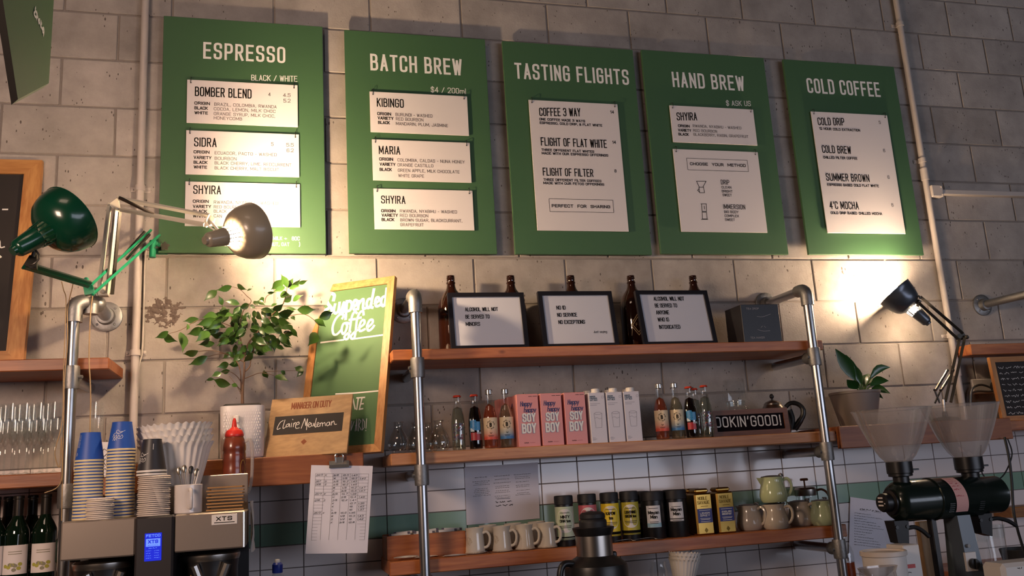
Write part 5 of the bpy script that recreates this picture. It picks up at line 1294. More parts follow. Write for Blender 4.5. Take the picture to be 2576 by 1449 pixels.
canister('black canister with a bright yellow label reading KAPOW tea', 1540, 1358, Yc, r6, hh, mat('label_yellow', 'e0c21e', .5), [(.16, .215, 1), (.14, .150, 1)], [('KAPOW', .55, .065, 1.05), ('tea', .46, .065, .45)])
canister('black canister with a mustard label reading LIGHTNING GREEN tea', 1590, 1356, Yc, r6, hh, mat('label_mustard', 'b5a52f', .5), [(.16, .215, 1), (.14, .150, 1)], [('LIGHTNING', .55, .06, 1.25), ('GREEN tea', .47, .06, 1.25)])
r7 = .0445
M['lab_white'] = mat('label_white_2', 'd6d3d4', .5)
canister('large black canister labelled Mayan Man, left one of the two', 1648, 1353, -.225, r7, ht(1648, 1235, -.225), M['lab_white'], [(.25, .335, 3, '8fb3c2')], [('Mayan', .52, .075, .95), ('Man', .43, .075, .6)], lz=(.245, .70), paper=True, capz=.80)
canister('large black canister labelled Mayan Man, right one beside the gold tins', 1706, 1351, -.225, r7, ht(1706, 1231, -.225), M['lab_white'], [(.38, .40, 2)], [('Mayan', .55, .075, .95), ('Man', .46, .075, .6)], lz=(.34, .74), paper=True, capz=.80)
canister('large black canister in the second row behind the Mayan Man pair', 1612, 1330, -.115, r7, ht(1612, 1236, -.13), M['lab_white'], [(.38, .40, 2)], [], lz=(.34, .74), paper=True, capz=.80)
# gold tins
def gold_tin(label, px, py, Y, name, sub):
    x = X_(px, py, Y); w_ = .0745; h = .158
    t = thing('tea_tin', label, 'tin', (x, Y, BOT), .02, 'gold tea tins')
    obj('tin_body', MB().box(-w_/2, w_/2, 0, w_, 0, h, .006), M['gold'], t)
    obj('lid', MB().box(-w_*.40, w_*.40, w_*.1, w_*.9, h+.0004, h+.017, .006), M['gold'], t)
    f = lambda u, v, n: (u, -n, v); m = MB()
    stext(m, 'NOBLE', -.024, .132, .013, f, width=.040, wt=.16, n=.0006); stext(m, 'SAVAGE', -.028, .116, .013, f, width=.052, wt=.16, n=.0006); m.ribbon([(-.014, .108), (.016, .108)], .0022, f, .0006)
    m.add([f(u, v, .0006) for u, v in ((0, .008), (.008, .018), (0, .028), (-.008, .018))], [(0, 1, 2, 3)])
    obj('embossing', m, mat('dark_gold', '6b5226', .35, 1.0), t, flat=True)
    l = obj('label', MB().quad(f(-.031, .046, .0004), f(.031, .046, .0004), f(.031, .099, .0004), f(-.031, .099, .0004)), mat('label_navy', '2b3280', .45), t, flat=True)
    m = MB()
    if name: stext(m, name, -.021, .079, .007, f, width=.042, wt=.2, n=.0008); stext(m, sub, -.021, .070, .007, f, width=.042, wt=.2, n=.0008)
    for v, w2 in ((.062, .022), (.058, .019), (.051, .02), (.093, .024)): m.ribbon([(-w2, v), (w2, v)], .0016, f, .0008)
    obj('print', m, M['white_ink'], l, flat=True); return t
gold_tin('gold tea tin labelled LEMON GREY, left one of the front pair', 1779, 1349, -.270, 'LEMON', 'GREY')
gold_tin('gold tea tin labelled ENGLISH BREAKFAST, next to the cream jugs', 1834, 1344, -.270, 'ENGLISH', 'BREAKFAST')
gold_tin('gold tea tin standing behind, left of the LEMON GREY tin', 1758, 1336, -.165, '', '')
# milk jugs with sprung lids
def jug(name, label, px, py, Y, mt, z=None, s=1.0, rz=0.0, group='ceramic jugs on the lowest shelf'):
    x = X_(px, py, Y); t = thing(name, label, 'jug', (x, Y, BOT if z is None else z), rz, group); s *= .92; t.scale = (1, 1, 1.1)
    P = [(.0001, .003), (.036, .002), (.046, .001), (.054, .010), (.057, .026), (.053, .048), (.0465, .068), (.0435, .086), (.0450, .093), (.0438, .0945), (.0415, .088), (.0445, .066), (.052, .026), (.040, .008), (.0001, .007)]
    b = MB(); b.lathe([(r*s, z_*s) for r, z_ in P], 36)
    b.T = Matrix.Translation((-.041*s, 0, .080*s))
    b.add([(0, -.014*s, .012*s), (-.022*s, 0, .0145*s), (0, .014*s, .012*s), (-.002*s, 0, -.022*s), (.004*s, 0, .012*s)], [(0, 3, 1), (1, 3, 2), (0, 1, 4), (1, 2, 4)])
    obj('jug_body', b, mt, t)
    h = MB(); h.tube(smooth([(.043*s, 0, .080*s), (.062*s, 0, .086*s), (.076*s, 0, .070*s), (.076*s, 0, .045*s), (.064*s, 0, .026*s), (.053*s, 0, .022*s)], 4), .0058*s, 10)
    obj('handle', h, mt, t)
    l = MB(); l.lathe([(.0420*s, .0935*s), (.043*s, .0965*s), (.020*s, .100*s), (.0001, .1005*s)], 30); l.tube(smooth([(.030*s, 0, .099*s), (.040*s, -.004*s, .104*s), (.048*s, .003*s, .096*s)], 3), .0035*s, 8)
    l.tube([(.036*s, -.012*s, .102*s), (.044*s, .012*s, .104*s)], .003*s, 8)
    obj('hinged_lid', l, M['cast'], t); return t
J1 = jug('milk_jug', 'warm grey ceramic jug beside the gold tins', 1889, 1335, -.205, M['grey_cer'], s=1.0, rz=-1.0)
J2 = jug('milk_jug', 'warm grey ceramic jug carrying the pale green jug', 1953, 1331, -.255, M['grey_cer'], s=1.0, rz=-.8)
J3 = jug('milk_jug', 'warm grey ceramic jug right of the stacked pair', 2018, 1325, -.200, M['grey_cer'], s=1.0, rz=-1.1)
jug('milk_jug', 'pale yellow-green ceramic jug stacked on top of a grey jug', 1948, 1265, -.255, M['sage_cer'], z=BOT+.1025, s=1.04, rz=-.35)
jug('milk_jug', 'pale green ceramic jug at the right end of the lowest shelf behind the post', 2074, 1322, -.262, mat('green_glaze', 'a6b394', .15, coat=.3), s=1.0, rz=.6)
# small coffee press behind the jugs
x = X_(2034, 1300, -.085)
t = thing('coffee_press', 'small coffee press with metal lid and bronze knob behind the jugs', 'coffee press', (x, -.085, BOT))
obj('beaker', MB().lathe([(.0001, .003), (.040, .001), (.0415, .004), (.0415, .118)], 28), M['glass'], t)
m = MB(); m.lathe([(.0445, .112), (.0455, .114), (.0455, .138), (.040, .146), (.012, .150), (.0001, .150)], 30); obj('lid', m, M['steel'], t)
m = MB(); m.tube([(0, 0, .149), (0, 0, .176)], .0035, 8); m.lathe([(.0001, .174), (.016, .174), (.0175, .179), (.015, .184), (.0001, .185)], 20); obj('knob', m, mat('bronze', '6b4630', .35, .8), t)
m = MB(); m.tube(smooth([(.044, -.01, .130), (.066, -.02, .134), (.084, -.03, .118), (.090, -.032, .085), (.080, -.028, .03), (.046, -.012, .02)], 4), .005, 10); obj('handle', m, mat('bronze_2', '6b4630', .35, .8), t)
obj('coffee', MB().lathe([(.0001, .004), (.039, .004), (.039, .06), (.0001, .06)], 24), M['cola'], t)

# ================================================================ papers
def sheet(name, label, q, Y, text, cat='paper', bow=.0, mt=None, group=None, yb=None):
    """q: pixel corners TL TR BR BL on the plane Y (bottom edge on yb)"""
    yb = Y if yb is None else yb
    c = [A(*q[0], Y), A(*q[1], Y), A(*q[2], yb), A(*q[3], yb)]
    t = thing(name, label, cat, tuple((c[2]+c[3])/2), 0, group); n = 10; vv = []; F = []
    for j in range(n+1):
        for i in range(n+1):
            u, v = i/n, j/n; p = c[3]*(1-u)*(1-v)+c[2]*u*(1-v)+c[1]*u*v+c[0]*(1-u)*v
            vv.append(p+Vector((0, -bow*(math.sin(math.pi*u)*(1-v)), 0)))
    nn = len(vv); vv += [p+Vector((0, .0006, 0)) for p in vv]
    for j in range(n):
        for i in range(n):
            a = j*(n+1)+i; F.append((a, a+1, a+n+2, a+n+1)); F.append((nn+a, nn+a+n+1, nn+a+n+2, nn+a+1))
    obj('sheet', MB().add(vv, F), mt or M['paper'], t, world=True, sharp=80)
    U = (c[2]-c[3]); V = (c[0]-c[3]); W_, H_ = U.length, V.length
    def f(u, v, nrm):
        a, b = u/W_, v/H_; p = c[3]*(1-a)*(1-b)+c[2]*a*(1-b)+c[1]*a*b+c[0]*(1-a)*b
        return p+Vector((0, -bow*(math.sin(math.pi*a)*(1-b))-.0005-nrm, 0))
    class Q: pass
    pl = Q(); pl.p = f; m = MB(); text(m, pl, W_, H_); obj('print', m, [M['black_ink'], M['grey_ink']], t, world=True, flat=True)
    return t
def roster(m, pl, W_, H_):
    rg = random.Random(9)
    xs = [.08, .22, .36, .50, .64, .78, .94]
    for i in range(22):
        v = H_*(.905-.036*i); m.ribbon([(W_*.08, v), (W_*.94, v)], .0006, pl.p, .0002, 1)
    for a in xs: m.ribbon([(W_*a, H_*.905), (W_*a, H_*.15)], .0006, pl.p, .0002, 1)
    rows = ['24/3 K B|B 15.5 1.43', '  M 1|B 18.2 1.42', '@07 S A|B 16.2 1.45', '@09 S A|B 16.2 1.46', '  M 1|B 15.2 1.47', '  K B|B 15.5 1.57', '25/3 K B|B 15.7 1.38', '  H 2|B 15.4 1.48', '@19 S 2|B 16.2 1.41', '  K  15.7 1.39', '  K  18 1.45', '  L  16 1.37', '26/3 K B|B 15.6 1.35', '  M 1|B 15.3 1.43', '  S 1|2 16 1.42', '  K B|B 15.8 ']
    for i, r_ in enumerate(rows):
        v = H_*(.875-.036*i)
        for j, w_ in enumerate(r_.split(' ')):
            w_ = w_.replace('@', 'D').replace('|', '/')
            if not w_: continue
            u = W_*(xs[min(j, 5)]+.012)
            stext(m, w_, u, v, .0058, pl.p, width=min(.024, .0052*len(w_)), wt=.13, n=.0005, shear=.25, slope=.07)
sheet('paper_sheet', 'handwritten table on white paper clipped to the ficus shelf front', [(783, 1170), (938, 1172), (924, 1391), (768, 1393)], -.328, roster, bow=.004, yb=-.334)
cc = A(853, 1172, -.333)
t = thing('bulldog_clip', 'steel bulldog clip holding the handwritten table on the shelf edge', 'clip', tuple(cc))
m = MB(); m.add([(cc.x+a, cc.y+b, cc.z+c_) for a, b, c_ in ((-.034, -.006, -.006), (.034, -.006, -.006), (.034, -.010, .004), (.034, .0, .018), (-.034, -.010, .004), (-.034, .0, .018), (-.034, .003, -.006), (.034, .003, -.006))],
      [(0, 1, 2, 4), (4, 2, 3, 5), (0, 6, 7, 1), (0, 4, 5, 6), (1, 7, 3, 2), (6, 5, 3, 7)])
obj('jaw', m, M['chrome'], t, world=True)
m = MB(); m.tube(smooth([(cc.x-.012, cc.y-.004, cc.z+.012), (cc.x-.013, cc.y-.006, cc.z+.034), (cc.x-.006, cc.y-.006, cc.z+.043), (cc.x+.006, cc.y-.006, cc.z+.043), (cc.x+.013, cc.y-.006, cc.z+.034), (cc.x+.012, cc.y-.004, cc.z+.012)], 4), .0028, 8)
m.box(cc.x-.011, cc.x+.011, cc.y-.006, cc.y-.004, cc.z+.010, cc.z+.030, .0005)
obj('handle', m, M['chrome'], t, world=True)
def menu_text(m, pl, W_, H_):
    rg = random.Random(21)
    for cx_, rows in ((.22, (.80, .73, .70, .67, .60, .57, .54, .51, .48)), (.5, (.80, .74, .68, .62, .59, .54, .51, .45, .42)), (.78, (.80, .76, .73, .67, .61, .58, .52, .47, .44))):
        for i, v in enumerate(rows):
            w_ = rg.uniform(.08, .12)*W_
            scribble(m, pl, W_*cx_-w_, W_*cx_+w_, H_*v, H_*.011, rg, .0009, .0002, 0 if i == 0 else 1)
    for v in (.335, .27): scribble(m, pl, W_*.40, W_*.64, H_*v, H_*.030, rg, .0020, .0002)
    m.ribbon([(W_*.42, H_*.405), (W_*.6, H_*.40)], .0016, pl.p, .0002)
sheet('paper_sheet', 'printed three-column sheet taped to the tiles above the mugs', [(1168, 1176), (1353, 1163), (1358, 1304), (1174, 1321)], -.0262, menu_text)
def list_text(m, pl, W_, H_):
    rg = random.Random(31); scribble(m, pl, W_*.28, W_*.90, H_*.845, H_*.022, rg, .0016, .0002); m.ribbon([(W_*.28, H_*.84), (W_*.9, H_*.84)], .0008, pl.p, .0002)
    for i in range(13): scribble(m, pl, W_*.12, W_*rg.uniform(.4, .95), H_*(.79-.035*i), H_*.011, rg, .0010, .0002, 0 if i == 0 else 1)
sheet('paper_sheet', 'printed list hanging on the tiles left of the grinder', [(2139, 1250), (2222, 1262), (2240, 1452), (2134, 1440)], -.030, list_text, bow=.012)
sheet('paper_sheet', 'second white sheet hanging behind the printed list and the grinder spout', [(2216, 1262), (2262, 1266), (2284, 1440), (2232, 1440)], -.030, lambda m, pl, W_, H_: m.ribbon([(W_*.7, H_*.12), (W_*.85, H_*.12)], .0012, pl.p, .0002), bow=.008)
def note(m, pl, W_, H_):
    rg = random.Random(41)
    for i in range(5): scribble(m, pl, W_*.22, W_*.85, H_*(.72-.14*i), H_*.09, rg, .0016, .0002)
sheet('paper_sheet', 'white handwritten sheet hanging behind the two blue cup stacks', [(249, 1112), (290, 1112), (292, 1200), (252, 1200)], -.335, note)

# ================================================================ ficus
Yp = -.215
x = X_(609, 1143, Yp-.06)
t = thing('potted_ficus', 'leafy potted ficus in a white textured pot under the first menu board', 'plant', (x, Yp, PLZ))
pw = .076; ph = A(609, 1020, Yp-.07).z-PLZ
def sq(r, z, k=.62, seg=40):
    o = []
    for i in range(seg):
        a = 2*math.pi*(i+.5)/seg; c, s_ = math.cos(a), math.sin(a); q = (abs(c)**5+abs(s_)**5)**(-1/5); o.append((r*q*c, r*q*s_, z))
    return o
m = MB(); rings = [sq(pw*.86, .001), sq(pw*.93, .006), sq(pw*.95, .02), sq(pw, ph-.006), sq(pw, ph), sq(pw*.95, ph), sq(pw*.93, ph-.02)]
for r_ in rings: m.v += r_
for j in range(len(rings)-1):
    for i in range(40): a = j*40+i; b = j*40+(i+1) % 40; m.f.append((a, b, b+40, a+40)); m.m.append(0)
m.f.append(tuple(reversed(range(40)))); m.m.append(0)
obj('pot', m, M['white_pot'], t)
m = MB(); rg = random.Random(8)
for j in range(15):
    for i in range(17):
        u = -.063+.126*(i+.5*(j % 2))/17; z = .018+(ph-.036)*j/14; yy = -pw*(.95+.05*z/ph)-.0003
        if abs(u) > .062: continue
        w_ = .0022; h_ = .0042
        m.add([(u-w_, yy, z), (u, yy-.0022, z-h_), (u+w_, yy, z), (u, yy-.0016, z+h_)], [(0, 1, 2, 3)])
obj('relief', m, M['white_pot'], t)
m = MB(); m.box(-pw*.84, pw*.84, -pw*.84, pw*.84, ph-.03, ph+.006, .004); obj('nursery_pot', m, M['black'], t)
obj('soil', MB().box(-pw*.78, pw*.78, -pw*.78, pw*.78, ph-.02, ph+.008, .003), M['soil'], t)
LP = lambda cx_, cy_, Y: A(380+cx_/3.915, 680+cy_/3.915, Y)-Vector((x, Yp, PLZ))
m = MB(); rg = random.Random(12)
stems = [([(900, 1330), (903, 1150), (918, 1000), (918, 850)], .0062, 0), ([(918, 860), (960, 720), (1040, 620), (1180, 450), (1300, 330), (1340, 170)], .0035, -.02), ([(918, 860), (870, 640), (780, 450), (700, 350)], .003, .03),
 ([(910, 900), (760, 830), (600, 790), (460, 800)], .0022, -.05), ([(922, 1000), (970, 950), (985, 880), (1050, 640)], .0032, .04), ([(905, 1150), (860, 1060), (780, 1000), (690, 1012)], .0018, -.04), ([(890, 1190), (840, 1130)], .0015, -.03),
 ([(925, 1065), (1000, 1035), (1085, 1010), (1215, 1035)], .0018, .02), ([(885, 1200), (880, 1000), (830, 880), (720, 820), (560, 850)], .0026, -.02), ([(900, 620), (760, 540), (640, 505), (470, 490), (300, 585), (180, 622)], .0018, -.06), ([(1010, 630), (1250, 490), (1480, 430), (1600, 485), (1665, 570)], .002, -.03),
 ([(870, 640), (900, 420), (985, 310), (940, 250), (870, 185), (790, 160)], .0018, .0), ([(1050, 640), (1120, 520), (1240, 440), (1400, 400)], .0022, .06), ([(960, 720), (1100, 740), (1240, 680), (1390, 560)], .0016, .05), ([(1120, 320), (1145, 250), (1265, 200), (1350, 170)], .0016, .0), ([(900, 1250), (850, 1150), (770, 1040)], .0014, .02), ([(1100, 1000), (1290, 990), (1490, 990)], .0012, .04)]
for pts, r_, dy in stems:
    q = smooth([LP(px, py, Yp+dy*i/max(1, len(pts)-1)) for i, (px, py) in enumerate(pts)], 5)
    m.tube(q, [r_*(1-.6*i/len(q)) for i in range(len(q))], 7)
obj('stem', m, M['bark'], t)
leaves = [(800, 160, 640, 200), (650, 195, 520, 300), (840, 140, 940, 195), (945, 200, 1000, 178), (705, 345, 665, 245), (875, 330, 720, 297), (1300, 100, 1180, 195), (1345, 165, 1280, 30), (1350, 170, 1400, 70), (1370, 190, 1480, 85), (1440, 130, 1550, 100), (1360, 180, 1470, 150), (1320, 160, 1200, 215), (1145, 225, 1225, 215), (1265, 240, 1370, 240),
 (1310, 310, 1400, 240), (1390, 300, 1495, 240), (1180, 355, 1250, 320), (1100, 320, 1080, 255), (1040, 300, 1130, 345), (1010, 300, 1060, 355), (880, 370, 985, 330), (975, 340, 1030, 378), (1200, 400, 1310, 330), (1300, 400, 1440, 378), (1440, 390, 1625, 390), (1660, 470, 1800, 408), (1610, 485, 1728, 555), (1260, 430, 1420, 410), (1380, 450, 1420, 492), (1260, 440, 1130, 378), (1640, 610, 1550, 745),
 (470, 480, 312, 505), (650, 450, 495, 458), (640, 480, 440, 545), (500, 500, 595, 500), (660, 460, 740, 370), (745, 380, 770, 415), (370, 525, 352, 590), (512, 572, 355, 637), (660, 500, 585, 600), (672, 540, 580, 645), (175, 605, 38, 672), (110, 640, 255, 705), (300, 600, 322, 805), (575, 600, 440, 705), (720, 630, 580, 640), (660, 530, 745, 570),
 (460, 800, 308, 832), (560, 850, 365, 938), (770, 920, 648, 955), (870, 930, 755, 925), (775, 990, 678, 1000), (692, 1008, 592, 1045), (775, 1130, 600, 1075), (620, 1070, 533, 1082), (850, 1140, 785, 1120), (1110, 990, 1150, 1072), (1280, 990, 1330, 1030), (1215, 1035, 1355, 1085), (1500, 990, 1405, 950), (1500, 985, 1430, 1055), (1380, 570, 1445, 665), (1260, 650, 1395, 745), (1180, 690, 1100, 650), (1240, 670, 1270, 745), (1060, 740, 1185, 740), (1100, 640, 1170, 610)]
for k in range(140):
    a = rg.uniform(0, 6.28); q = rg.uniform(0, 1)**.6; cx_ = 950+400*q*math.cos(a); cy_ = 575+265*q*math.sin(a); b = a+rg.uniform(-1.0, 1.0); L = rg.uniform(80, 150)
    leaves.append((cx_, cy_, cx_+L*math.cos(b), cy_+L*abs(math.sin(b))*.7+rg.uniform(-10, 40)))
m = MB()
for i, (a0, b0_, a1, b1) in enumerate(leaves):
    dy = rg.uniform(-.10, .09); p = LP(a0, b0_, Yp+dy); q = LP(a1, b1, Yp+dy+rg.uniform(-.035, .03)); d = q-p; L = d.length; d.normalize()
    vdir = (p+Vector((x, Yp, PLZ))-CAM).normalized(); s_ = d.cross(vdir).normalized(); n_ = s_.cross(d)
    th = rg.uniform(-.75, .75); s_, n_ = s_*math.cos(th)+n_*math.sin(th), n_*math.cos(th)-s_*math.sin(th)
    wmx = L*rg.uniform(.21, .31); pr = [(0, .02), (.1, .45), (.25, .85), (.42, 1), (.58, .86), (.72, .48), (.85, .16), (1, .01)]
    vv = []
    for u, w_ in pr:
        c = p+d*(L*u)+n_*(.16*L*(u-.5)**2*2); e = s_*(wmx*w_); fold = n_*(-.28*wmx*w_)
        vv += [c+e+fold, c, c-e+fold]
    F = []
    for j in range(len(pr)-1):
        a = j*3; F += [(a, a+1, a+4, a+3), (a+1, a+2, a+5, a+4)]
    m.add(vv, F)
o = obj('foliage', m, M['leaf'], t, sharp=80); 
# peace lily
Yl = -.17; x = X_(2170, 1060, Yl-.03)
zt_ = A(2170, 985, Yl).z; pr_ = cw(2118, 2226, 990, Yl)
t = thing('potted_lily', 'potted peace lily in a tapered grey pot behind the left grinder hopper', 'plant', (x, Yl, RSZ))
hp = zt_-RSZ
obj('pot', MB().lathe([(.0001, .002), (pr_*.66, .001), (pr_*.70, .006), (pr_*.97, hp-.012), (pr_, hp-.010), (pr_, hp), (pr_*.94, hp), (pr_*.92, hp-.02)], 36), mat('taupe_pot', '7d7069', .55), t)
obj('soil', MB().lathe([(pr_*.93, hp-.018), (.0001, hp-.014)], 24), M['soil'], t)
m = MB(); ms = MB(); rg = random.Random(4)
for k, (a0, b0_, a1, b1, w_, dy) in enumerate([(2168, 985, 2101, 877, .17, -.02), (2170, 985, 2128, 892, .16, .03), (2172, 982, 2150, 918, .2, .0), (2174, 980, 2240, 924, .15, -.02), (2176, 985, 2236, 958, .26, -.05), (2178, 985, 2240, 990, .24, -.07), (2172, 985, 2205, 960, .3, .04), (2165, 985, 2130, 955, .3, -.04), (2170, 985, 2185, 940, .28, .05), (2180, 985, 2222, 1003, .25, -.08)]):
    p = A(a0, b0_+3, Yl)-Vector((x, Yl, RSZ)); q = A(a1, b1, Yl+dy)-Vector((x, Yl, RSZ)); d = q-p; L = d.length; up_ = Vector((0, 0, 1))
    vdir = (p+Vector((x, Yl, RSZ))-CAM).normalized(); s_ = d.cross(vdir).normalized(); n_ = s_.cross(d.normalized()); th = rg.uniform(-.5, .5); s_ = s_*math.cos(th)+n_*math.sin(th)
    vv = []; pr = [(.22, .06), (.32, .45), (.45, .85), (.6, 1), (.75, .8), (.88, .42), (1, .02)]
    arch = lambda u: up_*(.22*L*math.sin(math.pi*u)) if a1 > 2200 else up_*(.05*L*math.sin(math.pi*u))
    for u, ww in pr:
        c = p+d*u+arch(u); e = s_*(L*w_*ww*.72); vv += [c+e-n_*(.25*L*w_*ww), c, c-e-n_*(.25*L*w_*ww)]
    F = []
    for j in range(len(pr)-1): a = j*3; F += [(a, a+1, a+4, a+3), (a+1, a+2, a+5, a+4)]
    m.add(vv, F); ms.tube([tuple(p+Vector((0, 0, -.012)))]+[tuple(p+d*u+arch(u)) for u in (.08, .16, .26)], .0028, 6)
obj('foliage', m, M['leaf2'], t, sharp=80); obj('stalk', ms, mat('lily_stalk', '5c7a3a', .5), t)
# ================================================================ left: flutes and wine
FZ = 1.600
def make_flute():
    t = thing('champagne_flute', 'x', 'champagne flute', (0, 0, FZ), 0, 'champagne flutes on the left shelf')
    obj('bowl', MB().lathe([(.0001, .095), (.006, .097), (.014, .110), (.0205, .135), (.0225, .165), (.0218, .200), (.0202, .232)], 20), M['glass'], t)
    obj('stem', MB().lathe([(.0035, .006), (.003, .03), (.003, .075), (.0045, .093), (.006, .097)], 10), M['glass'], t)
    obj('foot', MB().lathe([(.0001, .001), (.0235, 0), (.0243, .0015), (.010, .005), (.0035, .008)], 20), M['glass'], t)
    return t
fl = make_flute(); first = True
fs = [(-6, -.262), (30, -.262), (66, -.262), (102, -.262), (137, -.262), (12, -.205), (48, -.205), (84, -.205), (120, -.205), (0, -.145), (36, -.145), (72, -.145), (108, -.145), (241, -.22)]
for i, (px, Y) in enumerate(fs):
    x = X_(px, 1140, Y)
    if px == 241: lab = 'champagne flute standing alone behind the blue cup stacks'
    else:
        row = {0: 'front', 1: 'second', 2: 'back'}[0 if i < 5 else (1 if i < 9 else 2)]
        k = i if i < 5 else (i-5 if i < 9 else i-9)
        lab = 'clear champagne flute on the left shelf, %s row, %s from the left edge' % (row, ['first', 'second', 'third', 'fourth', 'fifth', 'sixth'][k])
    if first: fl.location = (x, Y, FZ); fl['label'] = lab; first = False
    else: dup(fl, (x, Y, FZ), lab)
M['wine'] = mat('dark_green_glass', '0b1a10', .06, coat=.5); M['foil'] = mat('bottle_foil', '2b2622', .35, .5)
def make_wine():
    t = thing('wine_bottle', 'x', 'bottle', (0, 0, BOT), 0, 'wine bottles on the lower left shelf')
    obj('bottle', MB().lathe([(.0001, .006), (.030, .001), (.0365, .004), (.0375, .012), (.0375, .175), (.036, .190), (.028, .208), (.019, .224), (.0155, .236)], 28), M['wine'], t)
    obj('foil', MB().lathe([(.0156, .232), (.0152, .288), (.0165, .290), (.0165, .298), (.015, .300), (.0001, .300)], 20), M['foil'], t)
    l = obj('label', arc(MB(), .0379, .055, .145, 1.15, seg=18), M['card'], t, sharp=60)
    f = cyl3(.0379); m = MB(); rg = random.Random(6)
    for k in range(9):
        u, v = rg.uniform(-.028, .028), .075+rg.uniform(-.014, .016)
        m.add([f(u+.007*math.cos(a), v+.006*math.sin(a), .0004+k*.00003) for a in (0, .8, 1.6, 2.4, 3.2, 4.0, 4.8, 5.6)], [tuple(range(8))], k % 2)
    for v in (.125, .118): m.ribbon([(-.02+.005*i, v) for i in range(9)], .002, f, .0004, 1)
    obj('print', m, [mat('label_olive', 'a8a54a', .6), mat('label_grey', '87836f', .6)], l, flat=True)
    return t
wn = make_wine(); first = True
for px, Y, lab in ((-19, -.235, 'dark wine bottle at the left picture edge, front row'), (40, -.235, 'dark wine bottle with a pale leafy label, middle of the front row'), (110, -.235, 'dark wine bottle with a darker-looking label, nearest the pipe post'), (14, -.14, 'dark wine bottle in the back row at the left'), (76, -.14, 'dark wine bottle in the back row between the labelled ones')):
    x = X_(px, 1400, Y)
    if first: wn.location = (x, Y, BOT); wn.rotation_euler = (0, 0, .2); wn['label'] = lab; first = False
    else: dup(wn, (x, Y, BOT), lab, .15)
# twine
def twine(label, pts, Y0_, r=.0016):
    q = smooth([A(a, b, y) for a, b, y in pts], 5); tag(recenter(obj('twine', MB().tube(q, r, 6), M['twine'])), label, 'twine', 'twine hanging at the left post')
twine('thin twine hanging from the green lamp arm down in front of the left post', [(186, 700, -.475), (182, 722, -.47), (170, 780, -.40), (170, 860, -.40), (162, 960, -.40), (160, 1080, -.41), (157, 1200, -.42), (155, 1310, -.42)], 0)
twine('second twine strand beside the left post ending in a frayed tail by the flutes', [(155, 708, -.49), (160, 730, -.48), (166, 752, -.43), (164, 830, -.42), (160, 930, -.42), (158, 1040, -.42), (150, 1090, -.43), (138, 1140, -.43), (150, 1175, -.43), (154, 1100, -.435), (156, 1190, -.43), (145, 1225, -.43), (112, 1240, -.44)], 0)
twine('pale cord hanging straight down right of the left post from the cream lamp', [(233, 745, -.30), (227, 800, -.36), (224, 900, -.37), (227, 960, -.37), (228, 1010, -.37), (226, 1100, -.37)], 0, .002)

# ================================================================ coffee brewer at left
YF = -.68
bx0, bx1 = X_(152, 1360, YF), X_(618, 1335, YF); cx0, cx1 = X_(340, 1370, YF), X_(437, 1370, YF)
bz1 = zat(380, 1299, YF); bz0 = zat(250, 1405, YF)
BT = bz1
t = thing('coffee_brewer', 'stainless steel twin coffee brewer with a blue display, bottom left', 'coffee brewer', ((bx0+bx1)/2, -.52, CTZ))
M['steel_b'] = mat('brewer_steel', '9c8f85', .34, .55, var=.05, bscale=50, stretch=(30, 1, 1)); M['panel_dark'] = mat('brewer_dark_panel', '2b2729', .4)
obj('left_housing', MB().box(bx0, cx0-.0005, YF, -.36, bz0, bz1, .004), M['steel_b'], t, world=True)
obj('right_housing', MB().box(cx1+.0005, bx1, YF, -.36, bz0, bz1, .004), M['steel_b'], t, world=True)
cpn = obj('control_column', MB().box(cx0, cx1, YF-.010, -.37, CTZ+.02, bz1+.001, .006), M['panel_dark'], t, world=True)
obj('base_plate', MB().box(bx0, bx1, YF, -.36, CTZ, CTZ+.0195, .004), M['steel_b'], t, world=True)
obj('rear_panel', MB().box(bx0, cx0-.002, -.40, -.362, CTZ+.02, bz0-.0005), M['panel_dark'], t, world=True)
obj('rear_panel', MB().box(cx1+.002, bx1, -.40, -.362, CTZ+.02, bz0-.0005), M['panel_dark'], t, world=True)
rx0, rx1 = X_(506, 1196, -.465), X_(624, 1190, -.465); rz = zat(575, 1193, -.465)
m = MB().box(rx0, rx1, -.465, -.458, bz1, rz, .002)
obj('splash_plate', m, M['steel_b'], t, world=True)
obj('edge_strip', MB().tube([(bx1-.006, YF-.004, bz0+.002), (bx1-.006, YF-.004, bz1-.004)], .0045, 10), M['chrome'], t, world=True)
lx0, lx1, lz0, lz1 = X_(363, 1400, YF-.011), X_(406, 1400, YF-.011), zat(384, 1411, YF-.011), zat(384, 1341, YF-.011)
M['lcd'] = emit_mat('lcd_blue', (.02, .03, .62), 1.1); M['lcd_l'] = emit_mat('lcd_light', (.16, .28, 1.0), 1.2)
l = obj('display', MB().box(lx0, lx1, YF-.0125, YF-.0095, lz0, lz1, .001), M['lcd'], t, world=True, flat=True)
q = wallpl(YF-.0125, lx0, lz0); W_, H_ = lx1-lx0, lz1-lz0; m = MB()
stext(m, 'FETCO', W_*.08, H_*.86, H_*.10, q.p, width=W_*.84, wt=.2)
for u0, u1, v0, v1 in ((.08, .92, .52, .80),): m.add([q.p(W_*a, H_*b, .0003) for a, b in ((u0, v0), (u1, v0), (u1, v1), (u0, v1))], [(0, 1, 2, 3)])
rg = random.Random(3)
for i in range(4):
    for a in (.10, .58): scribble(m, q, W_*a, W_*(a+.3), H_*(.10+.085*i), H_*.022, rg, .0008)
scribble(m, q, W_*.25, W_*.75, H_*.44, H_*.035, rg, .0009)
obj('screen_text', m, M['lcd_l'], l, world=True, flat=True)
m = MB(); stext(m, 'XTS', W_*.2, H_*.63, H_*.13, q.p, width=W_*.6, wt=.24, n=.0008); scribble(m, q, W_*.2, W_*.8, H_*.55, H_*.02, rg, .0008, .0008)
obj('screen_logo', m, M['lcd'], l, world=True, flat=True)
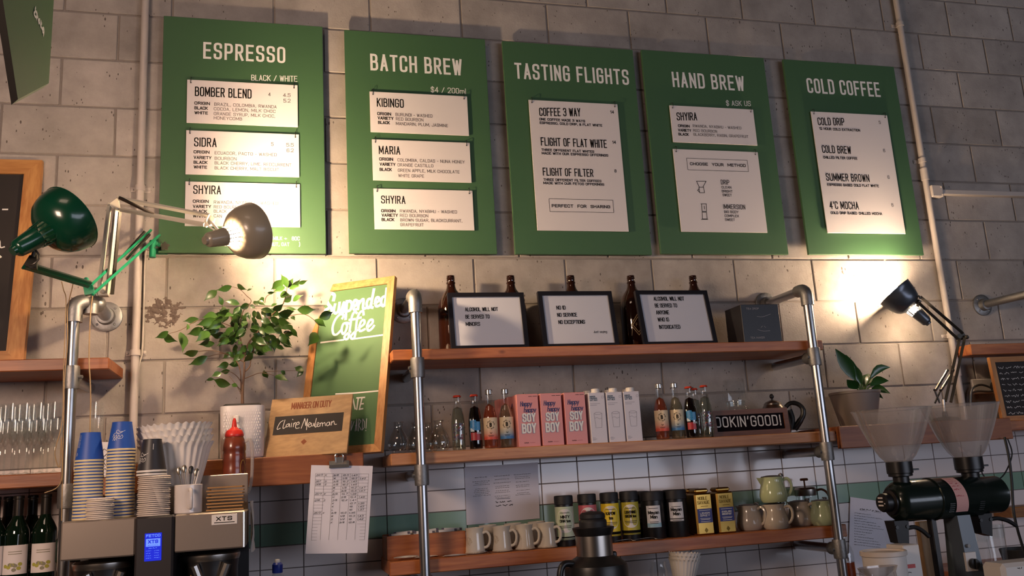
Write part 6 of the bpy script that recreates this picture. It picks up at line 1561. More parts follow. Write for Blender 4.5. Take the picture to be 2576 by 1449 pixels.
q = wallpl(YF, 0, 0); a = q.uv(532, 1318); b = q.uv(597, 1291); v1 = q.uv(534, 1294)[1]
l = obj('badge', MB().box(a[0], b[0], YF-.002, YF-.0002, a[1]-.004, v1-.002, .001), M['plastic_white'], t, world=True, flat=True)
q2 = wallpl(YF-.002); m = MB(); W_ = b[0]-a[0]; H_ = v1-a[1]
stext(m, 'XTS', a[0]+W_*.18, a[1]+H_*.27, H_*.45, q2.p, width=W_*.62, wt=.2); m.ribbon([(a[0]+W_*.1, a[1]+H_*.08), (a[0]+W_*.9, a[1]+H_*.08)], .0022, q2.p)
obj('badge_letters', m, M['black_ink'], l, world=True, flat=True)
def dispenser(label, px, py, Y, txt):
    x = X_(px, py, Y); zt = bz0-.012; r = .084; h = zt-CTZ-.0205
    t = thing('coffee_dispenser', label, 'coffee dispenser', (x, Y, CTZ+.0200), camrot(x, Y), 'insulated coffee dispensers under the brewer')
    obj('body', MB().lathe([(.0001, 0), (r*.93, 0), (r*.95, .004), (r*.95, h-.045), (r*.99, h-.02)], 40), M['black'], t)
    obj('rim', MB().lathe([(r*.99, h-.022), (r*1.03, h-.012), (r*1.03, h-.004), (r*.97, h), (r*.5, h-.006), (.0001, h-.006)], 40), M['steel'], t)
    m = MB()
    for s_ in (-1, 1): m.tube([(s_*r*.35, -r*.93, h-.075), (s_*r*.55, -r*.99, h-.03)], .014, 10)
    obj('spring_latch', m, M['steel'], t)
    if txt:
        f = cyl3(r*.953); m = MB(); rg = random.Random(13)
        class Q: pass
        pq = Q(); pq.p = f
        for i in range(6):
            for u in (-.062, .022): scribble(m, pq, u, u+(.035 if i else .022), h-.062-.009*i, .0045, rg, .0014, .0004, 1 if i == 0 and u < 0 else 0)
        obj('print', m, [M['card'], mat('amber_print', 'b58a3a', .5)], t, flat=True)
    return t
dispenser('black insulated coffee dispenser under the right half of the brewer', 530, 1395, -.565, True)
dispenser('black insulated coffee dispenser under the left half of the brewer', 262, 1420, -.565, False)
obj_t = thing('tea_towel', 'white cloth hanging at the right side of the brewer', 'cloth', (bx1+.012, -.50, bz0))
m = MB(); vv = []; F = []
for j in range(9):
    for i in range(9):
        u, v = i/8, j/8; vv.append((bx1+.006+.010*math.sin(9*u+3*v)**2*(1-v*.6)+.004, -.60+.16*u, bz0-.02+(bz1-bz0-.0+.045)*v))
n_ = len(vv); vv += [(a+.002, b, c) for a, b, c in vv]
for j in range(8):
    for i in range(8): a = j*9+i; F += [(a, a+9, a+10, a+1), (n_+a, n_+a+1, n_+a+10, n_+a+9)]
obj('cloth', MB().add(vv, F), mat('towel', 'cfc8c2', .9), obj_t, world=True, sharp=80)
# ---- nested paper cups
def make_cup(name, r0, r1, h, mb_, mr, rimh, printer=None):
    t = thing(name, 'x', 'paper cup', (0, 0, 0))
    obj('cup_wall', MB().lathe([(r0-.0002, rimh), (r1, h-.004), (r1, h), (r1-.0015, h), (r1-.0015, h-.003), (.0001, h-.003)], 32), mb_, t)
    obj('rim', MB().lathe([(r0, rimh), (r0+.0012, rimh*.9), (r0+.0014, .0016), (r0+.0006, .0002), (r0-.0006, .0004), (r0-.0008, rimh*.8)], 32), mr, t)
    return t
def cup_stack(cup, px, Y, ztop_px, n, h, pitch, lab, group, z0):
    x = X_(px, 1240, Y)
    for i in range(n):
        c = (x+.0006*math.sin(i*1.7), Y+.0006*math.cos(i*2.3), z0+pitch*(n-1-i)+.0003)
        s_ = lab % ORD[i]
        if cup.get('used'): dup(cup, c, s_, None, group)
        else: cup.location = c; cup['label'] = s_; cup['group'] = group; cup['used'] = 1
    return x, z0+pitch*(n-1)
cup = make_cup('paper_cup', .0402, .0285, .0870, M['cup_blue'], M['cup_rim'], .0062)
YS = -.565; pit = .0094
n1 = round((zat(222, 1165, YS)-BT)/pit)+1; n2 = round((zat(302, 1133, YS)-BT)/pit)+1
def logo_print(mb, r_, zc, a0, k=1.0, taper=-.145):
    f = lambda u, v, n: ((r_+(v-zc)*taper+n)*math.cos(a0+u/r_), (r_+(v-zc)*taper+n)*math.sin(a0+u/r_), v)
    for s_ in ([(-.016, .004), (-.008, .010), (.004, .008), (.016, .014), (.006, .014), (.0, .020), (-.006, .014), (.002, .006)], [(-.018, -.004), (-.012, .004), (-.010, -.006), (-.004, .004), (-.002, -.007), (.004, .003), (.007, -.006), (.013, .003), (.016, -.004), (.010, -.010), (.000, -.008)],
               [(-.015, -.016), (-.012, -.004), (-.009, -.016), (-.005, -.006), (-.002, -.015)], [(.008, .010), (.024, .018)]):
        mb.ribbon([(p[0]*k, zc+p[1]*k) for p in smooth([(a, b, 0) for a, b in s_], 3)], .0009, f, .0006)
xs1, zt1 = cup_stack(cup, 222, YS, 1165, n1, .087, pit, 'blue paper coffee cup, %s of the shorter left stack on the brewer', 'upturned blue cups, left stack', BT)
top2 = make_cup('paper_cup', .0402, .0285, .0870, M['cup_blue'], M['cup_rim'], .0062)
m = MB(); logo_print(m, .0345, .044, -1.75, .9); obj('print', m, M['white_ink'], top2, flat=True)
xs2 = X_(302, 1240, YS); zt2 = BT+pit*(n2-1)+.0003
top2.location = (xs2, YS, zt2); top2['label'] = 'blue paper coffee cup with a white script logo, topmost of the taller stack'; top2['group'] = 'upturned blue cups, taller stack'
for i in range(1, n2): dup(cup, (xs2+.0006*math.sin(i*1.3), YS+.0006*math.cos(i*2.1), BT+pit*(n2-1-i)+.0003), 'blue paper coffee cup, %s of the taller stack on the brewer' % ORD[i], None, 'upturned blue cups, taller stack')
if 'used' in cup: del cup['used']
for o in list(COL.objects):
    if 'used' in o: del o['used']
# fine print on the shorter stack's top cup
for o in list(COL.objects):
    if o.get('label', '') == 'blue paper coffee cup, topmost of the shorter left stack on the brewer':
        m = MB(); f = lambda u, v, n: ((.0345-(v-.044)*.145+n)*math.cos(-2.5+u/.0345), (.0345-(v-.044)*.145+n)*math.sin(-2.5+u/.0345), v)
        class Q: pass
        pq = Q(); pq.p = f; rg = random.Random(17)
        for i in range(9): scribble(m, pq, -.010, .008, .076-.0042*i, .0018, rg, .0006, .0006)
        for s_ in ([(-.003, .022), (0, .027), (.003, .022), (0, .017), (-.003, .022)],): m.ribbon(s_, .0007, f, .0006)
        obj('print', m, M['white_ink'], o, flat=True)
# lids
def make_lid(r):
    t = tag(obj('cup_lid', MB().lathe([(r, 0), (r+.0012, .0010), (r, .0028), (r*.955, .0034), (r*.93, .0042), (r*.80, .0042), (r*.78, .0030), (.0001, .0030)], 30), M['lid_white']), 'x', 'cup lid')
    return t
def lid_stack(px, Y, n, r, pitch, lab, group, drift=.0):
    x = X_(px, 1260, Y); l = None
    for i in range(n):
        k = n-1-i; c = (x+.0012*math.sin(i*1.9)+drift*k, Y+.0012*math.cos(i*2.7), BT+pitch*k+.0003)
        if l is None: l = make_lid(r); l.location = c; l['label'] = lab % ORD[i]; l['group'] = group
        else: o = l.copy(); COL.objects.link(o); o.location = c; o['label'] = lab % ORD[i]
    return x, BT+pitch*n
zl = zat(252, 1252, -.652); lid_stack(252, -.640, min(22, round((zl-BT)/.0052)), .0370, .0052, 'small white cup lid, %s of the short pile before the blue stacks', 'small white lids before the blue cups')
YB_ = -.622
lx, lz_ = lid_stack(387, YB_, min(22, round((zat(387, 1198, YB_)-BT)/.0056)), .0455, .0056, 'large white cup lid, %s of the pile under the charcoal cups', 'white lids under the charcoal cups')
bc = make_cup('paper_cup', .0415, .0270, .098, M['cup_black'], M['plastic_white'], .0062)
m = MB(); logo_print(m, .036, .040, -2.35, .9, -.155); m.ribbon([(-.0005, .066), (.0005, .083)], .0016, lambda u, v, n: ((.036-(v-.04)*.155+n)*math.cos(-1.35+u/.036), (.036-(v-.04)*.155+n)*math.sin(-1.35+u/.036), v), .0006)
bc.location = (lx-.008, YB_, lz_+.0096); bc['label'] = 'charcoal paper cup upside down on top of the lids, upper of two'; bc['group'] = 'charcoal cups on the lids'
dup(bc, (lx-.008, YB_, lz_+.0002), 'charcoal paper cup upside down on the lids, lower one showing only its rim')
obj('print', m, M['white_ink'], bc, flat=True)
# coffee filters
def make_filter(r0, r1, h, n=30, name='coffee_filter'):
    m = MB(); seg = n*6
    def prof(off):
        return [(.0001, .001+off), (r0*.92, .001+off)]+[(r0+(r1-r0)*u**.85+off*.0, h*u+off) for u in (.0, .2, .4, .6, .8, .92)]+[(r1*1.0, h*.96+off), (r1*1.05, h+off)]
    pr = prof(0)
    m.lathe(pr, seg, 0, fl=lambda i, j: 0 if j < 2 else .026*((j-2)/7)**.6*math.cos(2*math.pi*i/6))
    for k in range(len(m.v)-seg, len(m.v)):
        x, y, z = m.v[k]; i = k % seg; m.v[k] = (x, y, z+.0032*math.cos(2*math.pi*i/6+.6))
    return m
xf, yf = X_(447, 1200, -.470), -.470
rim_z = [zat(440, y_, -.62) for y_ in (1120, 1104, 1088, 1072)]
mf = obj('coffee_filter', make_filter(.040, .108, zat(437, 1118, -.47)-BT-.002), M['filter']); mf['category'] = 'coffee filter'
labs = ['white fluted coffee filter, outermost of the nested stack beside the cups', 'white fluted coffee filter, second rim up in the nested stack', 'white fluted coffee filter, third rim up in the nested stack', 'white fluted coffee filter, top rim of the nested stack beside the cups']
for i in range(4):
    o = mf if i == 0 else mf.copy()
    if i: COL.objects.link(o)
    o.location = (xf-.002*i, yf, BT+.002+.0200*i); o.rotation_euler = (0, -.03, .105*i); o['label'] = labs[i]; o['group'] = 'nested coffee filters on the brewer'
# mug with cutlery
x = X_(473, 1288, -.60); hmug = zat(473, 1219, -.60)-BT
t = thing('white_mug', 'white mug holding spoons, standing on the brewer beside the lids', 'mug', (x, -.60, BT))
M['stain'] = mat('white_mug_glaze', 'cfc8c6', .2, var=.12, bscale=22, coat=.3)
obj('cup', MB().lathe([(.0001, .002), (.037, 0), (.0405, .003), (.041, hmug-.002), (.0395, hmug), (.0375, hmug-.003), (.037, .006), (.0001, .005)], 34), M['stain'], t)
m = MB(); m.tube(smooth([(.008, -.040, hmug*.80), (.013, -.060, hmug*.80), (.014, -.066, hmug*.5), (.013, -.058, hmug*.22), (.008, -.040, hmug*.2)], 4), .0055, 10); obj('handle', m, M['stain'], t)
for i, (a, L, mt, lab) in enumerate(((2.6, .030, 'spring', 'tilted left'), (2.0, .036, 'spring', 'tilted back left'), (1.4, .032, 'black', 'dark one in the middle'), (.9, .024, 'spring', 'leaning back right'), (.15, .040, 'filter', 'thin pale stick leaning right'))):
    m = MB(); d = Vector((math.cos(a)*.03, math.sin(a)*.012, 0)); p0 = Vector((x, -.60, BT+.008)); p1 = p0+d+Vector((0, 0, hmug+L-.008))
    m.tube([tuple(p0), tuple(p0*.3+p1*.7), tuple(p1)], [.002, .002, .003 if mt != 'filter' else .0015], 8)
    if mt != 'filter': m.T = frame(p1, (p1-p0), (1, 0, 0)); m.lathe([(.0001, -.004), (.005, .002), (.0075, .012), (.006, .021), (.0001, .025)], 12, sy=.3)
    tag(recenter(obj('spoon' if mt != 'filter' else 'stir_stick', m, M[mt])), ('spoon' if mt != 'filter' else 'stirrer')+' in the white mug, '+lab, 'spoon' if mt != 'filter' else 'stirrer', 'cutlery in the white mug')
# folded card carriers
cx_ = X_(567, 1285, -.575); wc = cw(519, 617, 1260, -.60)
zc0 = BT; hc = (zat(567, 1222, -.60)-BT)/4
for i in range(4):
    m = MB(); z = BT+hc*i+.0003
    for dz, s_ in ((0, 0), (hc*.52, .003)):
        m.add([(cx_-wc+.004+s_, -.625, z+dz+.003), (cx_-wc+s_-.002, -.61, z+dz), (cx_+wc-s_, -.61, z+dz+.0005), (cx_+wc-.002-s_, -.625, z+dz+.0025), (cx_-wc+.004+s_, -.53, z+dz+.003), (cx_+wc-.002, -.53, z+dz+.0025),
               (cx_-wc+.004+s_, -.625, z+dz+hc*.36), (cx_-wc+s_-.002, -.61, z+dz+hc*.30), (cx_+wc-s_, -.61, z+dz+hc*.30), (cx_+wc-.002-s_, -.625, z+dz+hc*.36), (cx_-wc+.004+s_, -.53, z+dz+hc*.36), (cx_+wc-.002, -.53, z+dz+hc*.36)],
              [(0, 4, 5, 3), (6, 9, 11, 10), (0, 3, 9, 6), (3, 5, 11, 9), (5, 4, 10, 11), (4, 0, 6, 10)])
    m.box(cx_-wc+.006, cx_-wc+.012, -.55, -.531, z+hc*.30, z+hc*.56)
    tag(recenter(obj('cardboard_carrier', m, M['kraft'], flat=True)), 'flattened brown cardboard cup carrier, %s of the pile beside the white mug' % ['lowest', 'second from the bottom', 'second from the top', 'topmost'][i], 'cup carrier', 'cardboard carriers on the brewer')
# squeeze bottle
x = X_(589, 1180, -.412); z0 = BT; hb = zat(588, 1052, -.412)-z0
t = thing('squeeze_bottle', 'amber sauce squeeze bottle with a red nozzle cap behind the brewer plate', 'bottle', (x, -.412, z0))
M['honey'] = mat('amber_sauce', '6f3321', .25, coat=.3); M['red'] = mat('red_cap_2', 'c02a22', .35); rb = .0385
hs = zat(588, 1096, -.412)-z0; pr = [(.0001, 0), (rb*.9, 0), (rb*.97, .006)]
for i in range(17):
    z = .012+(hs*.78-.012)*i/16; pr.append((rb*(.97 if i % 4 else .93)*(1.0), z))
pr += [(rb*.98, hs*.80), (rb*.97, hs*.86), (rb*.86, hs*.94), (rb*.70, hs)]
obj('bottle', MB().lathe(pr, 30), M['honey'], t)
c = MB(); c.lathe([(rb*.76, hs-.004), (rb*.78, hs), (rb*.76, hs+.006), (rb*.66, hs+.016), (rb*.40, hs+.022), (.0085, hs+.028), (.0060, hb-.008), (.0030, hb), (.0001, hb)], 26, fl=lambda i, j: .02*(i % 2)*(j in (1, 2))); obj('nozzle_cap', c, M['red'], t)
h = MB(); h.tube(smooth([(rb*.8, -.004, hs*.90), (rb*1.30, -.008, hs*.93), (rb*1.48, -.010, hs*.80), (rb*1.46, -.010, hs*.45), (rb*1.25, -.008, hs*.25), (rb*.9, -.004, hs*.2)], 4), .0055, 10); obj('handle', h, M['glass_dim'], t)
f = lambda u, v, n: ((rb+n)*math.cos(-.75+u/rb), (rb+n)*math.sin(-.75+u/rb), v); m = MB(); m.ribbon([(.010*math.cos(a*.4), hs*.55+.026*math.sin(a*.4)) for a in range(17)], .002, f, .001); obj('print', m, mat('ochre_print', 'b98a3a', .5), t, flat=True)
x = X_(594, 1060, -.308)
t = thing('small_bottle', 'small blue-labelled bottle with a white cap in front of the ficus pot', 'bottle', (x, -.3080, PLZ)); hb = zat(594, 1046, -.308)-PLZ
obj('bottle', MB().lathe([(.0001, 0), (.0140, 0), (.0145, .003), (.0145, hb*.74), (.010, hb*.80), (.0085, hb*.86)], 22), M['plastic_white'], t)
obj('label', MB().lathe([(.0148, .012), (.0148, hb*.70)], 22), mat('label_cobalt', '26337f', .4), t)
obj('cap', MB().lathe([(.0095, hb*.83), (.0125, hb*.84), (.0125, hb*.985), (.011, hb), (.0001, hb)], 22), M['plastic_white'], t)
# water bottle below the clipped paper
x = X_(698, 1430, -.45); zt = zat(698, 1407, -.45)
t = thing('water_bottle', 'clear water bottle with a dark blue cap at the bottom edge below the clipped paper', 'bottle', (x, -.45, CTZ)); hb = zt-CTZ
obj('bottle', MB().lathe([(.0001, .002), (.030, .001), (.033, .006), (.033, hb-.085), (.028, hb-.062), (.016, hb-.046), (.013, hb-.036)], 24), M['glass'], t)
obj('cap', MB().lathe([(.0155, hb-.042), (.0165, hb-.040), (.0165, hb-.016), (.0120, hb-.010), (.0001, hb-.010)], 24, fl=lambda i, j: .03*(i % 2)*(j in (1, 2))), mat('cap_blue', '1b2f86', .35), t)
obj('spout', MB().lathe([(.008, hb-.011), (.0085, hb-.003), (.007, hb), (.0001, hb)], 16), M['plastic_white'], t)

# ================================================================ server in the middle foreground
Ys = -.56; x = X_(1496, 1380, Ys); k = mpp(1496, 1380, Ys)
zz = lambda py: zat(1496, py, Ys)-CTZ
t = thing('beverage_server', 'black insulated beverage server with a steel neck, front centre at the bottom edge', 'beverage server', (x, Ys, CTZ))
r_b, r_n = 80*k, 46.5*k
obj('body', MB().lathe([(.0001, 0), (r_b*.95, 0), (r_b, .01), (r_b, zz(1432)), (r_b*.97, zz(1420)), (r_b*.80, zz(1408)), (r_n*1.08, zz(1400)), (r_n, zz(1397))], 44), M['black'], t)
obj('neck', MB().lathe([(r_n*.98, zz(1402)), (r_n*.98, zz(1344))], 44), M['steel'], t)
obj('collar', MB().lathe([(r_n*1.0, zz(1346)), (r_n*1.02, zz(1343)), (r_n*1.13, zz(1330)), (r_n*1.15, zz(1326)), (r_n*1.09, zz(1325)), (r_n*.8, zz(1329)), (r_n*.72, zz(1329))], 44), M['black'], t)
obj('lid', MB().lathe([(r_n*.74, zz(1331)), (r_n*.76, zz(1313)), (r_n*.74, zz(1309)), (r_n*.66, zz(1305)), (r_n*.70, zz(1302)), (r_n*.69, zz(1293)), (r_n*.55, zz(1288)), (r_n*.2, zz(1286)), (.0001, zz(1286))], 40), M['black_soft'], t)
m = MB(); m.tube(smooth([(-r_b*.80, -.02, zz(1412)), (-r_b*1.12, -.03, zz(1410)), (-r_b*1.28, -.034, zz(1430)), (-r_b*1.30, -.034, zz(1475)), (-r_b*1.2, -.03, zz(1530)), (-r_b*.97, -.02, zz(1545))], 4), .011, 12); obj('handle', m, M['black'], t)
m = MB(); m.box(r_n*.9, r_n*1.15, -.02, .02, zz(1408), zz(1390), .004); obj('hinge', m, M['black'], t)
# paper filters and jar under the lowest shelf
x = X_(1714, 1420, -.34); zt = zat(1714, 1390, -.34)
m = MB(); m.lathe([(.0001, 0), (.042, 0), (.044, .003), (.044, .16), (.041, .16), (.041, .006), (.0001, .006)], 26)
tag(recenter(obj('filter_holder', m, M['steel'])), 'steel cup holding paper filters under the lowest shelf', 'cup').location += Vector((x, -.34, CTZ))
h_f = zt-CTZ-.13
fm = obj('coffee_filter', make_filter(.026, .056, .115, 24), M['filter'])
for i in range(3):
    o = fm if i == 0 else fm.copy()
    if i: COL.objects.link(o)
    o.location = (x+.003*i, -.34, zt-.115-.024+.012*i); o.rotation_euler = (0, .12, .1*i)
    tag(o, 'white paper coffee filter in the steel cup under the lowest shelf, %s of three' % ['outermost', 'middle', 'innermost'][i], 'coffee filter', 'paper filters under the lowest shelf')
x = X_(1656, 1430, -.33); zt = zat(1656, 1412, -.33)-CTZ
t = thing('glass_jar', 'clear glass jar at the bottom edge under the black canisters', 'jar', (x, -.33, CTZ))
obj('jar', MB().lathe([(.0001, .003), (.030, .001), (.034, .006), (.034, zt-.03), (.029, zt-.018), (.030, zt), (.028, zt)], 26), M['glass'], t)
# ================================================================ right: coffee grinder
Yg = -.90
def gx(px, py): return X_(px, py, Yg)
axz = zat(2390, 1252, Yg)
xl, xr = gx(2243, 1268), gx(2512, 1232); k = mpp(2390, 1252, Yg)
t = thing('coffee_grinder', 'dark green twin-hopper coffee grinder at lower right', 'coffee grinder', ((xl+xr)/2, Yg, CTZ))
M['grind'] = mat('grinder_green', '15211d', .25, .2, coat=.3); M['grind_panel'] = mat('grinder_panel', '56626e', .3)
T = Matrix(((0, 0, 1, 0), (1, 0, 0, Yg), (0, 1, 0, axz), (0, 0, 0, 1)))     # local z -> world x
b = MB(); b.T = T; L = xr-xl; r0 = 49*k
b.lathe([(.0001, xl), (r0*.72, xl), (r0*.80, xl+.004), (r0*.96, xl+.020), (r0, xl+.028), (r0, xl+L*.335), (r0*1.0, xl+L*.34), (r0*1.07, xl+L*.345), (r0*1.07, xl+L*.355), (r0*1.03, xl+L*.365), (r0*1.03, xl+L*.76), (r0*.93, xl+L*.79), (r0*.93, xl+L*.97), (r0*.75, xl+L), (.0001, xl+L)], 48)
obj('motor_body', b, M['grind'], t, world=True)
b = MB(); b.T = T
b.lathe([(.0001, xl-.040), (r0*.40, xl-.040), (r0*.46, xl-.034), (r0*.46, xl-.010), (r0*.62, xl-.008), (r0*.62, xl-.0005), (.0001, xl-.0005)], 36); obj('adjustment_dial', b, M['black'], t, world=True)
m = MB()
for i in range(3):
    z = axz+.016-.012*i; m.box(xl-.0415, xl-.0402, Yg-.012, Yg+.012, z-.0025, z+.0025)
m.box(xl-.0415, xl-.0402, Yg-.022, Yg-.018, axz-.004, axz)
obj('dial_marks', m, M['card'], t, world=True, flat=True)
b = MB(); b.T = T; b.lathe([(.0001, xr+.012), (r0*.5, xr+.012), (r0*.62, xr+.006), (r0*.62, xr+.0005), (.0001, xr+.0005)], 32); obj('rear_cap', b, M['black'], t, world=True)
m = MB()
for px in (2363, 2438):
    for i in range(5):
        x = gx(px, 1275); z = axz-.016-.0065*i; yy = Yg-math.sqrt((r0*1.031)**2-(z-axz)**2)
        m.box(x-.010, x+.010, yy-.0008, yy+.001, z-.0013, z+.0013)
obj('vent_slot', m, M['black_gloss'], t, world=True, flat=True)
def hopper(px0, px1, pyr, pb0, pb1, pyb, pyc, pcol, pns):
    x = (gx(pb0, pyb)+gx(pb1, pyb))/2; zr = zat((px0+px1)/2, pyr, Yg); zb = zat((pb0+pb1)/2, pyb, Yg)
    R1 = cw(px0, px1, pyr, Yg)*.97; R0 = cw(pb0, pb1, pyb, Yg)*.88
    h = MB(); h.T = Matrix.Translation((x, Yg, 0))
    pr = [(R0+(R1-R0)*(u**.72), zb+(zr-zb)*u) for u in (0, .12, .25, .4, .55, .7, .85, .97)]+[(R1*1.0, zr)]
    h.lathe(pr, 40); hp = obj('hopper', h, M['glass_dim'], t, world=True, sharp=60)
    h = MB(); h.torus((x, Yg, zr), (0, 0, 1), R1, .002, 40, 6); obj('hopper_rim', h, M['glass'], hp, world=True)
    c = MB(); c.T = Matrix.Translation((x, Yg, 0)); zc = zat((pb0+pb1)/2, pcol, Yg); zn = axz+r0*.97
    Rc = R0*1.12; c.lathe([(.0001, zb+.003), (Rc, zb+.003), (Rc, zc+.010), (Rc*.92, zc+.008), (Rc*.92, zc), (Rc*.62, zc-.003), (Rc*.62, zn-.012), (.0001, zn-.012)], 34); 
    c.T = None; c.box(x+Rc, x+Rc+.03, Yg-.006, Yg+.006, zc+.016, zc+.022, .001)
    obj('hopper_collar', c, M['black'], t, world=True)
hopper(2151, 2320, 1031, 2233, 2288, 1164, 1200, 1198, 0)
hopper(2338, 2497, 1019, 2405, 2463, 1152, 1190, 1188, 0)
def spout(px, pyt, pyb, lever):
    x = gx(px, pyt); z1 = axz-r0*.90; z0 = zat(px, pyb, Yg); m = MB()
    w1, w0 = .028, .020
    m.add([(x-w1, Yg-.025, z1), (x+w1, Yg-.025, z1), (x+w1, Yg+.025, z1), (x-w1, Yg+.025, z1), (x-w0, Yg-.02, z0+.012), (x+w0, Yg-.02, z0), (x+w0, Yg+.02, z0), (x-w0, Yg+.02, z0+.012)], [(0, 1, 2, 3), (7, 6, 5, 4), (0, 4, 5, 1), (1, 5, 6, 2), (2, 6, 7, 3), (3, 7, 4, 0)])
    for s_ in (-1, 1): m.tube([(x+s_*.02, Yg-.027, z1-.02), (x+s_*.02, Yg-.021, z1-.02)], .006, 10)
    s = obj('spout', m, M['black'], t, world=True)
    m = MB(); q = [A(a, b_, Yg) for a, b_ in lever]; m.tube(smooth([tuple(p_) for p_ in q], 4), .007, 10); obj('lever', m, M['black'], s, world=True)
spout(2255, 1310, 1374, [(2278, 1330), (2300, 1326), (2320, 1335), (2337, 1350)])
spout(2465, 1298, 1350, [(2492, 1306), (2510, 1304), (2535, 1310), (2556, 1322)])
# leaning front panel, switch and foot
x0, x1 = gx(2384, 1300), gx(2411, 1298); pzt = axz-r0*.86; yb = Yg-.075
m = MB(); m.add([(x0, Yg-.045, pzt), (x1+.008, Yg-.045, pzt), (x1+.022, yb, CTZ+.012), (x0-.004, yb, CTZ+.012), (x0, Yg+.02, pzt), (x1+.008, Yg+.02, pzt), (x1+.022, Yg+.05, CTZ+.012), (x0-.004, Yg+.05, CTZ+.012)],
                [(0, 3, 2, 1), (4, 5, 6, 7), (0, 1, 5, 4), (1, 2, 6, 5), (2, 3, 7, 6), (3, 0, 4, 7)])
obj('front_panel', m, M['grind_panel'], t, world=True, flat=True)
m = MB().box(x0-.045, x1+.03, Yg-.080, Yg+.09, CTZ, CTZ+.012, .004); obj('foot', m, M['grind'], t, world=True)
fy = lambda z: Yg-.045-(pzt-z)/(pzt-CTZ-.012)*.030
sz = zat(2412, 1416, Yg-.06); xm = gx(2410, 1416); yy = fy(sz)
pl_ = obj('switch_plate', MB().box(xm-.020, xm+.022, yy-.006, yy+.004, sz-.030, sz+.030, .001), M['plastic_white'], t, world=True, flat=True)
m = MB(); m.tube([(xm+.003, yy-.007, sz-.006), (xm+.003, yy-.020, sz-.006)], .0165, 24); m.box(xm-.001, xm+.007, yy-.026, yy-.0195, sz-.022, sz+.010, .001); obj('switch_knob', m, M['black'], pl_, world=True)
z_ = zat(2410, 1376, Yg-.06); m = MB(); m.tube([(xm+.002, fy(z_)-.008, z_), (xm+.002, fy(z_)+.002, z_)], .006, 12); obj('indicator', m, M['chrome'], t, world=True)
xk = gx(2346, 1330); obj('support_post', MB().box(xk-.011, xk+.011, Yg-.012, Yg+.012, CTZ+.0, axz-r0*.9, .003), M['black'], t, world=True)
# pink note wrapped on the body
m = MB(); xa, xb = gx(2362, 1245), gx(2392, 1245); vv = []; rr = r0*1.03+.0012; n = 16
for i in range(n+1):
    a = math.radians(72-112*i/n)     # from the top round the front
    for xx in (xa+(.012*i/n), xb+(.012*i/n)): vv.append((xx, Yg-rr*math.cos(a), axz+rr*math.sin(a)))
m.add(vv, [(2*i, 2*i+1, 2*i+3, 2*i+2) for i in range(n)])
tn = thing('paper_note', 'pink handwritten note wrapped over the grinder body', 'note', ((xa+xb)/2, Yg-rr, axz))
obj('note', m, mat('pink_paper', 'd8a6a0', .8), tn, world=True, sharp=80)
def fn(u, v, nn):
    a = math.radians(72)-v/rr; return (xa+.004+u+.008*(v/rr)/2, Yg-(rr+.0006+nn)*math.cos(a), axz+(rr+.0006+nn)*math.sin(a))
m = MB(); fr = lambda u, v, nn: fn(u, .11-v, nn); 
class Q: pass
pq = Q(); pq.p = fr; rg = random.Random(23)
for v in (.094, .083, .072, .061, .050, .028): scribble(m, pq, .001, .032, v, .006, rg, .0011, .0002)
obj('handwriting', m, mat('red_ink', 'b8304e', .6), tn, world=True, flat=True)
# wooden board behind the panel
x0, x1 = gx(2353, 1380), gx(2387, 1380); zt = axz-r0*1.14
tag(recenter(obj('wooden_board', MB().box(x0, x1-.001, Yg+.062, Yg+.084, CTZ+.0125, zt, .002), wood('scarred_pine', 'a5805a', 'c49f78', 1, .5, 'Z'))), 'upright pale wooden board standing behind the grinder panel', 'board')
# tubs and bag at the bottom right
Yt = -1.02; x = X_(2226, 1420, Yt); kt = mpp(2226, 1400, Yt)
zl = zat(2226, 1384, Yt)
t = thing('white_tub', 'white round plastic tub with a lid at the bottom below the grinder', 'tub', (x, Yt, CTZ)); rt = 54*kt; h = zl-CTZ
obj('tub', MB().lathe([(.0001, .001), (rt*.86, 0), (rt*.90, .004), (rt*.97, h-.02), (rt*.97, h-.008)], 36), M['plastic_white'], t)
obj('lid', MB().lathe([(rt*.99, h-.016), (rt*1.04, h-.014), (rt*1.04, h-.002), (rt*1.0, h), (rt*.93, h-.001), (rt*.90, h-.006), (.0001, h-.006)], 36), M['lid_white'], t)
xa, xb = X_(2268, 1410, -.985), X_(2318, 1410, -.985); zt = zat(2300, 1370, -.985)
t = thing('label_box', 'white box with a red label beside the round tub below the grinder', 'box', ((xa+xb)/2, -.95, CTZ))
obj('box', MB().box(xa+.012, xb, -.985, -.90, CTZ, zt, .003), M['plastic_white'], t, world=True)
a = A(2270, 1420, -.986); b = A(2299, 1412, -.986)
obj('red_label', MB().box(a.x+.012, b.x+.003, -.9865, -.9852, zat(2285, 1430, -.986), zat(2285, 1420, -.986), .0003), M['red'], t, world=True, flat=True)
m = MB(); q = wallpl(-.9852); scribble(m, q, a.x+.016, a.x+.032, zat(2285, 1443, -.986), .007, random.Random(2), .0012); obj('print', m, M['black_ink'], t, world=True, flat=True)
x = X_(2208, 1440, -1.115); zt = zat(2208, 1425, -1.115)
m = MB(); rg = random.Random(14); w_ = 55*kt
m.lathe([(w_*.8*(1+.0), CTZ+.001), (w_*.95, CTZ+.06), (w_*.9, zt-.05), (w_*.85, zt-.018), (w_*.98, zt), (w_*.8, zt-.012), (w_*.4, zt-.03), (.0001, zt-.035)], 40, sy=.40, fl=lambda i, j: rg.uniform(-.05, .05) if j > 0 else 0)
o = obj('plastic_bag', m, glass('bag_film', (.90, .88, .87), .16, .12, .6, .12, 'd8cdc8'), sharp=15); o.location = (x, -1.115, 0); tag(recenter(o), 'crumpled clear plastic bag in front of the white tub', 'bag')
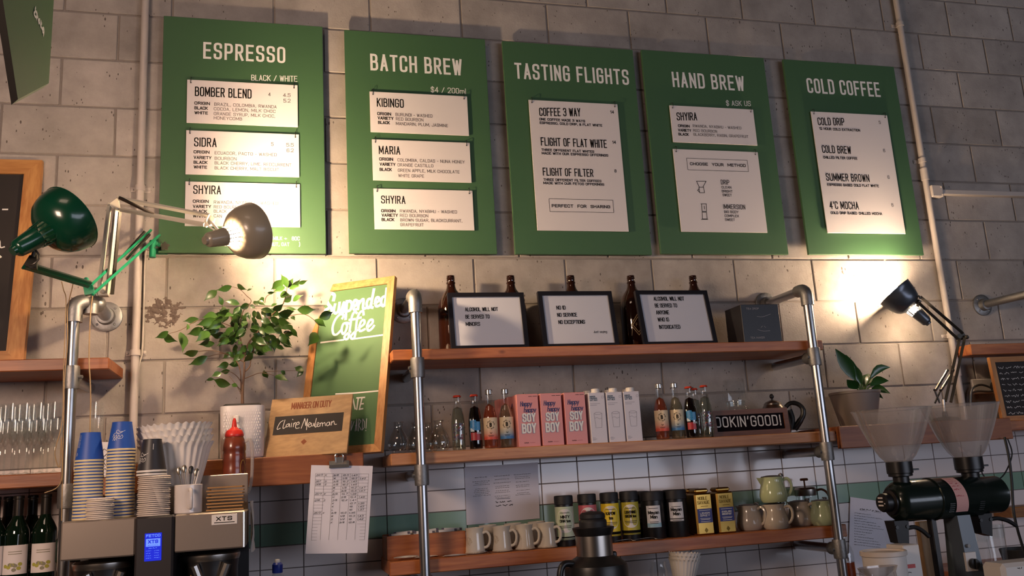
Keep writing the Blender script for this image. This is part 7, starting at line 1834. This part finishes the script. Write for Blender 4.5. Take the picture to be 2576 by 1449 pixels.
# glasses on the right-hand shelf
zsh = zat(2480, 1437, -.36)
shelf('wall_shelf', 'low wooden shelf at lower right that the tall glasses stand on', X_(2425, 1440, -.36), 4.3, zsh-.04, zsh, M['shelf'], y0=-.42, y1=-.0235)
def tumbler(label, px, pyt, Y, r=.040):
    x = X_(px, 1430, Y); h = zat(px, pyt, Y)-zsh
    t = thing('tall_glass', label, 'glass', (x, Y, zsh), 0, 'tall glasses on the lower right shelf')
    obj('glass_wall', MB().lathe([(r*.74, .010), (r*.80, h*.35), (r*.92, h*.75), (r, h), (r*.95, h), (r*.86, h*.7)], 26), M['glass'], t)
    obj('thick_base', MB().lathe([(.0001, .002), (r*.70, .0005), (r*.75, .004), (r*.74, .012), (.0001, .013)], 26), M['glass'], t)
tumbler('tall clear glass on the lower right shelf, front left behind the grinder panel', 2440, 1318, -.36); tumbler('tall clear glass on the lower right shelf, front right by the lever', 2518, 1318, -.36); tumbler('tall clear glass on the lower right shelf, back middle behind the spout', 2476, 1335, -.25)
# amber wooden block at the right edge, bowl and white appliance
xa = X_(2543, 1285, -.13); tag(recenter(obj('wooden_ledge', MB().box(xa, xa+.42, -.13, -.0235, zat(2560, 1302, -.13), zat(2560, 1275, -.13), .003), wood('amber_wood', '7a4a1c', 'a06a2c', 1, .45, 'X'))), 'amber wooden ledge on the tiles at the right picture edge', 'ledge')
x = X_(2572, 1400, -.34); zt = zat(2560, 1380, -.34)
m = MB(); m.lathe([(.0001, 0), (.055, 0), (.075, .010), (.086, zt-zsh-.006), (.086, zt-zsh), (.080, zt-zsh), (.07, .014), (.0001, .008)], 32); o = obj('black_bowl', m, M['black_soft']); tag(o, 'black bowl on the lower right shelf at the picture edge', 'bowl'); o.location = (x, -.345, zsh)
xa = X_(2518, 1440, -1.08); zt = zat(2550, 1415, -1.08)
t = thing('white_appliance', 'white appliance with rounded corners at the bottom right corner', 'appliance', (xa+.09, -1.03, CTZ))
obj('housing', MB().box(xa, xa+.19, -1.09, -.995, CTZ, zt, .012), M['plastic_white'], t, world=True)
m = MB(); q = wallpl(-1.0902); scribble(m, q, xa+.055, xa+.075, zt-.020, .006, random.Random(1), .0013); obj('print', m, M['black_ink'], t, world=True, flat=True)
# bottle of orange drink behind the right post
x = X_(2128, 1420, -.26); zt = zat(2124, 1345, -.26); h = zt-CTZ
t = thing('juice_bottle', 'clear bottle of orange-red drink at the bottom right of the pipe post', 'bottle', (x, -.26, CTZ))
obj('bottle', MB().lathe([(.0001, .002), (.033, .001), (.036, .006), (.036, h-.075), (.031, h-.05), (.017, h-.028), (.015, h)], 26), M['glass'], t)
obj('drink', MB().lathe([(.0001, .004), (.0335, .006), (.0335, h-.105), (.0001, h-.105)], 24), mat('orange_drink', '9c3d14', .2, coat=.2), t)
# power outlet and cables
c = A(2468, 975, -.0135); t = thing('power_outlet', 'white wall power outlet with a plugged grey lead near the right edge', 'outlet', (c.x, -.0135, c.z))
obj('plate', MB().box(c.x-.058, c.x+.075, -.028, -.0135, c.z-.030, c.z+.040, .004), M['plastic_white'], t, world=True)
q = A(2540, 985, -.05); m = MB(); m.tube([(c.x+.060, -.028, c.z), (c.x+.066, -.065, c.z-.002)], .026, 18); obj('plug', m, M['black'], t, world=True)
m = MB(); m.tube(smooth([A(2443, 990, -.03), A(2460, 984, -.045), A(2490, 985, -.045), A(2500, 980, -.045), A(2470, 968, -.045), A(2448, 976, -.045), A(2442, 996, -.045), A(2442, 1030, -.045)], 4), .005, 8)
tag(recenter(obj('power_lead', m, M['cast'])), 'grey lead looping round the wall outlet near the right edge', 'cable', 'cables at right')
m = MB(); m.tube(smooth([A(2527, 1100, -.345), A(2538, 1150, -.36), A(2545, 1210, -.36), A(2552, 1300, -.36), A(2580, 1400, -.44)], 5), .0055, 8)
tag(recenter(obj('power_lead', m, M['cable'])), 'thick black cable hanging from the right shelf past the grinder end', 'cable', 'cables at right')
m = MB(); m.tube(smooth([A(2535, 1104, -.34), A(2546, 1140, -.35), A(2536, 1175, -.35), A(2520, 1200, -.35), A(2498, 1210, -.35), A(2474, 1196, -.35), A(2466, 1165, -.35), A(2468, 1120, -.345)], 5), .0028, 8)
tag(recenter(obj('power_lead', m, M['cable'])), 'thin dark cable looping behind the right grinder hopper', 'cable', 'cables at right')
